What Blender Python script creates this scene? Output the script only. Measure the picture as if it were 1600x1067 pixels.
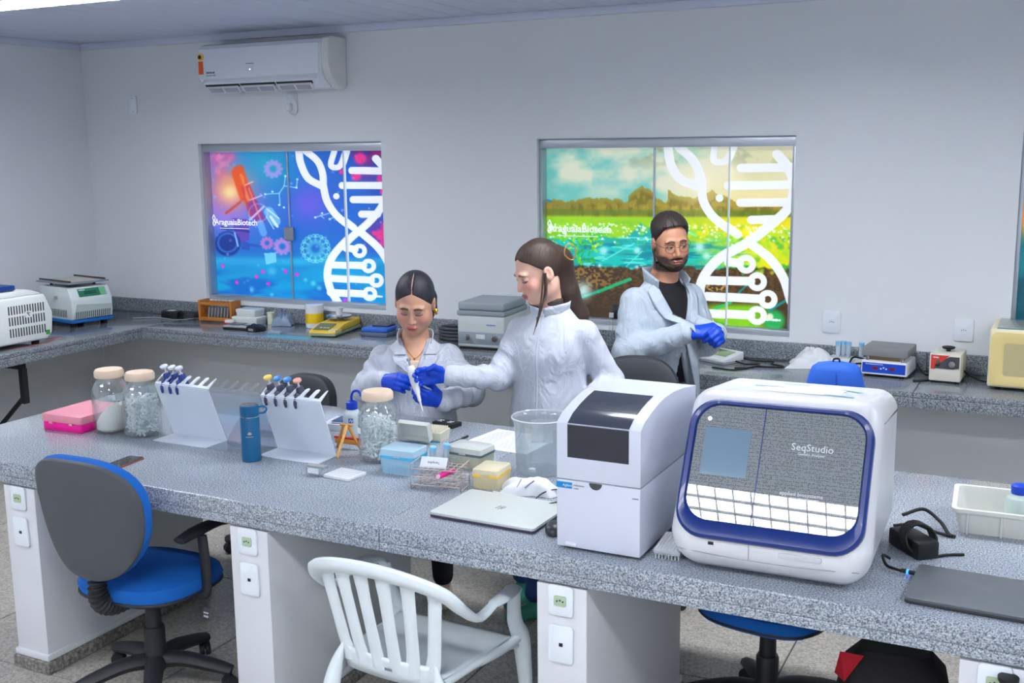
import bpy, bmesh, math, random
import numpy as np
from mathutils import Vector, Matrix

# ------------------------------------------------------------------ scene, camera, light
for o in list(bpy.data.objects): bpy.data.objects.remove(o)
scene = bpy.context.scene
COL = scene.collection
random.seed(7); RNG = np.random.default_rng(7)
PI = math.pi

PITCH, YAW, ROLL, CAM_H, F_PX = .1739, .4655, .0105, 2.1358, 1712.5
cam_d = bpy.data.cameras.new('camera'); cam = bpy.data.objects.new('camera', cam_d); COL.objects.link(cam)
cam_d.sensor_width = 36.0; cam_d.lens = F_PX * 36.0 / 1600.0; cam_d.clip_start = .05
_c, _s, _cp, _sp = math.cos(YAW), math.sin(YAW), math.cos(PITCH), math.sin(PITCH)
_R = Vector((_c, _s, 0)); _U = Vector((-_s*_sp, _c*_sp, _cp)); _F = Vector((-_s*_cp, _c*_cp, -_sp))
_r = _R*math.cos(ROLL) - _U*math.sin(ROLL); _u = _R*math.sin(ROLL) + _U*math.cos(ROLL)
_m = Matrix((( _r.x, _u.x, -_F.x, 0), (_r.y, _u.y, -_F.y, 0), (_r.z, _u.z, -_F.z, CAM_H), (0, 0, 0, 1)))
cam.matrix_world = _m
scene.camera = cam

world = bpy.data.worlds.new('world'); scene.world = world; world.use_nodes = True
world.node_tree.nodes['Background'].inputs[0].default_value = (.62, .75, 1, 1)
world.node_tree.nodes['Background'].inputs[1].default_value = 1.0
LAMP_STRENGTH = 62.0          # ceiling luminaires
FILM_GLOW = .52               # daylight through the printed window film
scene.view_settings.view_transform = 'Standard'
try: scene.view_settings.look = 'None'
except Exception: pass
scene.view_settings.gamma = 1.0
scene.view_settings.use_curve_mapping = False
scene.view_settings.exposure = 0.0

# ------------------------------------------------------------------ materials
def lin(c):
    out = []
    for v in c[:3]:
        v = v/255.0
        out.append(v/12.92 if v <= .04045 else ((v+.055)/1.055)**2.4)
    return tuple(out)
MATS = {}
def mat(name, c=(200,200,200), rough=.5, metal=0., trans=0., ior=1.45, emit=0., alpha=1., coat=0., vary=0., vscale=8., bump=0., bscale=60., sub=0., spec=.5, emitc=None):
    if name in MATS: return MATS[name]
    m = bpy.data.materials.new(name); m.use_nodes = True
    nt = m.node_tree; b = nt.nodes['Principled BSDF']
    if 0 < trans < .9: alpha = 1-trans*.75; trans = 0.
    col = lin(c) + (1,)
    b.inputs['Base Color'].default_value = col
    b.inputs['Roughness'].default_value = rough; b.inputs['Metallic'].default_value = metal
    b.inputs['Transmission Weight'].default_value = trans; b.inputs['IOR'].default_value = ior
    b.inputs['Alpha'].default_value = alpha; b.inputs['Coat Weight'].default_value = coat
    b.inputs['Specular IOR Level'].default_value = spec
    if sub: b.inputs['Subsurface Weight'].default_value = sub; b.inputs['Subsurface Radius'].default_value = (.01,.004,.002)
    if emit:
        b.inputs['Emission Color'].default_value = lin(emitc or c) + (1,); b.inputs['Emission Strength'].default_value = emit
    if vary or bump:
        tc = nt.nodes.new('ShaderNodeTexCoord')
    if vary:
        n = nt.nodes.new('ShaderNodeTexNoise'); n.inputs['Scale'].default_value = vscale; n.inputs['Detail'].default_value = 5
        mx = nt.nodes.new('ShaderNodeMix'); mx.data_type = 'RGBA'
        mx.inputs[6].default_value = tuple(x*(1-vary) for x in col[:3]) + (1,); mx.inputs[7].default_value = tuple(min(1,x*(1+vary)) for x in col[:3]) + (1,)
        nt.links.new(tc.outputs['Object'], n.inputs['Vector']); nt.links.new(n.outputs['Fac'], mx.inputs[0]); nt.links.new(mx.outputs[2], b.inputs['Base Color'])
    if bump:
        n2 = nt.nodes.new('ShaderNodeTexNoise'); n2.inputs['Scale'].default_value = bscale; n2.inputs['Detail'].default_value = 4
        bp = nt.nodes.new('ShaderNodeBump'); bp.inputs['Strength'].default_value = bump; bp.inputs['Distance'].default_value = .01
        nt.links.new(tc.outputs['Object'], n2.inputs['Vector']); nt.links.new(n2.outputs['Fac'], bp.inputs['Height']); nt.links.new(bp.outputs['Normal'], b.inputs['Normal'])
    MATS[name] = m
    return m

def granite(name, base, dark, light, rough=.12, scale=170.):
    m = bpy.data.materials.new(name); m.use_nodes = True; nt = m.node_tree; b = nt.nodes['Principled BSDF']
    tc = nt.nodes.new('ShaderNodeTexCoord')
    n1 = nt.nodes.new('ShaderNodeTexNoise'); n1.inputs['Scale'].default_value = scale; n1.inputs['Detail'].default_value = 3; n1.inputs['Roughness'].default_value = .75
    r1 = nt.nodes.new('ShaderNodeValToRGB'); e = r1.color_ramp.elements
    e[0].position = .36; e[0].color = lin(dark) + (1,); e[1].position = .66; e[1].color = lin(light) + (1,)
    mid = e.new(.5); mid.color = lin(base) + (1,)
    n2 = nt.nodes.new('ShaderNodeTexNoise'); n2.inputs['Scale'].default_value = 5; n2.inputs['Detail'].default_value = 4
    mx = nt.nodes.new('ShaderNodeMix'); mx.data_type = 'RGBA'; mx.blend_type = 'MULTIPLY'; mx.inputs[0].default_value = .35
    for a in (n1, n2): nt.links.new(tc.outputs['Object'], a.inputs['Vector'])
    nt.links.new(n1.outputs['Fac'], r1.inputs['Fac']); nt.links.new(r1.outputs['Color'], mx.inputs[6])
    r2 = nt.nodes.new('ShaderNodeValToRGB'); r2.color_ramp.elements[0].color = (.7,.72,.75,1); r2.color_ramp.elements[0].position = .3; r2.color_ramp.elements[1].position = .7
    nt.links.new(n2.outputs['Fac'], r2.inputs['Fac']); nt.links.new(r2.outputs['Color'], mx.inputs[7])
    nt.links.new(mx.outputs[2], b.inputs['Base Color']); b.inputs['Roughness'].default_value = rough
    MATS[name] = m; return m

GRAN = granite('granite', (146,156,168), (72,80,92), (204,211,219), .12, 190)
GRAN2 = granite('granite_back', (120,128,136), (56,62,68), (174,182,190), .1, 180)
WALLP = mat('wall_paint', (222,226,231), .85, vary=.025, vscale=1.2, bump=.03, bscale=40)
PIERP = mat('pier_paint', (210,213,219), .8, vary=.04, vscale=3., bump=.08, bscale=18)
CEIL = mat('ceiling_pvc', (205,213,232), .5)
WHITE = mat('white_plastic', (218,222,228), .35)
WHITE2 = mat('white_gloss', (222,226,234), .22, coat=.3)
BLACK = mat('black_plastic', (24,25,28), .45)
BLACKR = mat('black_rubber', (18,18,20), .6)
DGREY = mat('dark_grey_plastic', (66,70,76), .5)
MGREY = mat('mid_grey_plastic', (140,148,156), .45)
LGREY = mat('light_grey_plastic', (205,210,212), .4)
ALU = mat('aluminium', (178,186,196), .35, metal=.55)
STEEL = mat('steel', (190,190,188), .22, metal=1.)
def thin_glass(name, tint=(251,253,253), rough=.03, edge=.5, base=.045, milk=(225,235,238), mk=.03):
    m = bpy.data.materials.new(name); m.use_nodes = True; nt = m.node_tree; nt.nodes.remove(nt.nodes['Principled BSDF']); out = nt.nodes['Material Output']
    t = nt.nodes.new('ShaderNodeBsdfTransparent'); t.inputs[0].default_value = lin(tint)+(1,)
    g = nt.nodes.new('ShaderNodeBsdfGlossy'); g.inputs['Roughness'].default_value = rough
    d = nt.nodes.new('ShaderNodeBsdfDiffuse'); d.inputs[0].default_value = lin(milk)+(1,)
    lw = nt.nodes.new('ShaderNodeLayerWeight'); lw.inputs[0].default_value = .35
    mr = nt.nodes.new('ShaderNodeMapRange'); mr.inputs[3].default_value = base; mr.inputs[4].default_value = edge
    m1 = nt.nodes.new('ShaderNodeMixShader'); m2 = nt.nodes.new('ShaderNodeMixShader'); m2.inputs[0].default_value = mk
    L = nt.links.new; L(lw.outputs['Facing'], mr.inputs[0]); L(mr.outputs[0], m1.inputs[0]); L(t.outputs[0], m2.inputs[1]); L(d.outputs[0], m2.inputs[2]); L(m2.outputs[0], m1.inputs[1]); L(g.outputs[0], m1.inputs[2]); L(m1.outputs[0], out.inputs[0])
    MATS[name] = m; return m
GLASS = thin_glass('clear_glass')
ACRYL = thin_glass('clear_acrylic', (246,250,253), .04, .5, .06, (225,235,245), .08)
BLUE = mat('blue_cap', (14,64,190), .4)
GLOVE = mat('blue_nitrile', (0,66,198), .42, bump=.12, bscale=90)

# ------------------------------------------------------------------ object helpers
def new_obj(name, me, parent=None, m=None, smooth=False):
    o = bpy.data.objects.new(name, me); COL.objects.link(o)
    if parent is not None: o.parent = parent
    if m is not None and len(me.materials) == 0: me.materials.append(m)
    if smooth: me.shade_smooth()
    return o
def auto_smooth(o, ang=40):
    me = o.data; me.shade_smooth()
    try: me.set_sharp_from_angle(angle=math.radians(ang))
    except Exception: pass
    return o
def tag(o, label, cat=None, group=None, kind=None):
    o['label'] = label
    if cat: o['category'] = cat
    if group: o['group'] = group
    if kind: o['kind'] = kind
    return o
def thing(name, loc, rz, label, cat, group=None):
    o = bpy.data.objects.new(name, None); COL.objects.link(o); o.empty_display_size = .05
    o.location = loc; o.rotation_euler = (0, 0, rz)
    return tag(o, label, cat, group)
def struct(o): o['kind'] = 'structure'; return o
def from_bm(name, bm, m, parent=None, smooth=True, ang=35):
    me = bpy.data.meshes.new(name); bmesh.ops.recalc_face_normals(bm, faces=bm.faces); bm.to_mesh(me); bm.free()
    o = new_obj(name, me, parent, m)
    if smooth: auto_smooth(o, ang)
    return o
def bm_box(bm, s, c=(0,0,0), rot=None, bev=0., seg=2, taper=None):
    r = bmesh.ops.create_cube(bm, size=1.0); vs = r['verts']
    for v in vs:
        v.co = Vector((v.co.x*s[0], v.co.y*s[1], v.co.z*s[2]))
        if taper and v.co.z > 0: v.co.x *= taper[0]; v.co.y *= taper[1]
    if bev > 0:
        es = list({e for v in vs for e in v.link_edges})
        rr = bmesh.ops.bevel(bm, geom=es, offset=min(bev, .49*min(s)), segments=seg, profile=.5, affect='EDGES')
        vs = list({v for f in rr['faces'] for v in f.verts} | {v for v in vs if v.is_valid})
    M = Matrix.Translation(Vector(c)) @ (rot.to_4x4() if rot is not None else Matrix.Identity(4))
    for v in vs: v.co = M @ v.co
    return vs
def box(name, s, c, m, parent=None, bev=.003, seg=2, rot=None, taper=None):
    bm = bmesh.new(); bm_box(bm, s, c, rot, bev, seg, taper)
    return from_bm(name, bm, m, parent)
def boxes(name, lst, m, parent=None, bev=0.):
    bm = bmesh.new()
    for s, c in lst: bm_box(bm, s, c, None, bev)
    return from_bm(name, bm, m, parent)
def rotm(x=0, y=0, z=0):
    return (Matrix.Rotation(z, 3, 'Z') @ Matrix.Rotation(y, 3, 'Y') @ Matrix.Rotation(x, 3, 'X'))
def pydata(name, v, f, m, parent=None, smooth=True, ang=35):
    me = bpy.data.meshes.new(name); me.from_pydata([tuple(map(float, p)) for p in v], [], f); me.update()
    o = new_obj(name, me, parent, m)
    if smooth: auto_smooth(o, ang)
    return o
def lathe_geo(prof, seg=32, M=None, close=False):
    v = []; f = []; n = len(prof)
    for i in range(seg):
        a = 2*PI*i/seg
        for r, z in prof:
            p = Vector((r*math.cos(a), r*math.sin(a), z)); v.append(M @ p if M else p)
    for i in range(seg):
        j = (i+1) % seg
        for k in range(n-1 + (1 if close else 0)):
            k2 = (k+1) % n
            f.append((i*n+k, j*n+k, j*n+k2, i*n+k2))
    return v, f
def lathe(name, prof, m, parent=None, seg=32, loc=(0,0,0), rot=None, caps=True, ang=35):
    M = Matrix.Translation(Vector(loc)) @ (rot.to_4x4() if rot is not None else Matrix.Identity(4))
    p = list(prof)
    if caps:
        if p[0][0] > 1e-6: p = [(1e-6, p[0][1])] + p
        if p[-1][0] > 1e-6: p = p + [(1e-6, p[-1][1])]
    v, f = lathe_geo(p, seg, M)
    bm = bmesh.new(); bv = [bm.verts.new(x) for x in v]
    for q in f:
        try: bm.faces.new([bv[i] for i in q])
        except ValueError: pass
    bmesh.ops.remove_doubles(bm, verts=bm.verts, dist=2e-6)
    return from_bm(name, bm, m, parent, True, ang)
def cyl(name, r, h, c, m, parent=None, seg=24, r2=None, rot=None, bev=.0):
    r2 = r if r2 is None else r2
    pr = [(r, 0), (r2, h)] if bev <= 0 else [(r-bev, 0), (r, bev), (r2, h-bev), (r2-bev, h)]
    return lathe(name, pr, m, parent, seg, c, rot)
def spline(pts, n=8, closed=False):
    P = [Vector(p) for p in pts]; out = []
    N = len(P); rng = range(N if closed else N-1)
    for i in rng:
        p0 = P[(i-1) % N] if (closed or i > 0) else P[0]*2-P[1]
        p1 = P[i]; p2 = P[(i+1) % N]
        p3 = P[(i+2) % N] if (closed or i+2 < N) else P[-1]*2-P[-2]
        for k in range(n):
            t = k/n
            out.append(.5*((2*p1)+(p2-p0)*t+(2*p0-5*p1+4*p2-p3)*t*t+(3*p1-p0-3*p2+p3)*t**3))
    if not closed: out.append(P[-1])
    return out
def bm_tube(bm, pts, r, seg=8, closed=False, caps=True, flat=1.0, upref=None):
    n = len(pts); rr = r if isinstance(r, (list, tuple)) else [r]*n
    rings = []; up = None
    for i, p in enumerate(pts):
        p = Vector(p)
        a = Vector(pts[(i-1) % n]) if (closed or i > 0) else p
        b = Vector(pts[(i+1) % n]) if (closed or i < n-1) else p
        t = (b-a)
        t = t.normalized() if t.length > 1e-9 else Vector((0,0,1))
        if upref is not None: up = Vector(upref)
        if up is None: up = Vector((0,0,1)) if abs(t.z) < .9 else Vector((1,0,0))
        x = up.cross(t)
        if x.length < 1e-6: x = Vector((1,0,0)).cross(t)
        x.normalize(); y = t.cross(x); up = y
        rings.append([bm.verts.new(p + x*math.cos(2*PI*k/seg)*rr[i] + y*math.sin(2*PI*k/seg)*rr[i]*flat) for k in range(seg)])
    for i in range(n if closed else n-1):
        A = rings[i]; B = rings[(i+1) % n]
        for k in range(seg): bm.faces.new((A[k], A[(k+1) % seg], B[(k+1) % seg], B[k]))
    if caps and not closed:
        bm.faces.new(rings[0][::-1]); bm.faces.new(rings[-1])
def tube(name, pts, r, m, parent=None, seg=8, sm=0, closed=False, flat=1.0, upref=None):
    if sm: pts = spline(pts, sm, closed)
    if isinstance(r, (list, tuple)) and len(r) != len(pts):
        x = np.linspace(0, 1, len(pts)); r = list(np.interp(x, np.linspace(0, 1, len(r)), r))
    bm = bmesh.new(); bm_tube(bm, pts, r, seg, closed, True, flat, upref)
    return from_bm(name, bm, m, parent, True, 50)
def prism(name, poly, h, m, parent=None, bev=0., seg=2, plane='XY', off=0., rot=None, loc=(0,0,0)):
    """poly extruded by h; plane XY -> up z, XZ -> along y, YZ -> along x"""
    bm = bmesh.new(); n = len(poly)
    def P(a, b, c): return {'XY': (a, b, c), 'XZ': (a, c, b), 'YZ': (c, a, b)}[plane]
    lo = [bm.verts.new(P(a, b, off)) for a, b in poly]; hi = [bm.verts.new(P(a, b, off+h)) for a, b in poly]
    bm.faces.new(lo[::-1]); bm.faces.new(hi)
    for i in range(n): bm.faces.new((lo[i], lo[(i+1) % n], hi[(i+1) % n], hi[i]))
    bmesh.ops.recalc_face_normals(bm, faces=bm.faces)
    if bev > 0:
        es = [e for e in bm.edges if len(e.link_faces) == 2 and e.calc_face_angle(0) > .35]
        bmesh.ops.bevel(bm, geom=es, offset=bev, segments=seg, profile=.5, affect='EDGES')
    if rot is not None or loc != (0,0,0):
        M = Matrix.Translation(Vector(loc)) @ (rot.to_4x4() if rot is not None else Matrix.Identity(4))
        for v in bm.verts: v.co = M @ v.co
    return from_bm(name, bm, m, parent)
def rim_prism(name, poly, h, m, parent, bev, seg=5, plane='YZ', off=0., fn=None, bev2=.0):
    bm = bmesh.new(); n = len(poly)
    def P(a, b, c): return {'XY': (a, b, c), 'XZ': (a, c, b), 'YZ': (c, a, b)}[plane]
    lo = [bm.verts.new(P(a, b, off)) for a, b in poly]; hi = [bm.verts.new(P(a, b, off+h)) for a, b in poly]
    f1 = bm.faces.new(lo[::-1]); f2 = bm.faces.new(hi)
    for i in range(n): bm.faces.new((lo[i], lo[(i+1) % n], hi[(i+1) % n], hi[i]))
    bmesh.ops.recalc_face_normals(bm, faces=bm.faces)
    if bev2 > 0:
        es = [e for e in bm.edges if f1 not in e.link_faces and f2 not in e.link_faces and e.calc_face_angle(0) > .5]
        bmesh.ops.bevel(bm, geom=es, offset=bev2, segments=3, profile=.5, affect='EDGES')
    caps = sorted(bm.faces, key=lambda f: -len(f.verts))[:2]
    es = list({e for f in caps for e in f.edges})
    bmesh.ops.bevel(bm, geom=es, offset=bev, segments=seg, profile=.5, affect='EDGES')
    if fn:
        for v in bm.verts: v.co = fn(v.co)
    return from_bm(name, bm, m, parent)
def loops_geo(loops, close_last=True, close_first=False):
    v = []; f = []; n = len(loops[0])
    for L in loops: v += [tuple(p) for p in L]
    for k in range(len(loops)-1):
        for i in range(n):
            j = (i+1) % n; f.append((k*n+i, k*n+j, (k+1)*n+j, (k+1)*n+i))
    if close_last: f.append(tuple(range((len(loops)-1)*n, len(loops)*n)))
    if close_first: f.append(tuple(range(n))[::-1])
    return v, f
def loft(name, loops, m, parent=None, close_last=True, close_first=True, ang=40):
    v, f = loops_geo(loops, close_last, close_first)
    bm = bmesh.new(); bv = [bm.verts.new(p) for p in v]
    for q in f: bm.faces.new([bv[i] for i in q])
    return from_bm(name, bm, m, parent, True, ang)
def rrect(w, h, r, n=6, cx=0., cy=0.):
    out = []
    for (sx, sy, a0) in ((1,1,0), (-1,1,PI/2), (-1,-1,PI), (1,-1,1.5*PI)):
        for k in range(n+1):
            a = a0 + PI/2*k/n
            out.append((cx+sx*(w/2-r)+r*math.cos(a), cy+sy*(h/2-r)+r*math.sin(a)))
    return out
def ngon_plate(name, pts3, m, parent=None):
    return pydata(name, pts3, [tuple(range(len(pts3)))], m, parent, False)
def text(s, size, m, parent, loc, rot=(0,0,0), name='lettering', align='CENTER', ext=.0004, bold=0.):
    cu = bpy.data.curves.new('t', 'FONT'); cu.body = s; cu.size = size; cu.extrude = ext; cu.align_x = align; cu.align_y = 'CENTER'
    cu.resolution_u = 2; cu.offset = bold
    ob = bpy.data.objects.new('t', cu); COL.objects.link(ob)
    dg = bpy.context.evaluated_depsgraph_get(); me = bpy.data.meshes.new_from_object(ob.evaluated_get(dg))
    bpy.data.objects.remove(ob); bpy.data.curves.remove(cu)
    me.materials.clear(); me.materials.append(m)
    o = new_obj(name, me, parent); o.location = loc; o.rotation_euler = rot
    return o
def marks(w, h, m, parent, loc, rot=(0,0,0), seed=1, name='small_print'):
    """tiny unreadable print: a row of short strokes"""
    rg = random.Random(seed); bm = bmesh.new(); x = -w/2
    while x < w/2-h*.3:
        k = rg.uniform(.35, .75)*h; bm_box(bm, (k*.7, h*rg.uniform(.6, 1.), .0006), (x+k/2, 0, 0)); x += k
    o = from_bm(name, bm, m, parent, False); o.location = loc; o.rotation_euler = rot
    return o
def copy_tree(o, parent=None):
    c = o.copy(); COL.objects.link(c); c.parent = parent
    for ch in list(o.children): copy_tree(ch, c)
    return c
# ------------------------------------------------------------------ the room
X0, X1, YF, YW, ZC = -6.93, 2.8, -2.4, 6.37, 2.97
WIN = [(-5.80, -4.18, 1.03, 2.196), (-3.01, -1.385, 1.03, 2.196), (-.215, 1.41, 1.03, 2.196)]

# floor of big terrazzo slabs with dark joints
TER = granite('terrazzo', (176,172,164), (138,134,126), (206,203,196), .28, 90)
JOINT = mat('joint', (84,82,80), .9)
fl = struct(box('floor', (X1-X0+.4, YW-YF+.4, .1), ((X0+X1)/2, (YF+YW)/2, -.056), JOINT, None, 0))
fl['label'] = 'pale terrazzo slab floor with thin dark joints'
gx = [-.92+1.13*k for k in range(-6, 5)]; gy = [4.07+1.13*k for k in range(-6, 4)]
tile_me = None
for i in range(len(gx)-1):
    for j in range(len(gy)-1):
        if tile_me is None:
            t = box('floor_tile', (1.123, 1.123, .012), (0,0,0), TER, fl, .002, 1); tile_me = t.data
        else:
            t = new_obj('floor_tile', tile_me, fl)
        t.location = ((gx[i]+gx[i+1])/2, (gy[j]+gy[j+1])/2, -.006)

# back wall with three window openings
ys0, ys1 = YW, YW+.22
bm = bmesh.new()
zt, zb = WIN[0][3], WIN[0][2]
def wallbox(x0, x1, z0, z1): bm_box(bm, (x1-x0, ys1-ys0, z1-z0), ((x0+x1)/2, (ys0+ys1)/2, (z0+z1)/2))
wallbox(X0-.2, X1+.2, 0, zb); wallbox(X0-.2, X1+.2, zt, ZC+.1)
xs = [X0-.2] + [a for w in WIN for a in (w[0], w[1])] + [X1+.2]
for k in range(0, len(xs), 2): wallbox(xs[k], xs[k+1], zb, zt)
wb = struct(from_bm('wall_back', bm, WALLP, None, False)); wb['label'] = 'long white painted back wall with printed windows'
wl = struct(box('wall_left', (.2, YW-YF, ZC+.1), (X0-.1, (YF+YW)/2, (ZC+.1)/2), WALLP, None, 0)); wl['label'] = 'white painted wall at the left'
struct(box('wall_right', (.2, YW-YF, ZC+.1), (X1+.1, (YF+YW)/2, (ZC+.1)/2), WALLP, None, 0))
struct(box('wall_front', (X1-X0+.4, .2, ZC+.1), ((X0+X1)/2, YF-.1, (ZC+.1)/2), WALLP, None, 0))

# ceiling of narrow pvc boards running away from the camera, with luminaire openings left as lowered housings
ce = struct(box('ceiling', (X1-X0+.4, YW-YF+.4, .08), ((X0+X1)/2, (YF+YW)/2, ZC+.058), CEIL, None, 0))
ce['label'] = 'pale blue grey ceiling of narrow plastic boards'
pl_me = None; pw = .2
for k in range(int((X1-X0)/pw)+1):
    if pl_me is None:
        t = box('ceiling_board', (pw-.006, YW-YF, .016), (0,0,0), CEIL, ce, .003, 1); pl_me = t.data
    else: t = new_obj('ceiling_board', pl_me, ce)
    t.location = (X0+pw*(k+.5), (YF+YW)/2, ZC+.01)
for n, (s, c) in enumerate([((X1-X0, .035, .05), ((X0+X1)/2, YW-.018, ZC-.022)), ((.035, YW-YF, .05), (X0+.018, (YF+YW)/2, ZC-.022))]):
    t = struct(box('trim_%d' % (n+1), s, c, CEIL, None, .008)); t['label'] = 'pale plastic ceiling cornice'

# ceiling luminaires: steel housing, glowing tray behind an aluminium louver
LAMP = mat('lamp_glow', (255,255,255), .5, emit=LAMP_STRENGTH, emitc=(250,251,255))
LOUV = mat('louver_alu', (205,210,216), .3, metal=.8); BLADE = mat('louver_blade', (96,100,104), .5)
def luminaire(x, y, label):
    r = thing('ceiling_luminaire', (x, y, ZC), 0, label, 'ceiling light', 'louvered ceiling luminaires')
    L, W = 1.26, .31
    boxes('housing', [((L, .02, .05), (0, -W/2, -.02)), ((L, .02, .05), (0, W/2, -.02)), ((.02, W, .05), (-L/2, 0, -.02)), ((.02, W, .05), (L/2, 0, -.02))], LOUV, r)
    for k in range(3): box('light_tray', (L-.03, W/3-.012, .006), (0, (k-1)*W/3, -.028), LAMP, r, 0)
    for k in range(1, 13): box('louver_blade', (.006, W-.03, .014), (-L/2+L*k/13, 0, -.038), BLADE, r, 0)
    for k in (-.5, .5): box('louver_rail', (L-.03, .01, .014), (0, k*W/3, -.038), BLADE, r, 0)
    return r
LUMS = [(-4.82, 4.27, 'louvered ceiling light at the top left of the picture'), (-1.31, 4.27, 'louvered ceiling light above the bench at the right'), (1.6, 4.27, 'louvered ceiling light in the far right corner of the room'),
        (-4.82, .90, 'louvered ceiling light in the left column, second row'), (-1.31, .90, 'louvered ceiling light mirrored in the sequencer front'), (1.6, .90, 'louvered ceiling light in the right column, second row'),
        (-4.82, -1.5, 'louvered ceiling light in the left column by the front wall'), (-1.31, -1.5, 'louvered ceiling light in the middle column by the front wall'), (1.6, -1.5, 'louvered ceiling light in the right column by the front wall')]
for a in LUMS: luminaire(*a)

# ------------------------------------------------------------------ printed windows
def homog(src, dst):
    A = []; b = []
    for (x, y), (u, v) in zip(src, dst):
        A.append([x,y,1,0,0,0,-u*x,-u*y]); b.append(u); A.append([0,0,0,x,y,1,-v*x,-v*y]); b.append(v)
    return np.append(np.linalg.solve(np.array(A,float), np.array(b,float)), 1).reshape(3,3)
def vnoise(x, y, seed=0):
    xi = np.floor(x).astype(int); yi = np.floor(y).astype(int); fx = x-xi; fy = y-yi
    fx = fx*fx*(3-2*fx); fy = fy*fy*(3-2*fy)
    def h(a, b):
        n = (a*374761393 + b*668265263 + seed*974711) & 0x7fffffff
        n = ((n ^ (n >> 13))*1274126177) & 0x7fffffff
        return ((n ^ (n >> 16)) & 0xffff)/65535.0
    return (h(xi,yi)*(1-fx)+h(xi+1,yi)*fx)*(1-fy) + (h(xi,yi+1)*(1-fx)+h(xi+1,yi+1)*fx)*fy
def fbm(x, y, s, seed=0, o=4):
    r = 0; a = .5
    for k in range(o): r = r + a*vnoise(x/s, y/s, seed+k); s = s/2; a /= 2
    return r/.94
def sm(a, b, x): t = np.clip((x-a)/(b-a), 0, 1); return t*t*(3-2*t)
class Paint:
    def __init__(s, x, y): s.x = x; s.y = y; s.c = np.zeros(x.shape+(3,))
    def mixc(s, col, a):
        a = np.clip(a, 0, 1)[..., None]; s.c = s.c*(1-a) + np.array(col, float)/255.0*a if not isinstance(col, np.ndarray) else s.c*(1-a)+col*a
    def add(s, col, a): s.c = s.c + np.array(col, float)/255.0*np.clip(a, 0, 4)[..., None]
    def blob(s, cx, cy, r, col, k=1., hard=0.):
        d = np.hypot(s.x-cx, s.y-cy)/r; s.mixc(col, k*(1-sm(hard, 1, d)))
    def glow(s, cx, cy, r, col, k=1.): s.add(col, k*np.exp(-((s.x-cx)**2+(s.y-cy)**2)/(r*r)))
    def dseg(s, a, b):
        ax, ay = a; bx, by = b; dx = bx-ax; dy = by-ay
        t = np.clip(((s.x-ax)*dx+(s.y-ay)*dy)/(dx*dx+dy*dy+1e-9), 0, 1)
        return np.hypot(s.x-ax-t*dx, s.y-ay-t*dy)
    def stroke(s, pts, w, col, k=1., curve=True, soft=2.):
        if curve and len(pts) > 2: pts = [(p.x, p.y) for p in spline([(a, b, 0) for a, b in pts], 8)]
        d = np.full(s.x.shape, 1e9)
        for a, b in zip(pts[:-1], pts[1:]): d = np.minimum(d, s.dseg(a, b))
        s.mixc(col, k*(1-sm(w/2-soft, w/2+soft, d)))
    def ring(s, cx, cy, ro, ri, col, k=1., soft=2.):
        d = np.hypot(s.x-cx, s.y-cy); s.mixc(col, k*(1-sm(ro-soft, ro+soft, d))*sm(ri-soft, ri+soft, d))
    def poly(s, pts, col, k=1.):
        ins = np.zeros(s.x.shape, bool); n = len(pts)
        for i in range(n):
            (xa, ya), (xb, yb) = pts[i], pts[(i+1) % n]
            c = ((ya > s.y) != (yb > s.y)) & (s.x < (xb-xa)*(s.y-ya)/((yb-ya) + 1e-9)+xa); ins ^= c
        s.mixc(col, k*ins)
def virus(P, cx, cy, r, col, k=.8):
    P.ring(cx, cy, r*.62, r*.3, col, k*.8, r*.12)
    for i in range(12):
        a = i*PI/6; P.blob(cx+r*.86*math.cos(a), cy+r*.86*math.sin(a), r*.2, col, k)
        P.stroke([(cx+r*.55*math.cos(a), cy+r*.55*math.sin(a)), (cx+r*.8*math.cos(a), cy+r*.8*math.sin(a))], r*.1, col, k, False)
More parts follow.
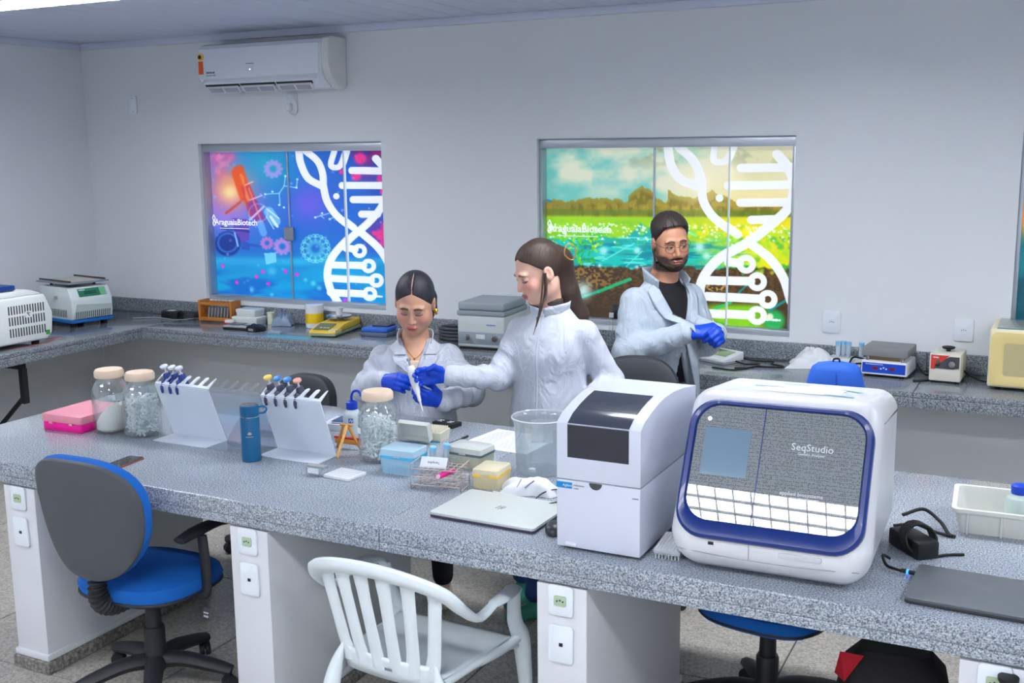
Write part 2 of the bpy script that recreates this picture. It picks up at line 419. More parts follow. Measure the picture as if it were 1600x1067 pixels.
def paint_micro(x, y):
    P = Paint(x, y)
    # deep blue field, teal at the top left, violet at the right
    P.mixc((28,108,196), np.ones(x.shape)); P.mixc((26,166,200), sm(650, 150, y)*sm(700, 350, x)*.85); P.mixc((24,60,160), sm(300, 100, y)*sm(650, 1000, x)*.8)
    P.mixc((50,80,196), fbm(x, y, 260, 3)*.5*sm(750, 500, y)); P.mixc((110,90,215), np.exp(-((x-680)**2+(y-420)**2)/120**2)*.8)
    P.mixc((20,176,214), sm(700, 800, y)*(.35+.5*fbm(x/6, y, 46, 9))); P.mixc((24,90,190), sm(780, 860, y)*sm(.45,.65,fbm(x/5, y, 60, 12))*.7)
    P.mixc((90,225,235), sm(740, 760, y)*sm(800, 770, y)*.5*fbm(x/5, y, 40, 4))
    P.mixc((60,40,140), sm(900, 1100, x)*sm(500, 250, y)*.6)
    for (a, b, r) in ((130,150,110), (150,250,70), (200,140,60)): P.blob(a, b, r, (230,70,130), .75)
    P.mixc((250,150,190), sm(.5,.7,fbm(x, y, 45, 21))*sm(260, 120, x)*sm(330, 240, y)*.8)
    P.mixc((206,120,190), sm(360, 100, x)*sm(640, 420, y)*.55*(.5+.7*fbm(x, y, 120, 77))); P.mixc((20,168,190), np.exp(-((x-430)**2/150**2+(y-180)**2/130**2))*.6); P.mixc((150,30,110), sm(860, 960, x)*sm(340, 180, y)*sm(.35,.6,fbm(x, y, 90, 78))*.8); P.mixc((110,40,150), sm(930, 1050, x)*sm(420, 560, y)*sm(760, 620, y)*.6)
    # microscope with an orange glow
    P.mixc((170,120,220), np.exp(-((x-200)**2+(y-420)**2)/190**2)*.8)
    P.mixc((250,150,70), .85*np.exp(-((x-215)**2+(y-330)**2)/110**2)); P.mixc((255,226,170), .9*np.exp(-((x-200)**2+(y-355)**2)/48**2))
    P.stroke([(252,235),(300,380)], 86, (226,84,34), .95, False, 8); P.stroke([(300,330),(360,480)], 70, (196,64,66), .9, False, 8); P.stroke([(350,430),(385,520)], 66, (130,60,150), .85, False, 9)
    P.stroke([(265,250),(320,400)], 18, (255,170,90), .6, False, 8)
    P.stroke([(180,480),(290,390)], 16, (190,70,50), .9, False); P.stroke([(330,520),(410,440)], 12, (220,230,255), .7, False)
    P.stroke([(440,470),(480,530)], 56, (120,190,235), .85, False, 6); P.stroke([(450,500),(490,560)], 14, (230,250,255), .8, False); P.stroke([(390,540),(410,600)], 40, (100,170,235), .8, False, 6)
    P.ring(378, 478, 58, 52, (210,225,255), .35, 3); P.stroke([(300,310),(345,290)], 8, (255,200,170), .8, False); P.stroke([(330,400),(400,372)], 8, (230,190,230), .8, False); P.stroke([(322,330),(392,520)], 10, (230,150,150), .55, False, 4); P.stroke([(430,455),(500,512)], 6, (235,250,255), .8, False); P.stroke([(425,500),(470,575)], 5, (200,240,255), .8, False)
    P.poly([(215,510),(320,520),(330,640),(270,660),(230,600)], (96,60,170), .8); P.poly([(150,560),(330,585),(330,600),(150,580)], (40,50,140), .8)
    P.blob(190, 665, 84, (24,52,140), .95, .8); P.ring(190, 660, 62, 50, (60,130,220), .6); P.stroke([(230,600),(250,680)], 10, (150,210,255), .7, False)
    P.poly([(270,650),(330,660),(470,690),(470,720),(330,705),(270,700)], (40,80,180), .9); P.poly([(330,680),(470,690),(470,720),(330,705)], (30,110,200), .9)
    P.poly([(415,722),(485,715),(485,775),(425,790)], (120,210,240), .85); P.blob(460, 830, 40, (120,215,240), .5)
    # viruses, molecules and bokeh
    for (a, b, r, c_) in ((463,212,52,(186,150,226)),(520,680,48,(206,140,214)),(430,660,36,(216,120,200))):
        P.ring(a, b, r*.95, r*.4, c_, .75, r*.22)
        for k in range(11): P.blob(a+r*math.cos(k*.571), b+r*math.sin(k*.571), r*.24, c_, .7)
    virus(P, 712, 692, 88, (110,215,220), .6)
    for k in range(22): P.ring(712+78*math.cos(k*.2856), 692+78*math.sin(k*.2856), 11, 6, (120,225,220), .7, 2)
    for (a, b, r) in ((960,150,50),(860,230,22),(1075,270,30),(935,255,40),(1095,350,28),(1110,560,40),(1080,610,48),(1040,600,20),(1090,660,26),(1120,710,20)):
        P.mixc((226,50,140), np.clip((1-sm(.4,1,np.hypot(x-a,y-b)/r))*(.5+.9*fbm(x, y, 18, 5)), 0, 1))
    for (a, b) in ((245,900),(370,862),(440,905),(162,800),(408,832),(605,848),(540,830),(885,1000)): P.blob(a, b, 15, (240,40,190), .95, .4)
    for a, b in (((535,255),(528,315)),((528,315),(500,360)),((500,360),(418,365)),((500,360),(505,430)),((605,275),(600,325)),((528,315),(600,325)),((710,505),(790,480)),((740,490),(760,510)),((790,515),(830,500))): P.stroke([a, b], 5, (150,235,245), .8, False)
    for (a, b) in ((535,255),(418,365),(460,350),(500,430),(600,325),(605,275),(528,445),(710,505),(750,480),(795,515)): P.blob(a, b, 9, (200,250,255), .95, .3)
    for i in range(70):
        a, b = RNG.uniform(90, 1120), RNG.uniform(120, 960); P.blob(a, b, RNG.uniform(4, 13), (150,180,250), RNG.uniform(.2,.55), .5)
    for (a, b, r) in ((460,970,18),(340,940,30),(700,900,24),(735,930,22),(655,880,20)): P.blob(a, b, r, (120,235,240), .6)
    # white helix mark
    W = (232,237,246)
    def S(p, w, c=True): P.stroke(p, w, W, 1, c)
    S([(612,100),(625,180),(668,268),(752,318)], 42); S([(655,105),(722,165),(752,240),(757,320)], 40); S([(757,318),(778,405),(832,490),(922,567)], 42)
    S([(822,95),(800,190),(850,196),(880,120),(884,95)], 34); P.ring(832, 377, 18, -9, W)
    for a, b in (((912,222),(1118,225)),((867,312),(1118,312)),((920,398),(1110,398)),((970,486),(1060,486))): S([a, b], 43, False)
    S([(1050,150),(1098,212),(1116,310),(1090,430),(1010,535),(900,635),(815,735),(783,830),(798,930),(848,1020)], 44)
    S([(970,600),(1060,682),(1118,770),(1140,860)], 44)
    for a, b in (((890,690),(930,698)),((800,790),(980,795)),((790,870),(1025,882)),((800,955),(985,965))): S([a, b], 42, False)
    for a, b in ((957,707),(1010,797),(1055,884),(1017,965)): P.ring(a, b, 43, 17, W)
    return P.c
def paint_field(x, y):
    P = Paint(x, y)
    gold = sm(450, 1150, x)
    P.mixc((104,188,178), np.ones(x.shape)); P.mixc((222,210,164), gold*.9)
    cl = fbm(x, y*1.6, 190, 31); P.mixc((228,220,194), sm(.34,.7,cl)*sm(420, 300, y)*.85); P.mixc((150,160,120), sm(.55,.7,fbm(x, y*1.4, 130, 40))*sm(260, 120, y)*sm(300, 500, x)*.7)
    P.mixc((244,220,150), sm(180, 420, y)*sm(600, 1100, x)*.7)
    P.mixc((240,196,80), sm(330,450,y)*sm(500,1000,x)*.55)
    hill = 345+25*np.sin(x/90)+x*.12; P.mixc((40,120,190), sm(hill, hill+6, y)*sm(360, 180, x)*(y < 430))
    tree = 372+30*(fbm(x, 0*y, 40, 50)-.5)*2; tree = np.where((x > 490)&(x < 640), 305+60*np.abs((x-560)/75)**2+20*(fbm(x, y*0, 14, 51)-.5), tree); tree = np.where((x > 690)&(x < 1000), 320+40*np.abs(np.sin((x-690)/70))+24*(fbm(x, y*0, 20, 52)-.5), tree)
    P.mixc((150,130,30), sm(tree-4, tree+6, y)*.9*(y < 470)); P.mixc((96,84,24), sm(tree+8, tree+40, y)*sm(.4,.6,fbm(x, y, 30, 60))*.6*(y < 470))
    P.mixc((206,170,40), sm(380,440,y)*sm(.45,.6,fbm(x*1.5, y/3, 30, 61))*.6*(y < 470))
    P.mixc((90,120,30), sm(415, 432, y)*sm(470, 450, y)*.7)
    P.mixc((150,206,30), sm(452, 470, y)); P.mixc((236,214,20), sm(452, 470, y)*sm(600, 1150, x)*.85); P.mixc((70,190,50), sm(470,530,y)*sm(.4,.65,fbm(x, y, 60, 70))*sm(1100,500,x)*.8)
    P.mixc((250,240,40), sm(.5,.66,fbm(x, y, 34, 71))*sm(470,520,y)*sm(600,1000,x)*.8)
    # water ridge and band
    rid = 575-85*np.exp(-np.abs(x-550)/70)+20*np.sin(x/60); P.mixc((22,168,168), sm(rid-10, rid+8, y)*sm(1150, 700, x)*.92); P.mixc((20,196,186), sm(560,600,y)*sm(.45,.6,fbm(x/5, y, 24, 80))*sm(1200,800,x)*.8)
    P.mixc((0,120,150), sm(.5,.62,fbm(x/7, y, 14, 81))*sm(570,610,y)*sm(1200,800,x)*.7); P.mixc((120,240,220), sm(.6,.7,fbm(x/7, y, 10, 82))*sm(520,560,y)*sm(1200,800,x)*.7)
    P.mixc((60,190,60), sm(550,620,y)*sm(.5,.65,fbm(x, y, 40, 83))*sm(900,1050,x)); P.mixc((190,220,30), sm(600,560,np.hypot(x-1230,(y-650)*.8)+480)*sm(.4,.6,fbm(x, y, 44, 84)))
    P.mixc((70,190,70), sm(500,560,y)*sm(730,640,y)*sm(.46,.66,fbm(x, y, 80, 85))*.75*sm(420,150,x)); P.mixc((130,206,60), sm(490,520,y)*sm(640,570,y)*sm(.5,.68,fbm(x*1.4, y*1.4, 50, 86))*.7)
    # soil
    so = 722+16*(fbm(x, y*0, 30, 90)-.5)*2; P.mixc((70,48,34), sm(so-6, so+8, y)*.95)
    g = sm(.5,.6,vnoise(x/11, y/9, 95)); P.mixc((176,140,76), g*sm(715,740,y)*sm(860,800,y)*sm(520,330,x)*.95); P.mixc((110,80,44), g*sm(715,740,y)*sm(1000,800,y)*.55); P.mixc((190,150,80), sm(.5,.6,vnoise(x/8, y/8, 97))*sm(800,815,y)*sm(850,830,y)*sm(860,900,x)*sm(1000,960,x))
    P.mixc((130,200,30), sm(890, 930, y)*sm(820, 960, x)*sm(1240,1100,x)*.95); P.mixc((60,170,50), sm(900,960,y)*sm(.5,.62,fbm(x, y, 60, 98))*sm(860,900,x)*sm(1160,1040,x)*.8); P.blob(1215, 990, 70, (40,180,90), .9, .5); P.blob(1195, 970, 22, (240,220,200), .9, .5)
    for a, b, w, c in (((340,850),(500,785),16,(20,190,120)),((230,890),(340,850),14,(20,180,150)),((700,470),(830,560),6,(90,230,220)),((360,690),(520,600),5,(120,240,230)),((1190,940),(1300,870),12,(20,150,150)),((1040,850),(1110,780),9,(20,150,140)),((930,930),(1000,900),14,(40,190,110)),((560,640),(480,720),5,(90,230,210))): P.stroke([a, b], w, c, .85, False)
    for i in range(26):
        a = RNG.uniform(150, 330); b = RNG.uniform(560, 720); t = RNG.uniform(-1.2, 1.2); L = RNG.uniform(20, 46)
        P.stroke([(a, b), (a+L*math.sin(t), b-L*math.cos(t))], RNG.uniform(7,14), [(90,200,40),(40,170,60),(150,220,40)][i % 3], .9, False)
    for i in range(70):
        a = RNG.uniform(1040, 1310); b = RNG.uniform(560, 760); P.blob(a, b, RNG.uniform(8, 26), [(150,206,30),(230,216,30),(60,170,60)][i % 3], .6, .3)
    for i in range(230):
        a = RNG.uniform(80, 1300); b = 500+abs(RNG.normal(0, 45)); P.blob(a, b, RNG.uniform(4, 9), (240,250,235), .85, .4)
    for (a, b, r) in ((365,640,30),(535,635,24),(850,615,34),(885,660,26),(160,870,30),(255,850,60),(345,716,14),(535,722,14)): P.mixc((215,255,250), .8*np.exp(-((x-a)**2+(y-b)**2)/(r*r*.5)))
    P.mixc((255,252,240), .9*np.exp(-((x-845)**2+(y-285)**2)/45**2)); P.mixc((250,236,190), .45*np.exp(-((x-860)**2+(y-300)**2)/130**2))
    W = (234,237,240)
    def S(p, w, c=True): P.stroke(p, w, W, 1, c)
    S([(690,95),(706,190),(755,265),(850,305)], 44); S([(745,98),(812,160),(848,230),(862,310)], 44); S([(860,305),(872,385),(925,465),(1035,550)], 44)
    S([(925,95),(925,170),(985,165),(1020,95)], 32); P.ring(950, 362, 19, -9, W)
    for a, b in (((1055,207),(1315,202)),((995,298),(1318,292)),((1050,386),(1300,383)),((1105,475),(1235,470))): S([a, b], 43, False)
    S([(1235,135),(1290,205),(1318,300),(1290,410),(1200,500),(1085,592),(955,668),(875,760),(850,850),(870,950),(920,1040)], 48)
    S([(1090,590),(1195,672),(1262,770),(1300,890)], 46)
    for a, b in (((995,692),(1045,698)),((880,786),(1100,790)),((885,868),(1150,880)),((890,955),(1100,964))): S([a, b], 44, False)
    for a, b in ((1078,703),(1133,792),(1185,882),(1132,965)): P.ring(a, b, 48, 18, W)
    return P.c
def paint_third(x, y):
    P = Paint(x, y)
    P.mixc((16,120,130), np.ones(x.shape)); P.mixc((240,150,60), sm(560, 430, y)*sm(250, 400, y)); P.mixc((200,220,220), sm(330, 200, y)); P.mixc((10,60,80), sm(.45,.6,fbm(x, y, 120, 7))*sm(520,640,y)*.7)
    return P.c
def film_mat(name, glow):
    m = bpy.data.materials.new(name); m.use_nodes = True; nt = m.node_tree; b = nt.nodes['Principled BSDF']
    a = nt.nodes.new('ShaderNodeAttribute'); a.attribute_name = 'Print'
    nt.links.new(a.outputs['Color'], b.inputs['Base Color']); nt.links.new(a.outputs['Color'], b.inputs['Emission Color'])
    b.inputs['Emission Strength'].default_value = glow; b.inputs['Roughness'].default_value = .25
    return m
FILM = film_mat('printed_window_film', FILM_GLOW)
def to_lin(c):
    c = np.clip(c, 0, 1); return np.where(c <= .04045, c/12.92, ((c+.055)/1.055)**2.4)
def film_pane(parent, x0, x1, z0, z1, y, gx0, gx1, gz0, gz1, H, fn, step, split=1):
    nx = max(3, int((x1-x0)/step)); nz = max(3, int((z1-z0)/step))
    X = np.linspace(x0, x1, nx); Z = np.linspace(z1, z0, nz); GX, GZ = np.meshgrid(X, Z)
    u = (GX-gx0)/(gx1-gx0); v = (gz1-GZ)/(gz1-gz0)
    w = H[2,0]*u+H[2,1]*v+H[2,2]; px = (H[0,0]*u+H[0,1]*v+H[0,2])/w; py = (H[1,0]*u+H[1,1]*v+H[1,2])/w
    col = to_lin(fn(px, py)).reshape(-1, 3)
    V = np.stack([GX.ravel(), np.full(GX.size, y), GZ.ravel()], 1)
    idx = np.arange(nx*nz).reshape(nz, nx)
    Fq = np.stack([idx[:-1,:-1], idx[1:,:-1], idx[1:,1:], idx[:-1,1:]], -1).reshape(-1, 4)
    # rim going back 6 mm so that the pane has thickness
    n0 = len(V); ring = np.concatenate([idx[0,:], idx[1:,-1], idx[-1,-2::-1], idx[-2:0:-1,0]])
    VB = V[ring].copy(); VB[:,1] += .006
    k = len(ring); R = np.arange(k); Fr = np.stack([ring, ring[(R+1) % k], n0+(R+1) % k, n0+R], 1)
    V = np.concatenate([V, VB]); col = np.concatenate([col, col[ring]])
    me = bpy.data.meshes.new('window_pane'); me.from_pydata(V.tolist(), [], np.concatenate([Fq, Fr]).tolist())
    at = me.color_attributes.new('Print', 'FLOAT_COLOR', 'POINT'); at.data.foreach_set('color', np.concatenate([col, np.ones((len(col),1))], 1).ravel())
    return new_obj('window_pane', me, parent, FILM)
def window(n, w, fn, H, splits, step, label):
    x0, x1, z0, z1 = w; yg = YW+.10
    root = bpy.data.objects.new('window_%d' % n, None); COL.objects.link(root); struct(root); root['label'] = label
    fr = .022
    box('top_rail', (x1-x0, .09, .06), ((x0+x1)/2, YW+.075, z1-.03), ALU, root, .002)
    box('bottom_rail', (x1-x0, .09, .035), ((x0+x1)/2, YW+.075, z0+.0175), ALU, root, .002)
    for xx in (x0+fr/2, x1-fr/2): box('side_rail', (fr, .09, z1-z0-.096), (xx, YW+.075, (z0+z1)/2-.0125), ALU, root, .002)
    gx0, gx1, gz0, gz1 = x0+fr, x1-fr, z0+.036, z1-.061
    b = [gx0] + [gx0+(gx1-gx0)*s for s in splits] + [gx1]
    for k in range(len(b)-1):
        yy = yg - (.022 if k in (1, 2) else 0)
        p = film_pane(root, b[k]+(.002 if k else 0), b[k+1]-.002, gz0, gz1, yy, gx0, gx1, gz0, gz1, H, fn, step)
    xm = b[2]
    box('meeting_stile', (.012, .012, gz1-gz0), (xm, yg-.03, (gz0+gz1)/2), ALU, root, .002)
    box('edge_strip', (.007, .006, gz1-gz0), (b[3], yg-.026, (gz0+gz1)/2), mat('pale_strip', (225,235,225), .3), root, .001)
    return root, b, (gx0, gx1, gz0, gz1)
UV = [(0,0),(1,0),(1,1),(0,1)]
H1 = homog(UV, [(80,110),(1112,100),(1140,1025),(135,965)]); H2 = homog(UV, [(62,108),(1328,92),(1292,1032),(72,972)])
w1, b1, g1 = window(1, WIN[0], paint_micro, H1, (.212, .472, .78), .0052, 'window with blue microscope and white helix print')
w2, b2, g2 = window(2, WIN[1], paint_field, H2, (.203, .467, .76), .0042, 'window with green field and white helix print')
w3, b3, g3 = window(3, WIN[2], paint_third, H2, (.203, .467, .76), .03, 'window with teal and orange print at the right edge')
lk = box('window_lock', (.085, .03, .1), (b1[2]+.004, YW+.05, 1.545), mat('lock_grey', (150,158,170), .4, metal=.4), w1, .012, 3)
PRINTW = mat('print_white', (245,247,250), .5, emit=.5)
for r_, b_, g_, z_, sz in ((w1, b1, g1, 1.615, .062), (w2, b2, g2, 1.63, .066)):
    text('AraguaiaBiotech', sz, PRINTW, r_, (g_[0]+.245, YW+.064, z_), (PI/2, 0, 0), bold=.001)
    for k in range(2): tube('printed_emblem', [(g_[0]+.035+.012*math.sin(t*2.2+k*PI), YW+.064, z_-.03+.028*t) for t in np.linspace(0, 3, 14)], .0035, PRINTW, r_, 5)
    tube('printed_underline', [(g_[0]+.09, YW+.064, z_-.045), (g_[0]+.37, YW+.064, z_-.045)], .0022, PRINTW, r_, 5)
    marks(.12, .018, PRINTW, r_, (g_[1]-.11, YW+.064, g_[2]+.055), (PI/2, 0, 0), 5)
# ------------------------------------------------------------------ central bench
YB, YE, XL, XR, HB, TB = 2.93, 4.30, -4.36, 1.6, .90, .09
def slab(name, x0, x1, y0, y1, z1, t, m, parent=None, bev=.006):
    return box(name, (x1-x0, y1-y0, t), ((x0+x1)/2, (y0+y1)/2, z1-t/2), m, parent, bev, 3)
bt = thing('granite_worktop', (0, 0, 0), 0, 'pale grey granite worktop of the long central bench', 'worktop')
cuts = [XL, -1.98, .35, XR]
for a, b in zip(cuts[:-1], cuts[1:]):
    slab('stone_slab', a+.001, b-.001, YB, YE, HB, TB-.03, GRAN, bt)
    slab('front_apron', a+.001, b-.001, YB, YB+.03, HB-TB+.0305, .031, GRAN, bt, .003)
PLINTH = granite('plinth_stone', (120,118,114), (84,82,78), (160,156,150), .7, 60)
PIERX = [(-3.83, -3.65), (-2.636, -2.464), (-1.40, -1.23), (-.165, .01)]
OUTM = mat('outlet_plastic', (222,230,238), .35); GREENISH = mat('socket_green', (168,190,160), .5)
def outlet(parent, x, y, z, w=.085, h=.125, kind='socket'):
    prism('cover_plate', rrect(w, h, .012, 4, x, z), .01, OUTM, parent, .003, 2, 'XZ', y-.01)
    if kind == 'socket':
        prism('socket_insert', rrect(.042, .034, .006, 3, x, z), .003, GREENISH if w < .088 else OUTM, parent, 0, 1, 'XZ', y-.0125)
        for dx in (-.01, 0, .01): cyl('socket_hole', .0025, .002, (x+dx, y-.0122, z+(.003 if dx == 0 else 0)), BLACK, parent, 8, rot=rotm(PI/2))
    elif kind == 'data':
        box('data_port', (.012, .003, .011), (x+.002, y-.011, z), BLACK, parent, 0)
WHICH = ['left end pier of the bench beside the blue chair', 'second bench pier between the blue chair and the plastic chair', 'third bench pier right of the plastic chair', 'bench pier at the lower right corner']
for i, (a, b) in enumerate(PIERX):
    r = thing('bench_pier', ((a+b)/2, YB+.012, 0), 0, 'white painted masonry ' + WHICH[i], 'pier', 'piers under the central bench')
    w = b-a
    box('pier_body', (w, .95, HB-TB-.012), (0, .475, (HB-TB)/2-.0055), PIERP, r, .004)
    box('plinth', (w+.03, .985, .055), (0, .475, .0275), PLINTH, r, .006)
    box('plaster_lip', (w+.02, .972, .03), (0, .475, .07), PIERP, r, .008)
    outlet(r, .0, 0, .752, .085, .1); outlet(r, .0, 0, .608, .085, .125, 'data')

# ------------------------------------------------------------------ counters along the walls
YC, XC, HC, TC = 5.765, -5.875, .90, .085
cb = thing('granite_counter', (0, 0, 0), 0, 'dark grey granite counter running along the back wall under the windows', 'counter')
bsp = thing('stone_backsplash', (0, 0, 0), 0, 'low granite upstand along the back wall behind the counter', 'backsplash')
bsl = thing('stone_backsplash', (0, 0, 0), 0, 'low granite upstand along the left wall', 'backsplash')
cc = [XC, -3.5, -.62, 1.2, X1]
for a, b in zip(cc[:-1], cc[1:]):
    slab('stone_slab', a+.001, b-.001, YC, YW-.001, HC, .03, GRAN2, cb, .004)
    slab('front_apron', a+.001, b-.001, YC, YC+.03, HC-.0305, TC-.031, GRAN2, cb, .003)
    slab('backsplash', a+.001, b-.001, YW-.022, YW-.0015, HC+.1055, .105, GRAN2, bsp, .003)
slab('backsplash', X0+.024, XC-.001, YW-.022, YW-.0015, HC+.1055, .105, GRAN2, bsp, .003)
cl = thing('granite_counter', (0, 0, 0), 0, 'dark grey granite counter with black bracket along the left wall', 'counter')
slab('stone_slab', X0+.001, XC, 1.2, YW-.0235, HC, .03, GRAN2, cl, .004)
slab('front_apron', XC-.03, XC, 1.2, YC-.001, HC-.0305, TC-.031, GRAN2, cl, .003)
slab('backsplash', X0+.001, X0+.022, 1.2, YW-.0235, HC+.1055, .105, GRAN2, bsl, .003)
for yy in (4.78, 3.2):
    boxes('support_bracket', [((.9, .04, .045), (XC-.5, yy, HC-TC-.0225)), ((.035, .04, .23), (XC-.06, yy, HC-TC-.155))], BLACK, cl)
    tube('bracket_brace', [(XC-.08, yy, HC-TC-.24), (XC-.45, yy, .25), (X0+.02, yy, .12)], .016, BLACK, cl)
# red tape strips stuck on the left counter
TAPE = mat('red_tape', (196,84,74), .4)
for k, (a, b) in enumerate((((-6.02,4.72),(-5.96,5.04)), ((-6.0,5.05),(-6.05,5.2)), ((-6.08,5.18),(-6.3,5.1)))):
    d = Vector((b[0]-a[0], b[1]-a[1], 0)); t = box('tape_strip', (d.length, .018, .001), (0,0,0), TAPE, None, 0)
    t.location = ((a[0]+b[0])/2, (a[1]+b[1])/2, HC+.0008); t.rotation_euler = (0,0,math.atan2(d.y, d.x))
    tag(t, ['long red tape strip on the left counter front edge', 'short red tape strip in front of the white vented centrifuge', 'red tape strip leading towards the shaker on left counter'][k], 'tape', 'red tape strips')

# ------------------------------------------------------------------ wall fittings
def wall_thing(name, x, z, label, cat, fn, group=None):
    r = thing(name, (x, YW, z), 0, label, cat, group); fn(r); return r
wall_thing('wall_outlet', -1.145, 1.14, 'square white wall outlet right of the green field window', 'outlet', lambda r: outlet(r, 0, 0, 0, .1, .125), 'outlets on the back wall')
wall_thing('wall_outlet', -.443, 1.138, 'square white wall outlet left of the cream microwave', 'outlet', lambda r: outlet(r, 0, 0, 0, .1, .125), 'outlets on the back wall')
wall_thing('wall_outlet', -3.256, 1.15, 'white wall outlet above the grey table centrifuge', 'outlet', lambda r: outlet(r, 0, 0, 0, .095, .11), 'outlets on the back wall')
wall_thing('blank_wall_plate', -6.415, 2.497, 'small blank cover plate left of the air conditioner', 'wall plate', lambda r: (prism('cover_plate', rrect(.075, .135, .015, 4), .012, OUTM, r, .003, 2, 'XZ', -.012), [cyl('screw', .004, .002, (0, -.0125, dz), MGREY, r, 8, rot=rotm(PI/2)) for dz in (-.05, .05)]))
def acsock(r):
    prism('cover_plate', rrect(.085, .135, .01, 4), .012, OUTM, r, .003, 2, 'XZ', -.012)
    box('plug', (.04, .035, .05), (-.012, -.03, -.03), WHITE, r, .008)
    tube('power_cord', [(.0,-.045,-.035),(.012,-.05,-.075),(.045,-.04,-.085),(.055,-.03,-.03),(.03,-.03,.05),(.02,-.03,.1)], .005, WHITE, r, 6, 6)
wall_thing('wall_outlet', -4.906, 2.47, 'white outlet with plugged cord under the air conditioner', 'outlet', acsock, 'outlets on the back wall')

# air conditioner
ac = thing('air_conditioner', (-4.985, YW, 2.55), 0, 'long white split air conditioner high on the back wall', 'air conditioner')
ACW = mat('ac_white', (232,238,248), .25, coat=.3); ACS = mat('ac_side', (226,226,226), .4); ACG = mat('ac_vane_grey', (170,176,188), .4)
AL = 1.13
prof = [(0,.03),(0,.335),(-.15,.335),(-.19,.325),(-.21,.29),(-.222,.1),(-.21,.085),(-.12,.008),(-.06,0),(-.02,.01)]
prism('body', prof, AL-.075, ACW, ac, .004, 2, 'YZ', -AL/2)
prism('end_cap', [(0,.02),(0,.342),(-.16,.342),(-.2,.328),(-.216,.28),(-.22,.16),(-.18,.07),(-.11,.01),(-.05,-.008)], .06, ACS, ac, .012, 3, 'YZ', AL/2-.0755)
box('front_panel', (AL-.09, .012, .205), (-.04, -.222, .198), ACW, ac, .005, 2, rot=rotm(-.06))
box('lower_strip', (AL-.13, .02, .045), (-.03, -.213, .075), ACW, ac, .008, 3, rot=rotm(-.5))
SL_ = .86; nrm = Vector((0, -math.cos(SL_), -math.sin(SL_)))
for k in range(3):
    xk = -AL/2+.165+k*.315
    box('air_slot', (.3, .012, .055), (xk, -.180, .0585), BLACK, ac, .002, 1, rot=rotm(SL_))
    p_ = Vector((xk, -.146, .029))+nrm*.011
    v = box('vane', (.285, .012, .062), tuple(p_), WHITE, ac, .004, 2, rot=rotm(SL_-.1))
    for d in (-.068, .068): q_ = p_+nrm*.0065; box('vane_opening', (.118, .004, .038), (q_.x+d, q_.y, q_.z), ACG, v, 0, 1, rot=rotm(SL_-.1))
tag(ac.children[0], 'white rounded casing')
STK = mat('sticker_orange', (238,96,24), .5); STY = mat('sticker_yellow', (236,190,40), .5); NAVYT = mat('dark_print', (60,66,90), .6)
cyl('energy_seal', .026, .002, (-.535, -.2295, .245), STY, ac, 20, rot=rotm(PI/2-.06)); cyl('seal_half', .014, .003, (-.541, -.23, .245), BLACK, ac, 16, rot=rotm(PI/2-.06))
prism('seal_ribbon', [(-.555,.215),(-.515,.215),(-.513,.12),(-.525,.13),(-.535,.12),(-.545,.13),(-.557,.12)], .002, STK, ac, 0, 1, 'XZ', -.2325)
marks(.075, .016, NAVYT, ac, (-.45, -.2325, .135), (PI/2-.06,0,0), 2); marks(.09, .009, MGREY, ac, (-.445, -.2335, .115), (PI/2-.06,0,0), 3); marks(.07, .009, MGREY, ac, (-.1, -.2295, .185), (PI/2-.06,0,0), 4)
box('indicator_window', (.07, .001, .035), (-.1, -.2342, .15), mat('indicator', (222,232,248), .2), ac, 0); cyl('indicator_lamp', .004, .002, (-.095, -.2345, .145), mat('white_led', (255,255,255), .5, emit=3), ac, 8, rot=rotm(PI/2))
# ------------------------------------------------------------------ instruments on the bench
Z = HB
# white tape-station cabinet
ts = thing('electrophoresis_instrument', (-1.2125, 2.985, Z), 0, 'tall white box instrument with dark sloping window beside the sequencer', 'lab instrument')
TSW = mat('instrument_white', (204,210,226), .35); SMOKE = mat('smoked_window', (38,42,54), .12, coat=.4); SMOKE2 = mat('smoked_window_top', (52,58,72), .14, coat=.4)
def topz(y): return float(np.interp(y, [0,.04,.1,.16,.215,.3,.4,.545], [.408,.43,.447,.459,.466,.467,.46,.44]))
yy = [0,.02,.04,.07,.1,.13,.16,.19,.215,.26,.3,.35,.4,.47,.545]
prism('lower_body', [(0,.012),(.545,.012),(.545,.228),(0,.228)], .275, TSW, ts, .004, 2, 'YZ', -.1375)
up = [(0,.231)] + [(y, topz(y)) for y in yy] + [(.545,.231)]
prism('upper_body', up, .275, TSW, ts, .003, 2, 'YZ', -.1375)
box('foot_base', (.25, .5, .012), (0, .275, .006), DGREY, ts, .002)
pydata('window_front', [(-.1,-.0015,.302),(.1,-.0015,.302),(.1,-.0015,.405),(-.1,-.0015,.405),(-.1,.01,.302),(.1,.01,.302),(.1,.01,.405),(-.1,.01,.405)], [(0,1,2,3),(4,7,6,5),(0,4,5,1),(1,5,6,2),(2,6,7,3),(3,7,4,0)], SMOKE, ts, False)
vv = []; ff = []
for k, y in enumerate(yy[:9]): vv += [(-.1, y, topz(y)+.0015), (.1, y, topz(y)+.0015)]
for k in range(8): ff.append((2*k, 2*k+1, 2*k+3, 2*k+2))
n_ = len(vv); vv += [(a, b, c-.01) for a, b, c in vv]; ff += [tuple(n_+i for i in q[::-1]) for q in ff[:8]]
o = pydata('window_top', vv, ff, SMOKE2, ts, True)
tube('window_edge', [(-.1,-.002,.406),(.1,-.002,.406)], .0012, mat('edge_light', (130,140,155), .4), ts, 6)
prism('finger_recess', [(-.007+.021*math.cos(a), .2275+.02*math.sin(a)) for a in np.linspace(PI, 2*PI, 16)], .003, DGREY, ts, 0, 1, 'XZ', -.0012)
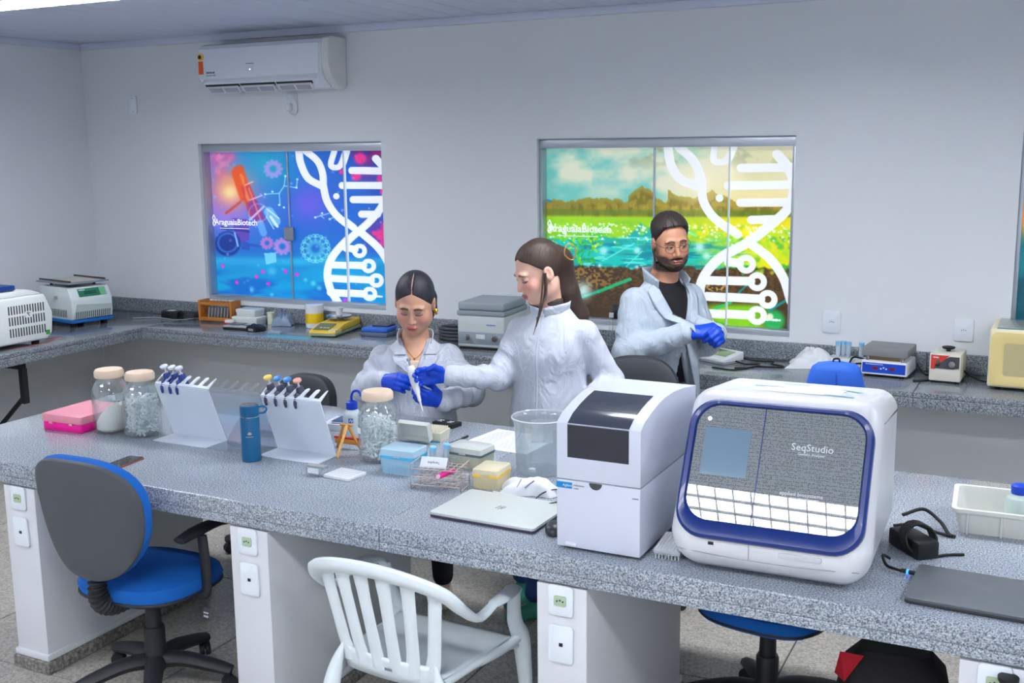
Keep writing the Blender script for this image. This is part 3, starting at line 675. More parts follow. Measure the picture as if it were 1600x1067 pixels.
box('brand_strip', (.052, .002, .019), (-.111,-.0008,.212), mat('agilent_blue', (10,130,200), .4), ts, 0)
text('Agilent', .011, WHITE, ts, (-.1,-.0022,.212), (PI/2,0,0)); marks(.036, .005, MGREY, ts, (-.062,-.0008,.214), (PI/2,0,0), 6); marks(.016, .005, MGREY, ts, (-.072,-.0008,.204), (PI/2,0,0), 7)
prism('latch', rrect(.04, .011, .005, 4, -.088, .024), .004, WHITE2, ts, .001, 1, 'XZ', -.004)
marks(.06, .005, LGREY, ts, (.082,-.0008,.02), (PI/2,0,0), 8); box('side_badge', (.02,.0015,.004), (.122,-.0006,.197), MGREY, ts, 0)

# genetic analyser
sq = thing('genetic_analyzer', (-.695, 2.98, Z), math.radians(1.5), 'big rounded white sequencer with blue-ringed glass front', 'lab instrument')
SQW = mat('sequencer_white', (214,217,223), .3, coat=.2); SQB = mat('sequencer_blue', (4,42,118), .35, coat=.15)
def nodes_dots(name, c1, c2):
    m = mat(name, c1, .012, spec=.5); nt = m.node_tree; b = nt.nodes['Principled BSDF']
    tc = nt.nodes.new('ShaderNodeTexCoord'); v = nt.nodes.new('ShaderNodeTexVoronoi'); v.inputs['Scale'].default_value = 190; v.inputs['Randomness'].default_value = .5
    r = nt.nodes.new('ShaderNodeValToRGB'); r.color_ramp.elements[0].position = .25; r.color_ramp.elements[1].position = .5
    r.color_ramp.elements[0].color = lin(c2)+(1,); r.color_ramp.elements[1].color = lin(c1)+(1,)
    nt.links.new(tc.outputs['Object'], v.inputs['Vector']); nt.links.new(v.outputs['Distance'], r.inputs['Fac']); nt.links.new(r.outputs['Color'], b.inputs['Base Color'])
    b.inputs['Coat Roughness'].default_value = .02
    return m
SQG = nodes_dots('sequencer_glass', (134,140,144), (92,98,102))
prof = [(.05,0),(.015,.02),(-.012,.06),(-.016,.1),(-.012,.128),(.19,.478),(.215,.492),(.26,.494),(.6,.456),(.625,.43),(.63,.06),(.60,0)]
def sqfn(co):
    k = 1 - .10*max(0, (.1-co.z)/.1)**1.5 - .03*max(0, (co.z-.3)/.2)
    return Vector((co.x*k, co.y, co.z+.012))
rim_prism('housing', prof, .575, SQW, sq, .062, 6, 'YZ', -.2875, sqfn, .0)
for sx in (-1, 1):
    for y in (.1, .52): cyl('foot', .022, .014, (sx*.18, y, 0), BLACKR, sq, 16)
# tilted front: face frame
fo = Vector((0, -.014, .14)); fu = Vector((0, .202, .35)).normalized(); fn_ = Vector((0, -fu.z, fu.y)); FL_ = .404
def face(a, b, h=0.): return fo + Vector((a, 0, 0)) + fu*b + fn_*h
def floop(w, hgt, r, cb, h, n=8): return [face(a, b, h) for a, b in rrect(w, hgt, r, n, 0, cb)]
loops = [floop(.535,.42,.085,.188,-.02), floop(.535,.42,.085,.188,.006), floop(.52,.405,.08,.189,.013), floop(.497,.362,.072,.203,.011), floop(.487,.35,.07,.206,.003), floop(.487,.35,.07,.206,-.02)]
loft('blue_surround', loops, SQB, sq, False, False)
inner = rrect(.486,.349,.07,8,0,.206); split = -.045
def clip(poly, x, keep_left):
    out = []
    for i in range(len(poly)):
        a, b = poly[i], poly[(i+1) % len(poly)]; ia = (a[0] <= x) == keep_left; ib = (b[0] <= x) == keep_left
        if ia: out.append(a)
        if ia != ib: t = (x-a[0])/(b[0]-a[0]); out.append((x, a[1]+t*(b[1]-a[1])))
    return out
for kl, xx in ((True, split-.0012), (False, split+.0012)):
    pl = clip(inner, xx, kl); d = loft('glass_door', [[face(a, b, -.02) for a, b in pl], [face(a, b, .003) for a, b in pl]], SQG, sq)
    if kl: door_l = d
    else: door_r = d
face_rot = (PI/2-math.atan2(fu.y, fu.z), 0, 0)
scr = [(-.215,.165),(-.078,.165),(-.078,.31),(-.215,.31)]
SCRN = mat('touch_screen', (112,138,160), .08, coat=.5)
loft('touch_screen', [[face(a, b, .0) for a, b in scr], [face(a, b, .0042) for a, b in scr]], SCRN, door_l)
tube('door_seam', [face(split, .031, .0035), face(split, .381, .0035)], .0016, SQB, sq, 6)
cyl('status_lamp', .006, .002, face(-.208, .336, .004), mat('blue_led', (200,225,255), .4, emit=3.5, emitc=(170,210,255)), door_l, 12, rot=rotm(face_rot[0]))
SQT = mat('pale_print', (216,222,226), .5)
text('SeqStudio', .03, SQT, door_r, face(.1, .275, .0035), face_rot); text('Genetic Analyzer', .011, SQT, door_r, face(.1, .256, .0035), face_rot)
text('applied biosystems', .016, SQT, door_r, face(.085, .137, .0035), face_rot); marks(.08, .005, SQT, door_r, face(.095, .125, .0035), face_rot, 9)
tube('chin_seam', [(-.26,-.008,.075),(-.1,-.0175,.07),(.1,-.0175,.07),(.26,-.006,.075)], .0012, MGREY, sq, 6, 6)
tube('door_seam', [(split,-.0175,.07),(split,-.0165,.12),(split+.001,-.013,.14)], .0012, MGREY, sq, 6)
box('usb_port', (.016,.004,.009), (-.155,-.0165,.105), BLACK, sq, .001)
prism('drawer_grip', rrect(.12, .016, .006, 4, .1, .098), .006, mat('grip_shadow', (196,200,206), .4), sq, .002, 2, 'XZ', -.0195)
PAPER_T = mat('taped_sheet', (232,230,226), .5); BTAPE = mat('blue_tape', (120,190,225), .4)
ang_t = math.atan2(-.038, .34)
def on_top(x, y, h=.0008): return Vector((x, y, .5065-(y-.26)*.1118+h))
ngon_plate('taped_sheet', [on_top(-.1,.27), on_top(.14,.27), on_top(.15,.5), on_top(-.09,.5)], PAPER_T, sq)
for a in ((-.13,.4,-.04,.412), (-.06,.5,.02,.506), (.1,.29,.19,.27), (.13,.46,.19,.42)):
    p = Vector((a[0], a[1], 0)); q = Vector((a[2], a[3], 0)); n2 = Vector((-(q-p).y, (q-p).x, 0)).normalized()*.009
    ngon_plate('tape_piece', [on_top(*(p-n2).xy, .0016), on_top(*(q-n2).xy, .0016), on_top(*(q+n2).xy, .0016), on_top(*(p+n2).xy, .0016)], BTAPE, sq)
prism('side_vent', [(.35,.3),(.42,.3),(.42,.4),(.36,.4)], .004, LGREY, sq, .001, 1, 'YZ', .279)

# cable and power brick behind the sequencer
def cable(name, pts, r, label, m=BLACKR, group='loose black cables', cat='cable', sm_=8):
    o = tube(name, pts, r, m, None, 8, sm_); return tag(o, label, cat, group)
pb = thing('power_brick', (-.345, 3.43, Z), .7, 'black power brick with wound cable right of the sequencer', 'power adapter')
box('brick', (.075, .16, .055), (0,0,.0285), BLACK, pb, .008)
for k in range(4): tube('wound_cable', [(math.cos(t)*.052, -.02+.02*math.sin(t*1)+k*.011-.02, .05+math.sin(t)*.043) for t in np.linspace(0, 2*PI, 18)[:-1]], .0042, BLACKR, pb, 6, 0, True)
cable('power_cable', [(-.40,3.62,Z+.05),(-.345,3.69,Z+.055),(-.29,3.66,Z+.03),(-.26,3.62,Z+.007),(-.24,3.6,Z+.006)], .006, 'thick black cable leaving the back of the sequencer')
cable('power_cable', [(-.42,3.56,Z+.03),(-.36,3.6,Z+.03),(-.30,3.61,Z+.01),(-.25,3.6,Z+.006)], .005, 'lower black cable curling beside the sequencer')
cable('power_cable', [(-.34,3.4,Z+.03),(-.3,3.38,Z+.008),(-.24,3.43,Z+.005),(-.2,3.45,Z+.005)], .0045, 'short black cable running right from the power brick')
ch = thing('laptop_charger_plug', (-.338, 3.215, Z), 0, 'black charger plug with glowing blue ring in the dark laptop', 'charger cable')
tube('cord', [(-.06,.1,.008),(-.075,.06,.03),(-.06,.03,.012),(-.03,.01,.011),(-.012,.005,.011)], .0045, BLACKR, ch, 8, 6)
tube('plug', [(-.014,.006,.012),(.026,-.004,.012)], .0065, BLACK, ch, 10); tube('light_ring', [(.001,.0022,.012),(.007,.0008,.012)], .0072, mat('blue_ring', (60,130,255), .3, emit=4, emitc=(40,110,255)), ch, 12)

# laptops
def laptop(name, x, y, w, d, rz, m, mdark, label, logo):
    r = thing(name, (x, y, Z), rz, label, 'laptop')
    prism('base', rrect(w, d, .012, 4), .008, mdark, r, .002, 2, 'XY', .002)
    prism('keyboard_deck', rrect(w, d, .012, 4), .003, m, r, .001, 1, 'XY', .0102)
    prism('lid', rrect(w, d, .012, 4), .006, m, r, .002, 2, 'XY', .0138)
    for sx in (-1, 1): box('foot_strip', (.1,.008,.002), (sx*w*.3,-d*.42,.001), BLACKR, r, 0)
    if logo:
        for (x0, y0, x1, y1) in ((-.013,-.012,-.005,.018),(-.002,-.018,.006,.008),(.001,-.002,.0075,.018),(.008,-.012,.016,.014),(-.0085,.002,-.0065,.008)):
            tube('maker_mark', [(x0,y0,.0199),(x1,y1,.0199)], .0011, DGREY, r, 5)
    return r
LAPS = mat('laptop_silver', (208,216,214), .35, metal=.15); LAPD = mat('laptop_dark_edge', (58,52,80), .4)
laptop('closed_laptop', -1.665, 3.212, .40, .285, math.radians(-1.5), LAPS, LAPD, 'closed pale silver laptop with slanted lines mark in front of the white instrument', True)
laptop('closed_laptop', -.105, 3.135, .42, .27, math.radians(-2), mat('laptop_gunmetal', (104,110,116), .4, metal=.2), mat('gunmetal_dark', (48,50,54), .4), 'closed dark grey laptop at the right end of the bench', False)
ms = thing('computer_mouse', (-1.418, 3.12, Z), .3, 'dark computer mouse beside the silver laptop', 'mouse')
loops = []
for k, (s, zz) in enumerate(((.92,.001),(1,.008),(.97,.018),(.85,.026),(.6,.032),(.25,.0345))):
    loops.append([(s*.031*math.cos(a), s*.055*math.sin(a)*(1 if k < 3 else .95)-(k > 3)*.004, zz) for a in np.linspace(0, 2*PI, 25)[:-1]])
loft('mouse_shell', loops, mat('mouse_grey', (48,50,58), .35), ms); box('scroll_wheel', (.006,.016,.01), (0,.03,.029), BLACKR, ms, .003)

# grey 96 well tip rack next to the white instrument
tr = thing('well_rack', (-1.015, 3.12, Z), math.radians(5), 'flat grey ninety-six well rack between the two white instruments', 'rack')
RG = mat('rack_grey', (176,184,192), .45)
prism('plate', rrect(.086, .17, .006, 3), .012, RG, tr, .002, 1, 'XY', .018)
box('rack_skirt', (.08, .164, .004), (0,0,.016), RG, tr, .001)
bm = bmesh.new()
for i in range(8):
    for j in range(16): bm_tube(bm, [(-.0355+i*.0101, -.077+j*.0103, .0), (-.0355+i*.0101, -.077+j*.0103, .017)], .003, 6)
w_ = from_bm('well_tubes', bm, RG, tr); w_['kind'] = 'stuff'
bm = bmesh.new()
for i in range(8):
    for j in range(16): bm_tube(bm, [(-.0355+i*.0101, -.077+j*.0103, .0301), (-.0355+i*.0101, -.077+j*.0103, .0312)], .0036, 8)
w_ = from_bm('well_rims', bm, LGREY, tr); w_['kind'] = 'stuff'

# white tray with wash bottles
ty = thing('plastic_tray', (-.02, 3.80, Z), math.radians(3), 'white plastic tray holding blue-capped bottles at the right edge', 'tray')
TW, TD, TH = .47, .27, .085; TRM = mat('tray_white', (214,216,210), .4)
def rl(w, d, z, r=.02): return [(a, b, z) for a, b in rrect(w, d, r, 4)]
loft('tray_shell', [rl(TW-.03,TD-.03,0), rl(TW,TD,TH-.012), rl(TW+.02,TD+.02,TH-.012), rl(TW+.02,TD+.02,TH), rl(TW-.01,TD-.01,TH), rl(TW-.045,TD-.045,.006)], TRM, ty)
for k in range(5): box('rib', (.006,.01,TH-.014), (-TW/2+.04+k*.1,-TD/2+.002,(TH-.012)/2), TRM, ty, .001)
def wash_bottle(x, y, z, label, liquid=None, s=1., nozzle=True, r0=.041, loop=True):
    r = thing('wash_bottle', (x, y, z), random.uniform(-.3,.3), label, 'bottle', 'blue capped wash bottles')
    body = mat('bottle_pe', (212,226,232), .35, trans=.35, ior=1.2)
    lathe('bottle_body', [(r0*.95*s,0),(r0*s,.005*s),(r0*s,.095*s),(r0*.93*s,.108*s),(r0*.6*s,.12*s),(r0*.5*s,.122*s),(r0*.5*s,.126*s)], liquid or body, r, 28)
    lathe('cap', [(r0*.6*s,.122*s),(r0*.62*s,.125*s),(r0*.62*s,.15*s),(r0*.5*s,.154*s),(r0*.18*s,.158*s)], BLUE, r, 28)
    for k in range(20):
        a = k*PI/10
    if loop: tube('nozzle', [(0,0,.155*s),(0,0,.175*s),(.012*s,0,.195*s),(.035*s,0,.197*s),(.048*s,0,.178*s)], .0052*s, BLUE, r, 8, 6)
    return r
LIQ = mat('bottle_liquid', (200,218,212), .35, trans=.25, ior=1.2)
wash_bottle(-.065, 3.775, Z+.0062, 'pale wash bottle with blue cap at the front of the white tray', LIQ, .95, r0=.045, loop=False)
wash_bottle(.02, 3.80, Z+.0062, 'second wash bottle with blue spout in the white tray', LIQ, 1., r0=.04)
wash_bottle(.07, 3.87, Z+.0062, 'rear wash bottle with blue spout in the white tray', LIQ, 1.02, r0=.036)
am = thing('amber_bottle', (.125, 3.79, Z+.0062), 0, 'brown amber bottle at the right of the white tray', 'bottle')
lathe('bottle_body', [(.036,0),(.038,.005),(.038,.12),(.018,.15),(.018,.165)], mat('amber_glass', (110,52,14), .1, trans=.5), am, 24); lathe('cap', [(.021,.158),(.021,.19),(.017,.193)], BLACK, am, 20)

# microscope under a blue dust cover behind the sequencer
mc = thing('covered_microscope', (-.72, 4.13, Z), .1, 'blue fabric dust cover standing over a microscope behind the sequencer', 'dust cover')
COV = mat('blue_cover', (18,82,180), .75, bump=.25, bscale=14)
def cv(w, d, z, skew=0): return [(a+skew, b, z) for a, b in rrect(w, d, min(w,d)*.25, 5)]
loft('cover', [cv(.30,.26,.0), cv(.285,.25,.1,.002), cv(.26,.22,.22), cv(.215,.17,.34,-.003), cv(.175,.13,.415,-.002), cv(.14,.1,.43), cv(.05,.045,.44)], COV, mc)
tube('cover_seam', [(.02,-.131,.01),(.02,-.126,.1),(.016,-.112,.22),(.01,-.087,.34),(.006,-.067,.405),(0,-.045,.43)], .0022, mat('cover_seam_blue', (12,64,160), .8), mc, 6, 4)
tube('carry_loop', [(-.012,0,.434),(-.01,0,.45),(.008,0,.452),(.012,0,.434)], .004, BLACK, mc, 6, 4)
rd = thing('red_folder', (-1.06, 3.86, Z), 0, 'narrow red folder standing upright behind the sequencer', 'folder')
box('folder_board', (.012,.2,.23), (0,0,.115), mat('folder_red', (210,40,70), .5), rd, .002); box('folder_spine', (.014,.01,.232), (0,-.104,.116), mat('folder_blue', (30,60,130), .5), rd, .002)
# ------------------------------------------------------------------ small things on the bench
LIDB = mat('beige_lid', (226,204,180), .5); TIPM = mat('pale_tips', (236,243,246), .4); POWD = mat('powder', (224,224,220), .8)
def glass_jar(x, y, label, kind):
    r = thing('glass_jar', (x, y, Z), random.uniform(0, 3), label, 'jar', 'glass jars with beige lids')
    out = [(.06,0),(.076,.004),(.082,.02),(.083,.16),(.08,.19),(.066,.222),(.058,.235),(.058,.258)]
    inn = [(.055,.258),(.055,.234),(.063,.22),(.0765,.188),(.0795,.16),(.0785,.022),(.07,.008),(.0,.006)]
    lathe('jar_glass', [(1e-6,0)]+out+inn, GLASS, r, 40, caps=False, ang=60)
    lathe('lid', [(.057,.25),(.062,.2505),(.064,.254),(.064,.276),(.058,.285),(.03,.288)], LIDB, r, 40)
    if kind == 'tips':
        bm = bmesh.new(); rg = random.Random(int(x*1000))
        for k in range(420):
            a = rg.uniform(0, 2*PI); q = math.sqrt(rg.random()); zz = .014+rg.random()*.165*(1-.25*(math.cos(a-1)*q > .3)*rg.random())
            R = q*(.062 if zz < .02 else .066); p = Vector((R*math.cos(a), R*math.sin(a), zz)); d = Vector((rg.gauss(0,1), rg.gauss(0,1), rg.gauss(0,.7))).normalized()*.011
            bm_tube(bm, [p-d, p-d*.2, p+d], [.005,.0045,.002], 6)
        t = from_bm('tip_filling', bm, TIPM, r); t['kind'] = 'stuff'
    else:
        loops = []
        for k, (rr, zz, dx) in enumerate(((.06,.009,0),(.072,.02,0),(.07,.045,.002),(.058,.08,.014),(.042,.11,.026),(.03,.125,.034),(.012,.13,.036))):
            loops.append([(dx+rr*math.cos(a)*(1+.06*math.sin(3*a+k)), rr*math.sin(a)*(1+.05*math.cos(4*a+k)), zz+.006*math.sin(2*a)*(k > 1)) for a in np.linspace(0, 2*PI, 29)[:-1]])
        loft('powder_bag', loops, POWD, r)
        box('paper_tag', (.03,.0015,.022), (.02,-.0745,.17), WHITE, r, 0, rot=rotm(0,0,.0))
    return r
j1 = glass_jar(-3.775, 3.49, 'glass jar with a bag of white powder beside the pink box', 'powder'); j1.rotation_euler[2] = .6
j2 = glass_jar(-3.6, 3.5, 'glass jar full of white tips beside the white pipette stand', 'tips')
j3 = glass_jar(-2.42, 3.605, 'glass jar full of clear tips in the middle of the bench', 'tips'); j3.rotation_euler[2] = -.4
pydata('label_strip', [(.0836*math.cos(a), .0836*math.sin(a), z) for a in np.linspace(3.6, 4.7, 9) for z in (.118,.142)], [(2*k, 2*k+2, 2*k+3, 2*k+1) for k in range(8)], mat('paper_label', (238,238,238), .6), j3)

PINK = mat('hot_pink', (240,20,150), .4); PINKL = mat('pink_lid', (244,160,180), .3, trans=.25)
pk = thing('pink_box', (-3.985, 3.53, Z), math.radians(2), 'hot pink sample box with a paler translucent lid', 'box')
prism('base', rrect(.235, .29, .012, 4), .038, PINK, pk, .003, 2, 'XY', 0); prism('lid', rrect(.24, .295, .012, 4), .036, PINKL, pk, .004, 2, 'XY', .0385)
for dx in (-.06, .06): box('clasp', (.022,.006,.012), (dx,-.15,.038), PINKL, pk, .002)
cb_ = thing('coiled_cable', (-4.12, 3.86, Z), 0, 'small black cable coil at the far left end of the bench', 'cable')
for k in range(3): tube('cable_turn', [(.045*math.cos(a)+k*.006, .03*math.sin(a), .005+.007*k) for a in np.linspace(0, 2*PI, 20)[:-1]], .004, BLACKR, cb_, 6, 0, True)
ph = thing('smartphone', (-3.332, 3.117, Z), math.radians(-63+90-30), 'smartphone with copper edge lying behind the blue chair', 'phone')
ph.rotation_euler[2] = math.radians(5)
prism('phone_body', rrect(.078, .175, .01, 4), .007, mat('copper', (176,110,90), .3, metal=.6), ph, .002, 2, 'XY', 0); prism('screen', rrect(.073, .17, .008, 4), .001, mat('phone_screen', (56,54,50), .05), ph, 0, 1, 'XY', .0068)

# bent acrylic pipette stands
MILK = mat('milky_acrylic', (212,221,233), .3); 
def pip_stand(x, label, m, notches=6, w=.3, y=3.565, hh=.245):
    r = thing('pipette_stand', (x, y, Z), 0, label, 'pipette stand', 'bent acrylic pipette stands')
    t = .0045; lean = .095
    box('base_plate', (w, .135, t), (0, -.0655, t/2), m, r, .0015)
    d = Vector((0, -lean, hh)); n = Vector((0, -hh, -lean)).normalized()*t
    p0 = Vector((0, 0, .002)); p1 = p0+d
    pydata('panel', [(sx*w/2, (p+q).y, (p+q).z) for p in (p0, p1) for q in (Vector(), n) for sx in (-1, 1)], [(0,1,3,2),(4,6,7,5),(0,4,5,1),(2,3,7,6),(0,2,6,4),(1,5,7,3)], m, r, False)
    # comb flange bent back and up, with hooked teeth
    L = .064; ang = math.radians(34); nt_ = notches; pit = w/nt_
    def P(a, b, c): return Vector((a, p1.y+b*math.cos(ang)-c*math.sin(ang), p1.z+b*math.sin(ang)+c*math.cos(ang)))
    bm = bmesh.new()
    polys = [[(-w/2, 0), (w/2, 0), (w/2, L*.22), (-w/2, L*.22)]]
    for k in range(nt_+1):
        xr = w/2-k*pit
        T = [(xr+.1*pit, L*.2), (xr+.12*pit, L*.55), (xr+.22*pit, L*.8), (xr+.24*pit, L*.97), (xr+.1*pit, L), (xr-.1*pit, L*.9), (xr-.2*pit, L*.6), (xr-.32*pit, L*.2)]
        polys.append([(min(max(a, -w/2), w/2), b) for a, b in T])
    for poly in polys:
        lo = [bm.verts.new(P(a, b, 0)) for a, b in poly]; hi = [bm.verts.new(P(a, b, t)) for a, b in poly]; n_ = len(poly)
        bm.faces.new(lo[::-1]); bm.faces.new(hi)
        for i in range(n_): bm.faces.new((lo[i], lo[(i+1) % n_], hi[(i+1) % n_], hi[i]))
    bmesh.ops.remove_doubles(bm, verts=bm.verts, dist=1e-6); bmesh.ops.dissolve_degenerate(bm, edges=bm.edges, dist=1e-6)
    from_bm('notched_comb', bm, m, r, False)
    return r, (p1, ang, pit, w)
STW1, g_1 = pip_stand(-3.33, 'milky pipette stand holding three dark blue pipettes', MILK)
STC, g_c = pip_stand(-3.04, 'clear acrylic pipette stand behind the blue thermos', ACRYL, 5, .265)
STW2, g_2 = pip_stand(-2.75, 'milky pipette stand holding four grey pipettes with coloured buttons', MILK)
stl = thing('acrylic_rack', (-3.03, 3.73, Z), 0, 'low clear acrylic rack with hooks behind the thermos', 'rack')
box('base_plate', (.26,.1,.004), (0,0,.002), ACRYL, stl, .001); box('back_panel', (.26,.004,.16), (0,.03,.084), ACRYL, stl, .001); box('shelf', (.26,.07,.004), (0,0,.125), ACRYL, stl, .001)
for k in range(4): tube('hook', [(-.1+k*.06,-.035,.127),(-.1+k*.06,-.05,.13),(-.09+k*.06,-.055,.145)], .003, ACRYL, stl, 6)
box('pink_card', (.1,.002,.09), (-.03,.036,.06), mat('pink_card', (222,130,130), .6), stl, 0); box('teal_card', (.11,.002,.08), (.08,.036,.055), mat('teal_card', (120,176,190), .6), stl, 0)
NAVY = mat('navy_pipette', (34,58,130), .4); PGREY = mat('pipette_grey', (58,62,84), .4); PBODY = mat('pipette_light', (206,212,220), .4)
def pipette(x, y, z, cbody, cbutton, label, group, tilt=.37):
    r = thing('pipette', (x, y, z), 0, label, 'pipette', group); r.rotation_euler = (tilt, 0, 0)
    lathe('button', [(.0155,.086),(.0175,.088),(.0175,.095),(.0125,.098)], cbutton, r, 18); cyl('plunger_rod', .004, .04, (0,0,.05), PBODY, r, 10)
    loft('handle', [[(a*s, b*s2, zz) for a, b in rrect(.028,.034,.012,4)] for s, s2, zz in ((.7,.7,-.12),(.9,.9,-.06),(1,1.05,.0),(1.05,1.15,.03),(.9,.95,.055),(.6,.6,.062))], cbody, r)
    tube('finger_hook', [(0,-.012,.035),(0,-.035,.03),(0,-.052,.012),(0,-.056,-.008)], [.009,.01,.008,.005], cbody, r, 8, 5, flat=.8)
    lathe('shaft', [(.0035,-.22),(.006,-.19),(.008,-.12)], PBODY, r, 14)
    return r
def hang(stand, geo, idx, cb, cbut, label, group):
    p1, ang, pit, w = geo; x = stand.location.x + w/2-(idx+.55)*pit
    pipette(x, stand.location.y+p1.y+.052, Z+p1.z-.01, cb, cbut, label, group)
BUTW = mat('button_pale', (200,206,222), .4); BUTY = mat('button_yellow', (228,196,90), .4); BUTB = mat('button_blue', (60,140,215), .4); BUTS = mat('button_salmon', (228,170,150), .4)
for k, i in enumerate((4.7, 3.8, 3.0)): hang(STW1, g_1, i, NAVY, BUTW, ['dark blue pipette with pale button nearest the jars', 'dark blue pipette with pale button in the middle of three', 'dark blue pipette with pale button nearest the thermos'][k], 'dark blue pipettes')
for i, bt_, nm in ((5, BUTY, 'grey pipette with yellow button on the milky stand'), (4, BUTB, 'grey pipette with blue button beside the yellow one'), (3, BUTB, 'grey pipette with blue button beside the salmon one'), (2, BUTS, 'grey pipette with salmon button on the milky stand')):
    hang(STW2, g_2, i, PGREY, bt_, nm, 'grey pipettes')

# thermos
th = thing('thermos_bottle', (-2.885, 3.375, Z), math.radians(30), 'tall petrol blue thermos bottle with handled cup lid', 'bottle')
TEAL = mat('petrol_blue', (14,92,138), .42)
lathe('flask', [(.036,0),(.0385,.003),(.0385,.178),(.0375,.182)], TEAL, th, 32); lathe('steel_ring', [(.0365,.182),(.0378,.183),(.0378,.186),(.0365,.187)], STEEL, th, 32)
lathe('cup_lid', [(.0375,.187),(.0385,.19),(.0385,.228),(.034,.232)], TEAL, th, 32); lathe('top_disc', [(.033,.232),(.031,.2335)], STEEL, th, 32)
tube('cup_handle', [(.037,0,.222),(.058,0,.224),(.068,0,.212),(.058,0,.198),(.037,0,.196)], .0045, TEAL, th, 8, 5)
GOLD = mat('pale_gold_print', (190,190,160), .5)
for k in range(7):
    a0 = math.radians(-55-30); t = (k-3)*.35
    tube('lotus_mark', [(.0388*math.cos(a0+s*t*.22), .0388*math.sin(a0+s*t*.22), .112+.014*s*math.cos(t)) for s in (.3,.7,1)], .0011, GOLD, th, 5)
tube('lotus_line', [(.0388*math.cos(a), .0388*math.sin(a), .106) for a in np.linspace(-1.9,-1.1,6)], .0009, GOLD, th, 5)

# wash bottle, easel, books, papers
wb_ = wash_bottle(-2.705, 3.83, Z, 'wash bottle with blue cap and square blue emblem by the middle jar', None, 1.08, r0=.037); wb_.rotation_euler[2] = .0
for k in range(10): tube('scale_mark', [(.0406*math.cos(a), .0406*math.sin(a), .02+.008*k) for a in np.linspace(-1.95, -1.95+(.22 if k % 5 == 0 else .13), 4)], .0006, BLUE, wb_, 4)
em = [(-.0009+.0409*math.cos(a), .0409*math.sin(a)) for a in np.linspace(-1.35,-.85,6)]
pydata('emblem', [(a, b, z) for a, b in em for z in (.078,.098)], [(2*k, 2*k+2, 2*k+3, 2*k+1) for k in range(5)], BLUE, wb_)
tube('emblem_mark', [(.0415*math.cos(a), .0415*math.sin(a), z) for a, z in ((-1.25,.082),(-1.2,.092),(-1.1,.092),(-1.06,.082),(-.98,.084),(-.95,.094))], .0012, WHITE, wb_, 5, 4)
EAS = mat('easel_wood', (206,140,60), .6); EASL = mat('easel_light', (232,176,100), .6)
ez = thing('mini_easel', (-2.62, 3.66, Z), math.radians(2), 'small wooden easel with red edged card in front of the wash bottle', 'easel')
for sx in (-1, 1): tube('front_leg', [(sx*.06,.02,.0),(sx*.012,.0,.105)], .006, EAS, ez, 6)
tube('rear_leg', [(.03,-.115,.0),(.01,-.005,.108)], .006, EASL, ez, 6); box('cross_bar', (.13,.018,.02), (0,.02,.032), EAS, ez, .002); box('top_bar', (.06,.012,.008), (.004,0,.108), EAS, ez, .002); box('red_edge', (.14,.012,.008), (0,.02,.047), mat('easel_red', (200,50,44), .5), ez, .001)
for k, (nm, s, c, m_, lab) in enumerate((('book', (.2,.15,.03), (-2.83,3.98,Z+.015), WHITE, 'thick white book under the navy notebook'), ('notebook', (.13,.1,.012), (-2.82,3.97,Z+.036), mat('navy_cover', (66,84,124), .5), 'navy notebook on top of the white book'), ('paper_box', (.1,.12,.05), (-2.60,3.93,Z+.025), WHITE, 'small white paper box behind the wash bottle'))):
    r = thing(nm, (c[0], c[1], Z if nm != 'notebook' else Z+.0302), .15, lab, 'book' if k < 2 else 'box')
    hh_ = s[2]
    box('cover' if k < 2 else 'box_body', (s[0], s[1], .003 if k < 2 else hh_), (0,0,hh_-.0015 if k < 2 else hh_/2), m_, r, .001)
    if k < 2: box('page_block', (s[0]-.004, s[1]-.004, hh_-.006), (.001,0,hh_/2), WHITE, r, 0); box('cover', (s[0], s[1], .003), (0,0,.0015), m_, r, .001)
    else: box('box_flap', (s[0], .03, .002), (0,-s[1]/2+.015,hh_+.001), WHITE, r, 0)
lh = thing('acrylic_label_holder', (-2.515, 3.315, Z), 0, 'small clear acrylic holder with grey label pad before the milky stand', 'holder')
box('clear_block', (.075,.05,.035), (0,0,.0175), ACRYL, lh, .003); box('grey_pad', (.08,.03,.005), (0,.0,.0378), mat('pad_grey', (150,154,156), .7), lh, .001); box('paper_label', (.05,.001,.02), (0,-.0256,.024), WHITE, lh, 0)
tl = thing('white_plate', (-2.41, 3.35, Z), math.radians(-5), 'flat white sample plate lying before the middle jar', 'plate')
prism('plate_body', rrect(.125, .11, .004, 3), .012, WHITE, tl, .002, 1, 'XY', 0)
for k in range(5): box('plate_groove', (.105,.006,.001), (0,-.04+k*.02,.0122), LGREY, tl, 0)

# tip boxes
def tip_box(x, y, rz, w, d, h, cb, cl, cband, label, lidh=.03, extra=None):
    r = thing('tip_box', (x, y, Z), rz, label, 'tip box', 'pipette tip boxes')
    loft('base', [rl(w*.93,d*.93,0,.008), rl(w,d,h*.62,.008)], cb, r); loft('tip_tray', [rl(w*1.02,d*1.02,h*.62,.008), rl(w*1.02,d*1.02,h*.74,.008)], cband, r)
    loft('lid', [rl(w*1.03,d*1.03,h*.7401,.008), rl(w*.99,d*.99,h*.97,.01), rl(w*.93,d*.93,h,.01)], cl, r)
    for k in range(8): box('base_rib', (.002,.002,h*.5), (-w*.4+k*w*.114,-d*.478,h*.33), cb, r, 0)
    box('latch', (.03,.004,.012), (0,-d*.52,h*.74), cl, r, .001)
    return r
LB = mat('tip_blue', (168,210,236), .35, trans=.3); LB2 = mat('tip_blue_band', (70,178,226), .4); LBL = mat('tip_blue_lid', (190,222,240), .25, trans=.45)
tip_box(-2.235, 3.50, math.radians(2), .15, .115, .1, LB, LBL, LB2, 'light blue pipette tip box beside the middle jar')
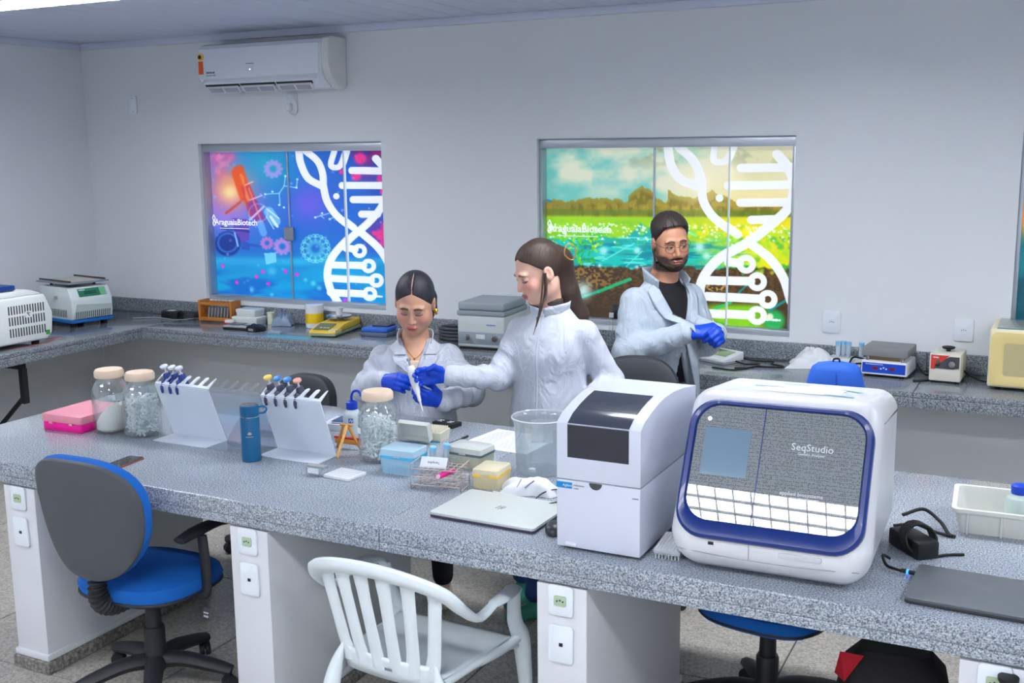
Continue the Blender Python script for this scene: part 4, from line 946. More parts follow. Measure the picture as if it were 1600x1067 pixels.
YB_ = mat('tip_cream', (226,214,176), .4, trans=.2); YB2 = mat('tip_yellow_band', (246,200,50), .4); YBL = mat('tip_yellow_lid', (232,226,196), .25, trans=.4)
tip_box(-1.842, 3.487, math.radians(4), .105, .13, .075, YB_, YBL, YB2, 'pipette tip box with bright yellow tray beside the wire rack')
GB_ = mat('tip_grey_base', (206,208,186), .35, trans=.3); GB2 = mat('tip_dark_band', (90,106,118), .4); GBL = mat('tip_clear_lid', (214,220,216), .2, trans=.4)
gb = tip_box(-2.04, 3.68, math.radians(-3), .165, .115, .085, GB_, GBL, GB2, 'pipette tip box with grey band behind the wire rack')
ob_ = thing('tip_box', (-2.385, 3.965, Z), math.radians(6), 'open cream pipette tip box with lid standing up', 'tip box', 'pipette tip boxes')
CR = mat('tip_cream_open', (228,226,206), .4, trans=.15)
loft('base', [rl(.12,.1,0,.006), rl(.13,.108,.042,.006)], CR, ob_); box('teal_edge', (.125,.004,.006), (0,-.055,.004), mat('teal_edge', (80,160,180), .4), ob_, 0)
bm = bmesh.new()
for i in range(12):
    for j in range(8): bm_tube(bm, [(-.055+i*.01,-.042+j*.012,.043),(-.055+i*.01,-.042+j*.012,.054)], [.004,.003], 6)
w_ = from_bm('tip_field', bm, CR, ob_); w_['kind'] = 'stuff'
lidm = mat('frosted_lid', (216,224,220), .3, trans=.4)
bm = bmesh.new()
for s_, c_ in (((.15,.003,.075), (0,0,.0375)), ((.003,.03,.075), (-.075,-.014,.0375)), ((.003,.03,.075), (.075,-.014,.0375)), ((.15,.03,.003), (0,-.014,.076)), ((.15,.03,.003), (0,-.014,.0))): bm_box(bm, s_, c_)
fl_ = from_bm('frosted_lid', bm, lidm, ob_); fl_.location = (-.04,-.062,.02); fl_.rotation_euler = (.25,0,-.1)

# remote, pen, papers
rm = thing('remote_keypad', (-2.44, 4.19, Z), math.radians(-8), 'black keypad with pale buttons at the far edge of the bench', 'remote')
prism('keypad_body', rrect(.12,.075,.008,4), .02, BLACK, rm, .003, 2, 'XY', 0)
for i in range(4):
    for j in range(2): box('key', (.01,.008,.003), (-.04+i*.013+(i > 1)*.03,-.01+j*.018,.0212), LGREY, rm, .001)
pn = thing('pen', (-2.262, 3.975, Z), math.radians(85), 'black pen lying behind the grey banded tip box', 'pen')
tube('pen_barrel', [(-.065,0,.005),(.04,0,.005)], .0045, DGREY, pn, 8); tube('pen_cap', [(.035,0,.0058),(.075,0,.0058)], .0056, BLACK, pn, 8)
PAPER = mat('paper', (216,222,228), .7); INK = mat('ink', (110,118,130), .8)
for k, (x, y, rz, lab) in enumerate(((-2.115, 4.08, -.12, 'printed paper sheet nearest the pen on the bench'), (-2.0, 4.06, -.05, 'printed paper sheet behind the clear bucket'))):
    p = thing('paper_sheet', (x, y, Z+.0006*k), rz, lab, 'paper'); box('sheet', (.21,.29,.0005), (0,0,.0003), PAPER, p, 0)
    for i in range(12): box('text_line', (.15 if i else .08,.003,.0002), (0 if i else -.0,.11-i*.019,.0007), INK, p, 0)

# wire test-tube rack
rk = thing('wire_rack', (-2.005, 3.385, Z), math.radians(10), 'steel wire test tube rack with a folded paper label', 'rack')
W3, D3, H3 = .195, .1, .095
RKS = mat('rack_wire', (196,182,176), .35, metal=.4)
for sx in (-1, 1):
    tube('end_frame', [(sx*W3/2,-D3/2,.003),(sx*W3/2,D3/2,.003),(sx*W3/2,D3/2,H3),(sx*W3/2,-D3/2,H3)], .0026, RKS, rk, 8, 0, True)
for zz in (.018,.048,.078):
    for sy in (-1, -.33, .33, 1): tube('long_wire', [(-W3/2,sy*D3/2,zz),(W3/2,sy*D3/2,zz)], .0021, RKS, rk, 6)
    for k in range(1, 9): tube('cross_wire', [(-W3/2+W3*k/9,-D3/2,zz),(-W3/2+W3*k/9,D3/2,zz)], .0017, RKS, rk, 6)
lb = thing('paper_label', (-2.02, 3.375, Z+.0805), math.radians(10), 'folded white paper label standing on the wire rack', 'label')
pydata('label_card', [(-.052,-.025,0),(.052,-.025,0),(.052,0,.035),(-.052,0,.035),(.052,.02,0),(-.052,.02,0)], [(0,1,2,3),(3,2,4,5)], PAPER, lb, False)
la = math.atan2(.035,.025); text('Tampões', .013, INK, lb, (0,-.0135,.0175), (la,0,0)).scale = (-1,-1,1)
bm = bmesh.new()
for k in range(12): bm_box(bm, (.003,.0006,.003), (-.044+k*.008,-.0235,.0035), rotm(la-PI/2+PI/2))
from_bm('label_dots', bm, INK, lb)
pmk = thing('pink_marker', (-1.975, 3.375, Z+.0503), math.radians(10), 'pink marker lying across the wire rack', 'marker')
tube('marker_barrel', [(-.01,-.05,.0095),(.018,.04,.0095)], .009, PINK, pmk, 12); tube('marker_end', [(-.0115,-.055,.0095),(-.01,-.05,.0095)], .0092, mat('pale_pink', (240,190,215), .4), pmk, 12)
FALC = mat('falcon_tube', (206,222,236), .25, trans=.45, ior=1.2); FCAP = mat('falcon_cap', (130,190,226), .4)
def falcon(x, y, z, label, h=.1, r=.0125, group='blue capped tubes', tilt=(0,0), fill=None, cap=FCAP):
    t = thing('centrifuge_tube', (x, y, z), 0, label, 'tube', group); t.rotation_euler = (tilt[0], tilt[1], 0)
    lathe('tube_body', [(.002,0),(r*.9,.012),(r,.016),(r,h)], FALC if fill is None else fill, t, 18); lathe('screw_cap', [(r*1.18,h-.004),(r*1.18,h+.012),(r*1.05,h+.014)], cap, t, 18)
    return t
falcon(-2.145, 3.56, Z, 'blue capped tube leaning behind the wire rack, left one', .085, tilt=(.05,.12)); falcon(-2.11, 3.60, Z, 'blue capped tube leaning behind the wire rack, right one', .09, tilt=(.05,.15))
gcup = thing('glass_beaker', (-2.06, 3.555, Z), 0, 'small clear glass beaker behind the wire rack label', 'beaker')
lathe('beaker_wall', [(.02,0),(.024,.003),(.025,.055),(.027,.058),(.0235,.056),(.0225,.005),(1e-6,.004)], GLASS, gcup, 24); 

# clear bucket, mask and cord
bk = thing('clear_bucket', (-1.75, 3.72, Z), 0, 'large clear plastic bucket left of the white box instrument', 'bucket')
BKT = thin_glass('clear_plastic', (240,244,246), .06, .45, .05, (228,234,238), .14)
lathe('bucket_wall', [(1e-6,0),(.088,0),(.094,.006),(.102,.2),(.11,.212),(.112,.218),(.11,.222),(.099,.212),(.0985,.2),(.0905,.008),(1e-6,.005)], BKT, bk, 48, caps=False, ang=50)
lathe('rim', [(.1105,.2165),(.114,.219),(.1105,.2225),(.108,.219)], mat('bucket_rim', (226,232,236), .2, trans=.5, ior=1.2), bk, 48, caps=False)
pydata('inner_paper', [(.094*math.cos(a), .094*math.sin(a), z) for a in np.linspace(-.6, 2.4, 18) for z in (.09,.185)], [(2*k, 2*k+2, 2*k+3, 2*k+1) for k in range(17)], mat('soft_paper', (214,220,224), .8, alpha=.55), bk)
lathe('loose_cap', [(.012,.0055),(.014,.008),(.014,.018),(.01,.02)], WHITE, bk, 16, (-.02,-.035,0))
def crumple(name, parent, m, w, d, h, seed, nx=30, ny=24, fold=1.):
    v = []; f = []
    for j in range(ny):
        for i in range(nx):
            u = i/(nx-1)*2-1; q = j/(ny-1)*2-1; e = max(0, 1-max(abs(u), abs(q))**4)
            zz = h*(.35+.65*e)*(.45+.8*float(fbm(np.array([u*3*fold+9+seed]), np.array([q*3*fold+9]), 1.3, seed)[0])) if e > 0 else .002
            k = 1+.15*math.sin(4*math.atan2(q, u)+seed)
            v.append((u*w/2*k, q*d/2*k, max(.0015, zz*e**.5+.0015)))
    for j in range(ny-1):
        for i in range(nx-1): f.append((j*nx+i, j*nx+i+1, (j+1)*nx+i+1, (j+1)*nx+i))
    n0 = len(v); v += [(a, b, .0) for a, b, c in v[:0]]
    return pydata(name, v, f, m, parent, True, 70)
SOFTW = mat('soft_white', (216,219,224), .85)
mk = thing('face_mask', (-1.68, 3.47, Z), .15, 'crumpled white face mask with metal nose strip before the clear bucket', 'mask')
crumple('mask_cloth', mk, SOFTW, .2, .12, .05, 3)
tube('nose_strip', [(-.03,-.05,.03),(-.022,-.02,.052)], .002, STEEL, mk, 5); tube('seam_strip', [(.0,-.05,.03),(.018,-.03,.045),(.026,-.02,.05)], .0025, MGREY, mk, 5)
tag(tube('thin_cord', [(-1.61,3.37,Z+.005),(-1.575,3.33,Z+.005),(-1.52,3.33,Z+.022),(-1.47,3.37,Z+.024),(-1.46,3.44,Z+.006),(-1.5,3.5,Z+.006),(-1.56,3.48,Z+.022),(-1.6,3.43,Z+.02)], .0022, BLACKR, None, 6, 8, True), 'thin black cord loop behind the silver laptop', 'cord')
tag(tube('white_stylus', [(-1.79,3.4,Z+.005),(-1.70,3.385,Z+.005),(-1.665,3.375,Z+.005)], [.004,.0045,.002], WHITE, None, 8), 'thin white stylus lying behind the silver laptop', 'stylus')
# ------------------------------------------------------------------ things on the wall counters
ZK = HC
CFW = mat('centrifuge_white', (222,228,228), .4); CFB = mat('centrifuge_blue', (20,60,130), .35); SLOT = mat('slot_dark', (60,64,66), .7)
# big white centrifuge with vents at the left edge
c1 = thing('centrifuge', (-6.22, 4.70, ZK), math.radians(88), 'large white centrifuge with side vents and blue lid at the left edge', 'centrifuge')
prism('body', [(-.42,.03),(.33,.03),(.37,.07),(.385,.2),(.33,.33),(-.42,.33)], .5, CFW, c1, .015, 3, 'XZ', -.25)
prism('top_deck', [(-.42,.331),(.325,.331),(.24,.365),(-.42,.37)], .46, CFW, c1, .008, 2, 'XZ', -.23)
box('lid', (.4,.36,.035), (-.06,-.03,.388), CFB, c1, .01); box('lid_hinge', (.03,.3,.03), (.152,-.03,.385), mat('hinge_blue', (40,84,150), .4), c1, .006)
for row, z0 in ((0,.075),(1,.15),(2,.22)):
    for k in range(13):
        if row == 2 and k > 11: continue
        xx = .384-.0*row - (.03 if row == 0 else .0)
        xs_ = float(np.interp(z0+.03, [.07,.2,.33], [.37,.385,.33]))
        box('vent_slot', (.004,.008,.055), (xs_-.0005,-.17+k*.022,z0+.03), SLOT, c1, 0, rot=rotm(0,.1 if z0 < .17 else -.38))
    for k in range(14):
        box('vent_slot', (.008,.004,.055), (.05+k*.02,-.2505,z0+.03), SLOT, c1, 0)
prism('control_frame', rrect(.18,.12,.012,4,-.12,.22), .004, CFB, c1, .001, 1, 'XZ', -.254); prism('control_panel', rrect(.17,.11,.01,4,-.12,.22), .005, WHITE, c1, .001, 1, 'XZ', -.256)
marks(.11, .01, CFB, c1, (-.12,-.2565,.225), (PI/2,0,0), 11)
prism('badge', rrect(.045,.04,.004,2,.19,.213), .003, CFW, c1, 0, 1, 'XZ', -.2555); tube('badge_mark', [(.18,-.256,.225),(.198,-.256,.203)], .003, DGREY, c1, 5); tube('badge_mark', [(.185,-.256,.227),(.203,-.256,.22)], .0025, DGREY, c1, 5); box('green_sticker', (.03,.002,.03), (.33,-.2515,.075), mat('green_sticker', (60,150,60), .5), c1, 0)
for sx in (-.3, .28):
    for sy in (-.18, .18): cyl('foot', .025, .031, (sx, sy, 0), BLACKR, c1, 14)
# orbital shaker with flat platform and green display
c2 = thing('orbital_shaker', (-6.47, 5.72, ZK), math.radians(80), 'white shaker with flat platform, green display and blue base', 'shaker')
SHW = mat('shaker_white', (216,226,226), .4)
prism('body', [(-.2,.05),(.2,.05),(.215,.09),(.215,.19),(.17,.27),(-.2,.27)], .40, SHW, c2, .01, 2, 'YZ', -.2)
for v in c2.children[0].data.vertices: v.co.y = -v.co.y
c2.children[0].data.flip_normals()
box('blue_base', (.41,.42,.025), (0,0,.043), mat('shaker_blue', (24,110,190), .4), c2, .006)
for sx in (-.15, .15):
    for sy in (-.15, .15): cyl('foot', .028, .031, (sx, sy, 0), BLACKR, c2, 14)
pa = math.atan2(.08,.045)
gp = box('display_panel', (.27,.004,.06), (.02,-.194,.232), mat('display_green', (38,120,92), .3), c2, .002, rot=rotm(pa-PI/2))
box('display_pale', (.06,.004,.058), (.122,-.1955,.2325), mat('display_pale', (110,180,130), .3), c2, .001, rot=rotm(pa-PI/2)); box('display_window', (.12,.004,.025), (.0,-.1955,.23), mat('display_lcd', (24,92,70), .2), c2, .001, rot=rotm(pa-PI/2))
marks(.06, .009, WHITE, c2, (-.075,-.1875,.25), (pa,0,0), 12)
prism('lower_panel', [(-.19,.06),(.19,.06),(.19,.14),(-.15,.16)], .004, mat('shaker_grey', (178,190,188), .5), c2, .001, 1, 'XZ', -.2175)
for k in range(17): box('vent_slot', (.006,.004,.045), (-.165+k*.0205,-.2185,.085), SLOT, c2, 0, rot=rotm(0,.15))
for k in range(14): box('vent_slot', (.004,.006,.05), (-.2005,-.14+k*.02,.095), SLOT, c2, 0)
cyl('lock_knob', .012, .02, (-.2,-.03,.2), STEEL, c2, 14, rot=rotm(0,-PI/2))
box('platform', (.40,.42,.01), (0,.02,.298), mat('platform_grey', (150,158,168), .35, metal=.4), c2, .003); box('platform_mat', (.33,.33,.002), (.02,.03,.3045), mat('platform_mat', (200,196,186), .6), c2, 0)
for sx in (-.17, .17): tube('platform_rail', [(sx,-.18,.312),(sx,.22,.312)], .006, DGREY, c2, 8)
for sx in (-.12, .12):
    for sy in (-.1, .14): cyl('platform_post', .012, .024, (sx, sy, .27), DGREY, c2, 10)
c2.scale = (.82, 1, 1.06)
# power adapter with cable
pa_ = thing('power_adapter', (-6.0, 6.2, ZK), .2, 'black power adapter with coiled cable in the counter corner', 'power adapter')
box('adapter_body', (.14,.08,.055), (0,0,.0278), BLACK, pa_, .006); box('adapter_label', (.06,.05,.001), (0,0,.0559), LGREY, pa_, 0)
for k in range(4): tube('coiled_cable', [(.14+.075*math.cos(a)+.006*k, .0+.05*math.sin(a), .006+.012*k+.004*math.sin(3*a)) for a in np.linspace(0, 2*PI, 26)[:-1]], .0045, BLACKR, pa_, 6, 0, True)
cable('white_cable', [(-6.25,6.05,ZK+.005),(-6.1,6.13,ZK+.005),(-5.98,6.12,ZK+.005),(-5.86,6.1,ZK+.005),(-5.78,6.24,ZK+.005),(-5.7,6.3,ZK+.005)], .004, 'thin pale cable running along the back counter corner', MGREY, 'loose cables on the counter')
# wooden slide rack
WOOD = mat('rack_wood', (186,116,46), .55, vary=.15, vscale=30)
sr = thing('wooden_rack', (-5.56, 6.235, ZK), math.radians(4), 'orange wooden rack of glass slides below the microscope window', 'rack')
for sx in (-1, 1): box('side_board', (.02,.12,.155), (sx*.14,0,.0775), WOOD, sr, .003)
for zz in (.02,.13): box('front_rail', (.262,.012,.02), (0,-.05,zz), WOOD, sr, .002); box('rear_rail', (.262,.012,.02), (0,.05,zz), WOOD, sr, .002)
box('shelf', (.262,.112,.006), (0,0,.007), WOOD, sr, .001)
SL = mat('slide_box', (150,150,156), .3, alpha=.8)
for k in range(7): box('slide_holder', (.012,.07,.085), (-.07+k*.028,-.005,.062), SL, sr, .001, rot=rotm(0,.16))
for k in range(5): cyl('glass_vial', .008, .05, (-.06+k*.03,.02,.112), GLASS, sr, 10)
# stacked white boxes and small bits
fb = mat('frosted_box', (222,230,226), .35, alpha=.93)
for k, (w, d, h, zz, x, lab) in enumerate(((.22,.13,.055,0,-5.27,'wider lower frosted box of the stack right of the wooden rack'), (.17,.12,.055,.0555,-5.26,'smaller upper frosted box of the stack right of the wooden rack'))):
    r = thing('storage_box', (x, 6.22, ZK+zz), .05, lab, 'box'); loft('box_base', [rl(w*.95,d*.95,0,.01), rl(w,d,h*.65,.01)], fb, r); loft('box_lid', [rl(w*1.02,d*1.02,h*.6501,.01), rl(w*1.02,d*1.02,h*.92,.01), rl(w*.96,d*.96,h-.0005,.01)], fb, r)
rd_ = thing('red_white_clamp', (-5.375, 6.12, ZK), .3, 'small red and white plastic clip beside the frosted boxes', 'clip'); box('red_bar', (.08,.03,.012), (0,0,.006), mat('clip_red', (200,40,40), .5), rd_, .002); box('white_bar', (.07,.028,.022), (.005,0,.0235), WHITE, rd_, .004)
cu = thing('plastic_cup', (-5.11, 6.265, ZK), 0, 'small cream plastic cup behind the pocket scale', 'cup'); lathe('cup_wall', [(.024,0),(.027,.08),(.028,.082),(.026,.081),(.023,.004)], mat('cream_cup', (226,226,200), .5), cu, 24); lathe('cup_rim', [(.0275,.08),(.0295,.082),(.0275,.085)], mat('cream_cup', (226,226,200), .5), cu, 24)
bg = thing('blue_plastic_bag', (-4.98, 6.24, ZK), .4, 'crumpled blue grey plastic bag beside the cream cup', 'bag'); crumple('bag_film', bg, mat('bag_film', (130,150,176), .3, alpha=.85), .13, .1, .085, 5, 22, 18, 1.6); crumple('bag_neck', bg, mat('bag_film_dark', (96,118,150), .3), .06, .05, .12, 8, 14, 12, 2.)
ps = thing('pocket_scale', (-5.16, 5.985, ZK), .06, 'flat silver pocket scale on the back counter', 'scale'); box('scale_base', (.2,.13,.018), (0,0,.009), BLACK, ps, .004); box('scale_top', (.195,.125,.014), (0,0,.0255), mat('scale_silver', (180,184,186), .35, metal=.3), ps, .003); box('weighing_plate', (.11,.1,.004), (-.03,.005,.0348), mat('plate_dark', (90,94,100), .3), ps, .001); box('display', (.05,.03,.002), (.065,-.02,.0336), DGREY, ps, 0)
bb = thing('black_box', (-4.99, 5.955, ZK), -.15, 'small black plastic box beside the pocket scale', 'box'); prism('box_body', [(-.05,0),(.05,0),(.045,.03),(-.02,.045),(-.05,.035)], .1, BLACK, bb, .004, 2, 'XZ', -.05); box('silver_plate', (.05,.002,.016), (0,-.0512,.016), ALU, bb, 0); tube('strap', [(-.02,-.03,.044),(.02,-.03,.056),(.06,-.02,.03),(.075,.0,.006)], .004, BLACKR, bb, 6, 5)
cf = thing('cyan_film', (-4.62, 5.845, ZK), .03, 'cyan transparent film sheet lying at the counter front edge', 'film'); box('film_sheet', (.36,.1,.0008), (0,0,.0006), mat('cyan_film', (80,180,205), .15, alpha=.85), cf, 0); box('film_clip', (.1,.04,.018), (-.17,.08,.0092), mat('film_clip', (150,165,176), .3, alpha=.9), cf, .003)
# white jar with yellow label
yj = thing('labelled_jar', (-4.71, 6.255, ZK), 0, 'white plastic jar with yellow label behind the yellow balance', 'jar'); lathe('jar_body', [(.06,0),(.063,.004),(.063,.135)], WHITE, yj, 28); lathe('yellow_label', [(.0636,.035),(.0636,.105)], mat('label_yellow', (236,196,20), .5), yj, 28, caps=False); lathe('jar_lid', [(.066,.135),(.0665,.138),(.0665,.165),(.06,.169)], WHITE2, yj, 28)
# yellow balance
ba = thing('laboratory_balance', (-4.44, 6.13, ZK), math.radians(10), 'yellow and green laboratory balance with round steel pan', 'balance')
BY = mat('balance_yellow', (222,186,56), .45); BG = mat('balance_green', (138,156,128), .5); BC = mat('balance_cream', (222,206,140), .5)
prism('lower_case', [(-.22,.008),(.2,.008),(.2,.035),(-.22,.028)], .2, BG, ba, .008, 2, 'YZ', -.1)
prism('upper_case', [(-.225,.028),(.2,.0355),(.2,.085),(-.06,.075),(-.2,.045)], .195, BY, ba, .01, 2, 'YZ', -.0975)
prism('keypad', [(-.195,.047),(-.075,.0725),(-.075,.0755),(-.195,.05)], .12, mat('keypad_olive', (104,108,72), .4), ba, .001, 1, 'YZ', -.075)
box('cream_corner', (.06,.1,.035), (.07,-.16,.036), BC, ba, .01)
for k in range(3): box('key', (.018,.014,.003), (-.03+k*.026,-.16,.0585), BC, ba, .001, rot=rotm(.2))
cyl('pan_post', .03, .025, (0,.06,.075), BG, ba, 18); lathe('weighing_pan', [(.085,.1),(.088,.102),(.088,.112),(.084,.114)], STEEL, ba, 36, (0,.06,0)); tag(lathe('sample_cup', [(.02,0),(.03,.05),(.031,.052),(.028,.05),(.018,.004)], WHITE, None, 20, (-4.445, 6.185, ZK+.1142)), 'small white sample cup standing on the balance pan', 'cup')
for sx in (-.08,.08): cyl('foot', .015, .01, (sx,-.18,0), BLACKR, ba, 10); cyl('foot', .015, .01, (sx,.17,0), BLACKR, ba, 10)
# blue device, flask, coil
bd = thing('blue_balance', (-4.1, 6.17, ZK), .1, 'small blue and grey balance behind the bowed person', 'balance'); box('lower_case', (.2,.2,.03), (0,0,.016), mat('bd_grey', (90,104,130), .5), bd, .006); box('upper_case', (.195,.195,.028), (0,0,.0445), mat('bd_blue', (40,100,200), .45), bd, .01); box('pan', (.12,.11,.012), (.01,.03,.065), mat('bd_pan', (60,66,80), .4), bd, .003)
bd['label'] = 'small blue and grey balance behind the person with gold earring'
er = thing('erlenmeyer_flask', (-3.96, 6.2, ZK), 0, 'clear conical glass flask beside the blue balance', 'flask'); lathe('flask_glass', [(.045,0),(.048,.004),(.018,.085),(.016,.115),(.019,.118),(.0145,.117),(.0155,.085),(.045,.006),(1e-6,.004)], GLASS, er, 28); lathe('flask_mouth', [(.017,.1165),(.02,.119),(.017,.121),(.015,.119)], GLASS, er, 28, caps=False)
cw = thing('cable_coil', (-3.53, 6.2, ZK), 0, 'dark coil of hose left of the grey centrifuge', 'hose')
for k in range(4): tube('hose_turn', [(.11*math.cos(a), .07*math.sin(a), .014+.022*k) for a in np.linspace(0, 2*PI, 28)[:-1]], .012, mat('hose_dark', (70,74,80), .5), cw, 8, 0, True)
# grey table centrifuge
gc = thing('grey_centrifuge', (-3.21, 6.12, ZK), math.radians(4), 'light grey table centrifuge with dark grey lid behind the two white coats', 'centrifuge')
GCB = mat('gc_body', (196,204,206), .45); GCL = mat('gc_lid', (142,154,164), .45)
box('body', (.32,.38,.2), (0,0,.115), GCB, gc, .012, 3); box('band', (.325,.385,.03), (0,0,.2305), GCL, gc, .006); box('lid', (.315,.37,.05), (0,0,.272), mat('gc_lid2', (150,160,168), .4), gc, .012, 3)
box('panel', (.31,.006,.075), (0,-.1915,.075), GCL, gc, .003)
for sx in (-.09,.1): lathe('knob', [(.019,0),(.017,.018),(.0,.019)], STEEL, gc, 20, (sx,-.194,.078), rotm(PI/2))
box('display', (.06,.004,.03), (.0,-.1955,.085), LGREY, gc, .001); box('maker_strip', (.06,.002,.008), (.07,-.1912,.16), mat('maker_blue', (110,140,190), .5), gc, 0); box('base', (.3,.36,.016), (0,0,.008), BLACKR, gc, .002)
# electrode stand
es_ = thing('electrode_stand', (-2.37, 6.12, ZK), 0, 'clear electrode holder stand between the zipped coat and the grey coat', 'stand'); box('base', (.13,.12,.04), (0,0,.02), DGREY, es_, .006); cyl('column', .012, .19, (-.02,.02,.04), GLASS, es_, 14); tube('rod', [(.02,.0,.04),(.012,.0,.22)], .005, mat('rod_white', (220,220,226), .4), es_, 8); box('clamp_head', (.06,.05,.05), (0,.01,.245), BLACK, es_, .008); cyl('holder_tube', .014, .13, (-.02,-.03,.12), GLASS, es_, 14); box('paper_tag', (.028,.003,.03), (-.02,-.026,.245), LGREY, es_, 0)
for k in range(3): cyl('electrode_cap', .009, .04, (-.015+.016*k,.0,.27), DGREY, es_, 10)
# meter with a green reflection painted into its screen colour
mt = thing('bench_meter', (-1.73, 6.16, ZK), math.radians(-28), 'white bench meter with green reflection painted on its screen beside the grey coat', 'meter'); prism('case', [(-.085,.012),(.085,.012),(.085,.065),(-.085,.03)], .2, WHITE2, mt, .008, 3, 'YZ', -.1); box('base', (.18,.15,.016), (0,0,.009), LGREY, mt, .004)
sa = math.atan2(.035,.17); box('screen', (.13,.09,.003), (0,.012,.0505), mat('meter_screen_reflection', (120,150,96), .08, coat=.4), mt, .001, rot=rotm(sa)); box('screen_frame', (.16,.125,.003), (0,.005,.0478), LGREY, mt, .001, rot=rotm(sa))
for k, pts in enumerate(([(-1.66,6.2,ZK+.03),(-1.56,6.24,ZK+.006),(-1.45,6.25,ZK+.006),(-1.44,6.18,ZK+.006),(-1.36,6.13,ZK+.006),(-1.4,6.09,ZK+.006),(-1.5,6.08,ZK+.006)], [(-1.66,6.14,ZK+.02),(-1.58,6.12,ZK+.006),(-1.5,6.14,ZK+.006),(-1.52,6.03,ZK+.006),(-1.6,5.98,ZK+.006)], [(-1.72,5.95,ZK+.006),(-1.6,5.92,ZK+.006),(-1.53,6.0,ZK+.006)])):
    cable('meter_cable', pts, .005, ['black cable looping behind the bench meter', 'black cable curling right of the bench meter', 'short black cable at the counter edge by the meter'][k], BLACKR, 'cables by the bench meter')
# crumpled towel, tubes in block
tw = thing('crumpled_towel', (-1.22, 6.22, ZK), .1, 'crumpled white cloth left of the tube block', 'cloth'); crumple('lower_cloth', tw, SOFTW, .24, .19, .06, 11, 30, 24, 1.2); u_ = crumple('upper_cloth', tw, SOFTW, .19, .15, .07, 15, 26, 22, 1.4); u_.location = (.01,.02,.035)
tbk = thing('tube_block', (-1.03, 6.27, ZK), 0, 'white foam block holding blue capped tubes', 'tube block')
box('foam_block', (.2,.11,.06), (0,0,.03), WHITE, tbk, .004); box('foam_step', (.06,.11,.03), (.13,0,.015), WHITE, tbk, .003)
for k, (x, y) in enumerate(((-1.085,6.26),(-1.06,6.28),(-1.03,6.265),(-.96,6.27))): falcon(x, y, ZK+.0601, ['blue capped tube leftmost in the foam block', 'blue capped tube second in the foam block', 'blue capped tube third in the foam block', 'blue capped tube alone at the right end of the foam block'][k], .075, .0135, 'tubes in the foam block')
# hotplate stirrer
hp = thing('hotplate_stirrer', (-.80, 6.18, ZK), math.radians(-4), 'hotplate stirrer with grey plate and blue control panel', 'hotplate')
box('case', (.245,.25,.075), (0,0,.052), mat('hp_case', (222,224,226), .4), hp, .008, taper=(.96,.94)); pa2 = .07
prism('control_panel', rrect(.225,.055,.003,2,0,.052), .003, mat('hp_blue', (20,70,190), .35), hp, .001, 1, 'XZ', -.1245)
for sx in (-1, 1): box('red_display', (.03,.002,.014), (sx*.045,-.1255,.052), mat('hp_red', (110,16,24), .3, emit=.15), hp, 0)
for k in range(3): box('button', (.008,.002,.008), (-.014+k*.014,-.1255,.05+(k == 1)*.006), WHITE, hp, .001)
marks(.09, .005, WHITE, hp, (-.05,-.1253,.072), (PI/2,0,0), 13); box('plate_gap', (.18,.17,.025), (0,0,.101), mat('hp_copper', (150,120,90), .5), hp, .002); box('top_plate', (.24,.235,.045), (0,0,.136), mat('hp_plate', (128,130,132), .5), hp, .004)
for sx in (-.09,.09):
    cyl('plate_post', .01, .025, (sx,-.1,.089), STEEL, hp, 10)
    for sy in (-.1,.1): cyl('foot', .014, .015, (sx, sy, 0), BLACKR, hp, 10)
for k, (pts, lab) in enumerate((([(-.93,6.28,ZK+.05),(-.99,6.2,ZK+.075),(-1.0,6.14,ZK+.03),(-.95,6.1,ZK+.008),(-.94,6.16,ZK+.05),(-1.02,6.2,ZK+.02),(-.97,6.06,ZK+.006)], 'bundled black cable left of the hotplate'), ([(-.66,6.27,ZK+.05),(-.64,6.22,ZK+.03),(-.6,6.2,ZK+.008),(-.55,6.26,ZK+.02)], 'short black cable between hotplate and vortex mixer'), ([(-.65,6.02,ZK+.006),(-.6,6.05,ZK+.006),(-.57,6.1,ZK+.006),(-.55,6.2,ZK+.02)], 'thin black cable running to the vortex mixer'), ([(-.42,6.18,ZK+.05),(-.36,6.15,ZK+.02),(-.31,6.14,ZK+.008),(-.27,6.17,ZK+.006)], 'black cable between vortex mixer and microwave'))):
    cable('power_cable', pts, .0055, lab, BLACKR, 'cables on the right part of the counter')
# vortex mixer
vx = thing('vortex_mixer', (-.495, 6.135, ZK), math.radians(-3), 'beige vortex mixer with red and black panel and black cup', 'mixer')
box('case', (.155,.2,.145), (0,0,.085), mat('vx_case', (214,212,200), .5), vx, .006)
prism('red_panel', [(-.07,.075),(-.07,.15),(.02,.15),(-.05,.075)], .002, mat('vx_red', (208,60,50), .45), vx, 0, 1, 'XZ', -.102); prism('black_panel', [(-.055,.085),(.0,.13),(.02,.145),(.07,.145),(.07,.085),(.04,.08),(-.045,.08)], .003, DGREY, vx, 0, 1, 'XZ', -.1035)
lathe('dial', [(.019,0),(.017,.014),(.0,.015)], STEEL, vx, 20, (.035,-.1035,.108), rotm(PI/2)); cyl('green_lamp', .008, .005, (-.035,-.1035,.118), mat('vx_green', (30,110,80), .4), vx, 12, rot=rotm(PI/2)); box('rocker_switch', (.022,.006,.012), (-.037,-.105,.098), BLACK, vx, .001); marks(.03, .009, WHITE, vx, (-.045,-.1026,.138), (PI/2,0,0), 14)
cyl('cup_stem', .012, .012, (0,.0,.157), BLACK, vx, 14); lathe('mixing_cup', [(.012,.166),(.03,.172),(.034,.18),(.03,.182),(.0,.174)], BLACKR, vx, 24)
for sx in (-.06,.06):
    for sy in (-.08,.08): cyl('foot', .012, .013, (sx, sy, 0), BLACKR, vx, 10)
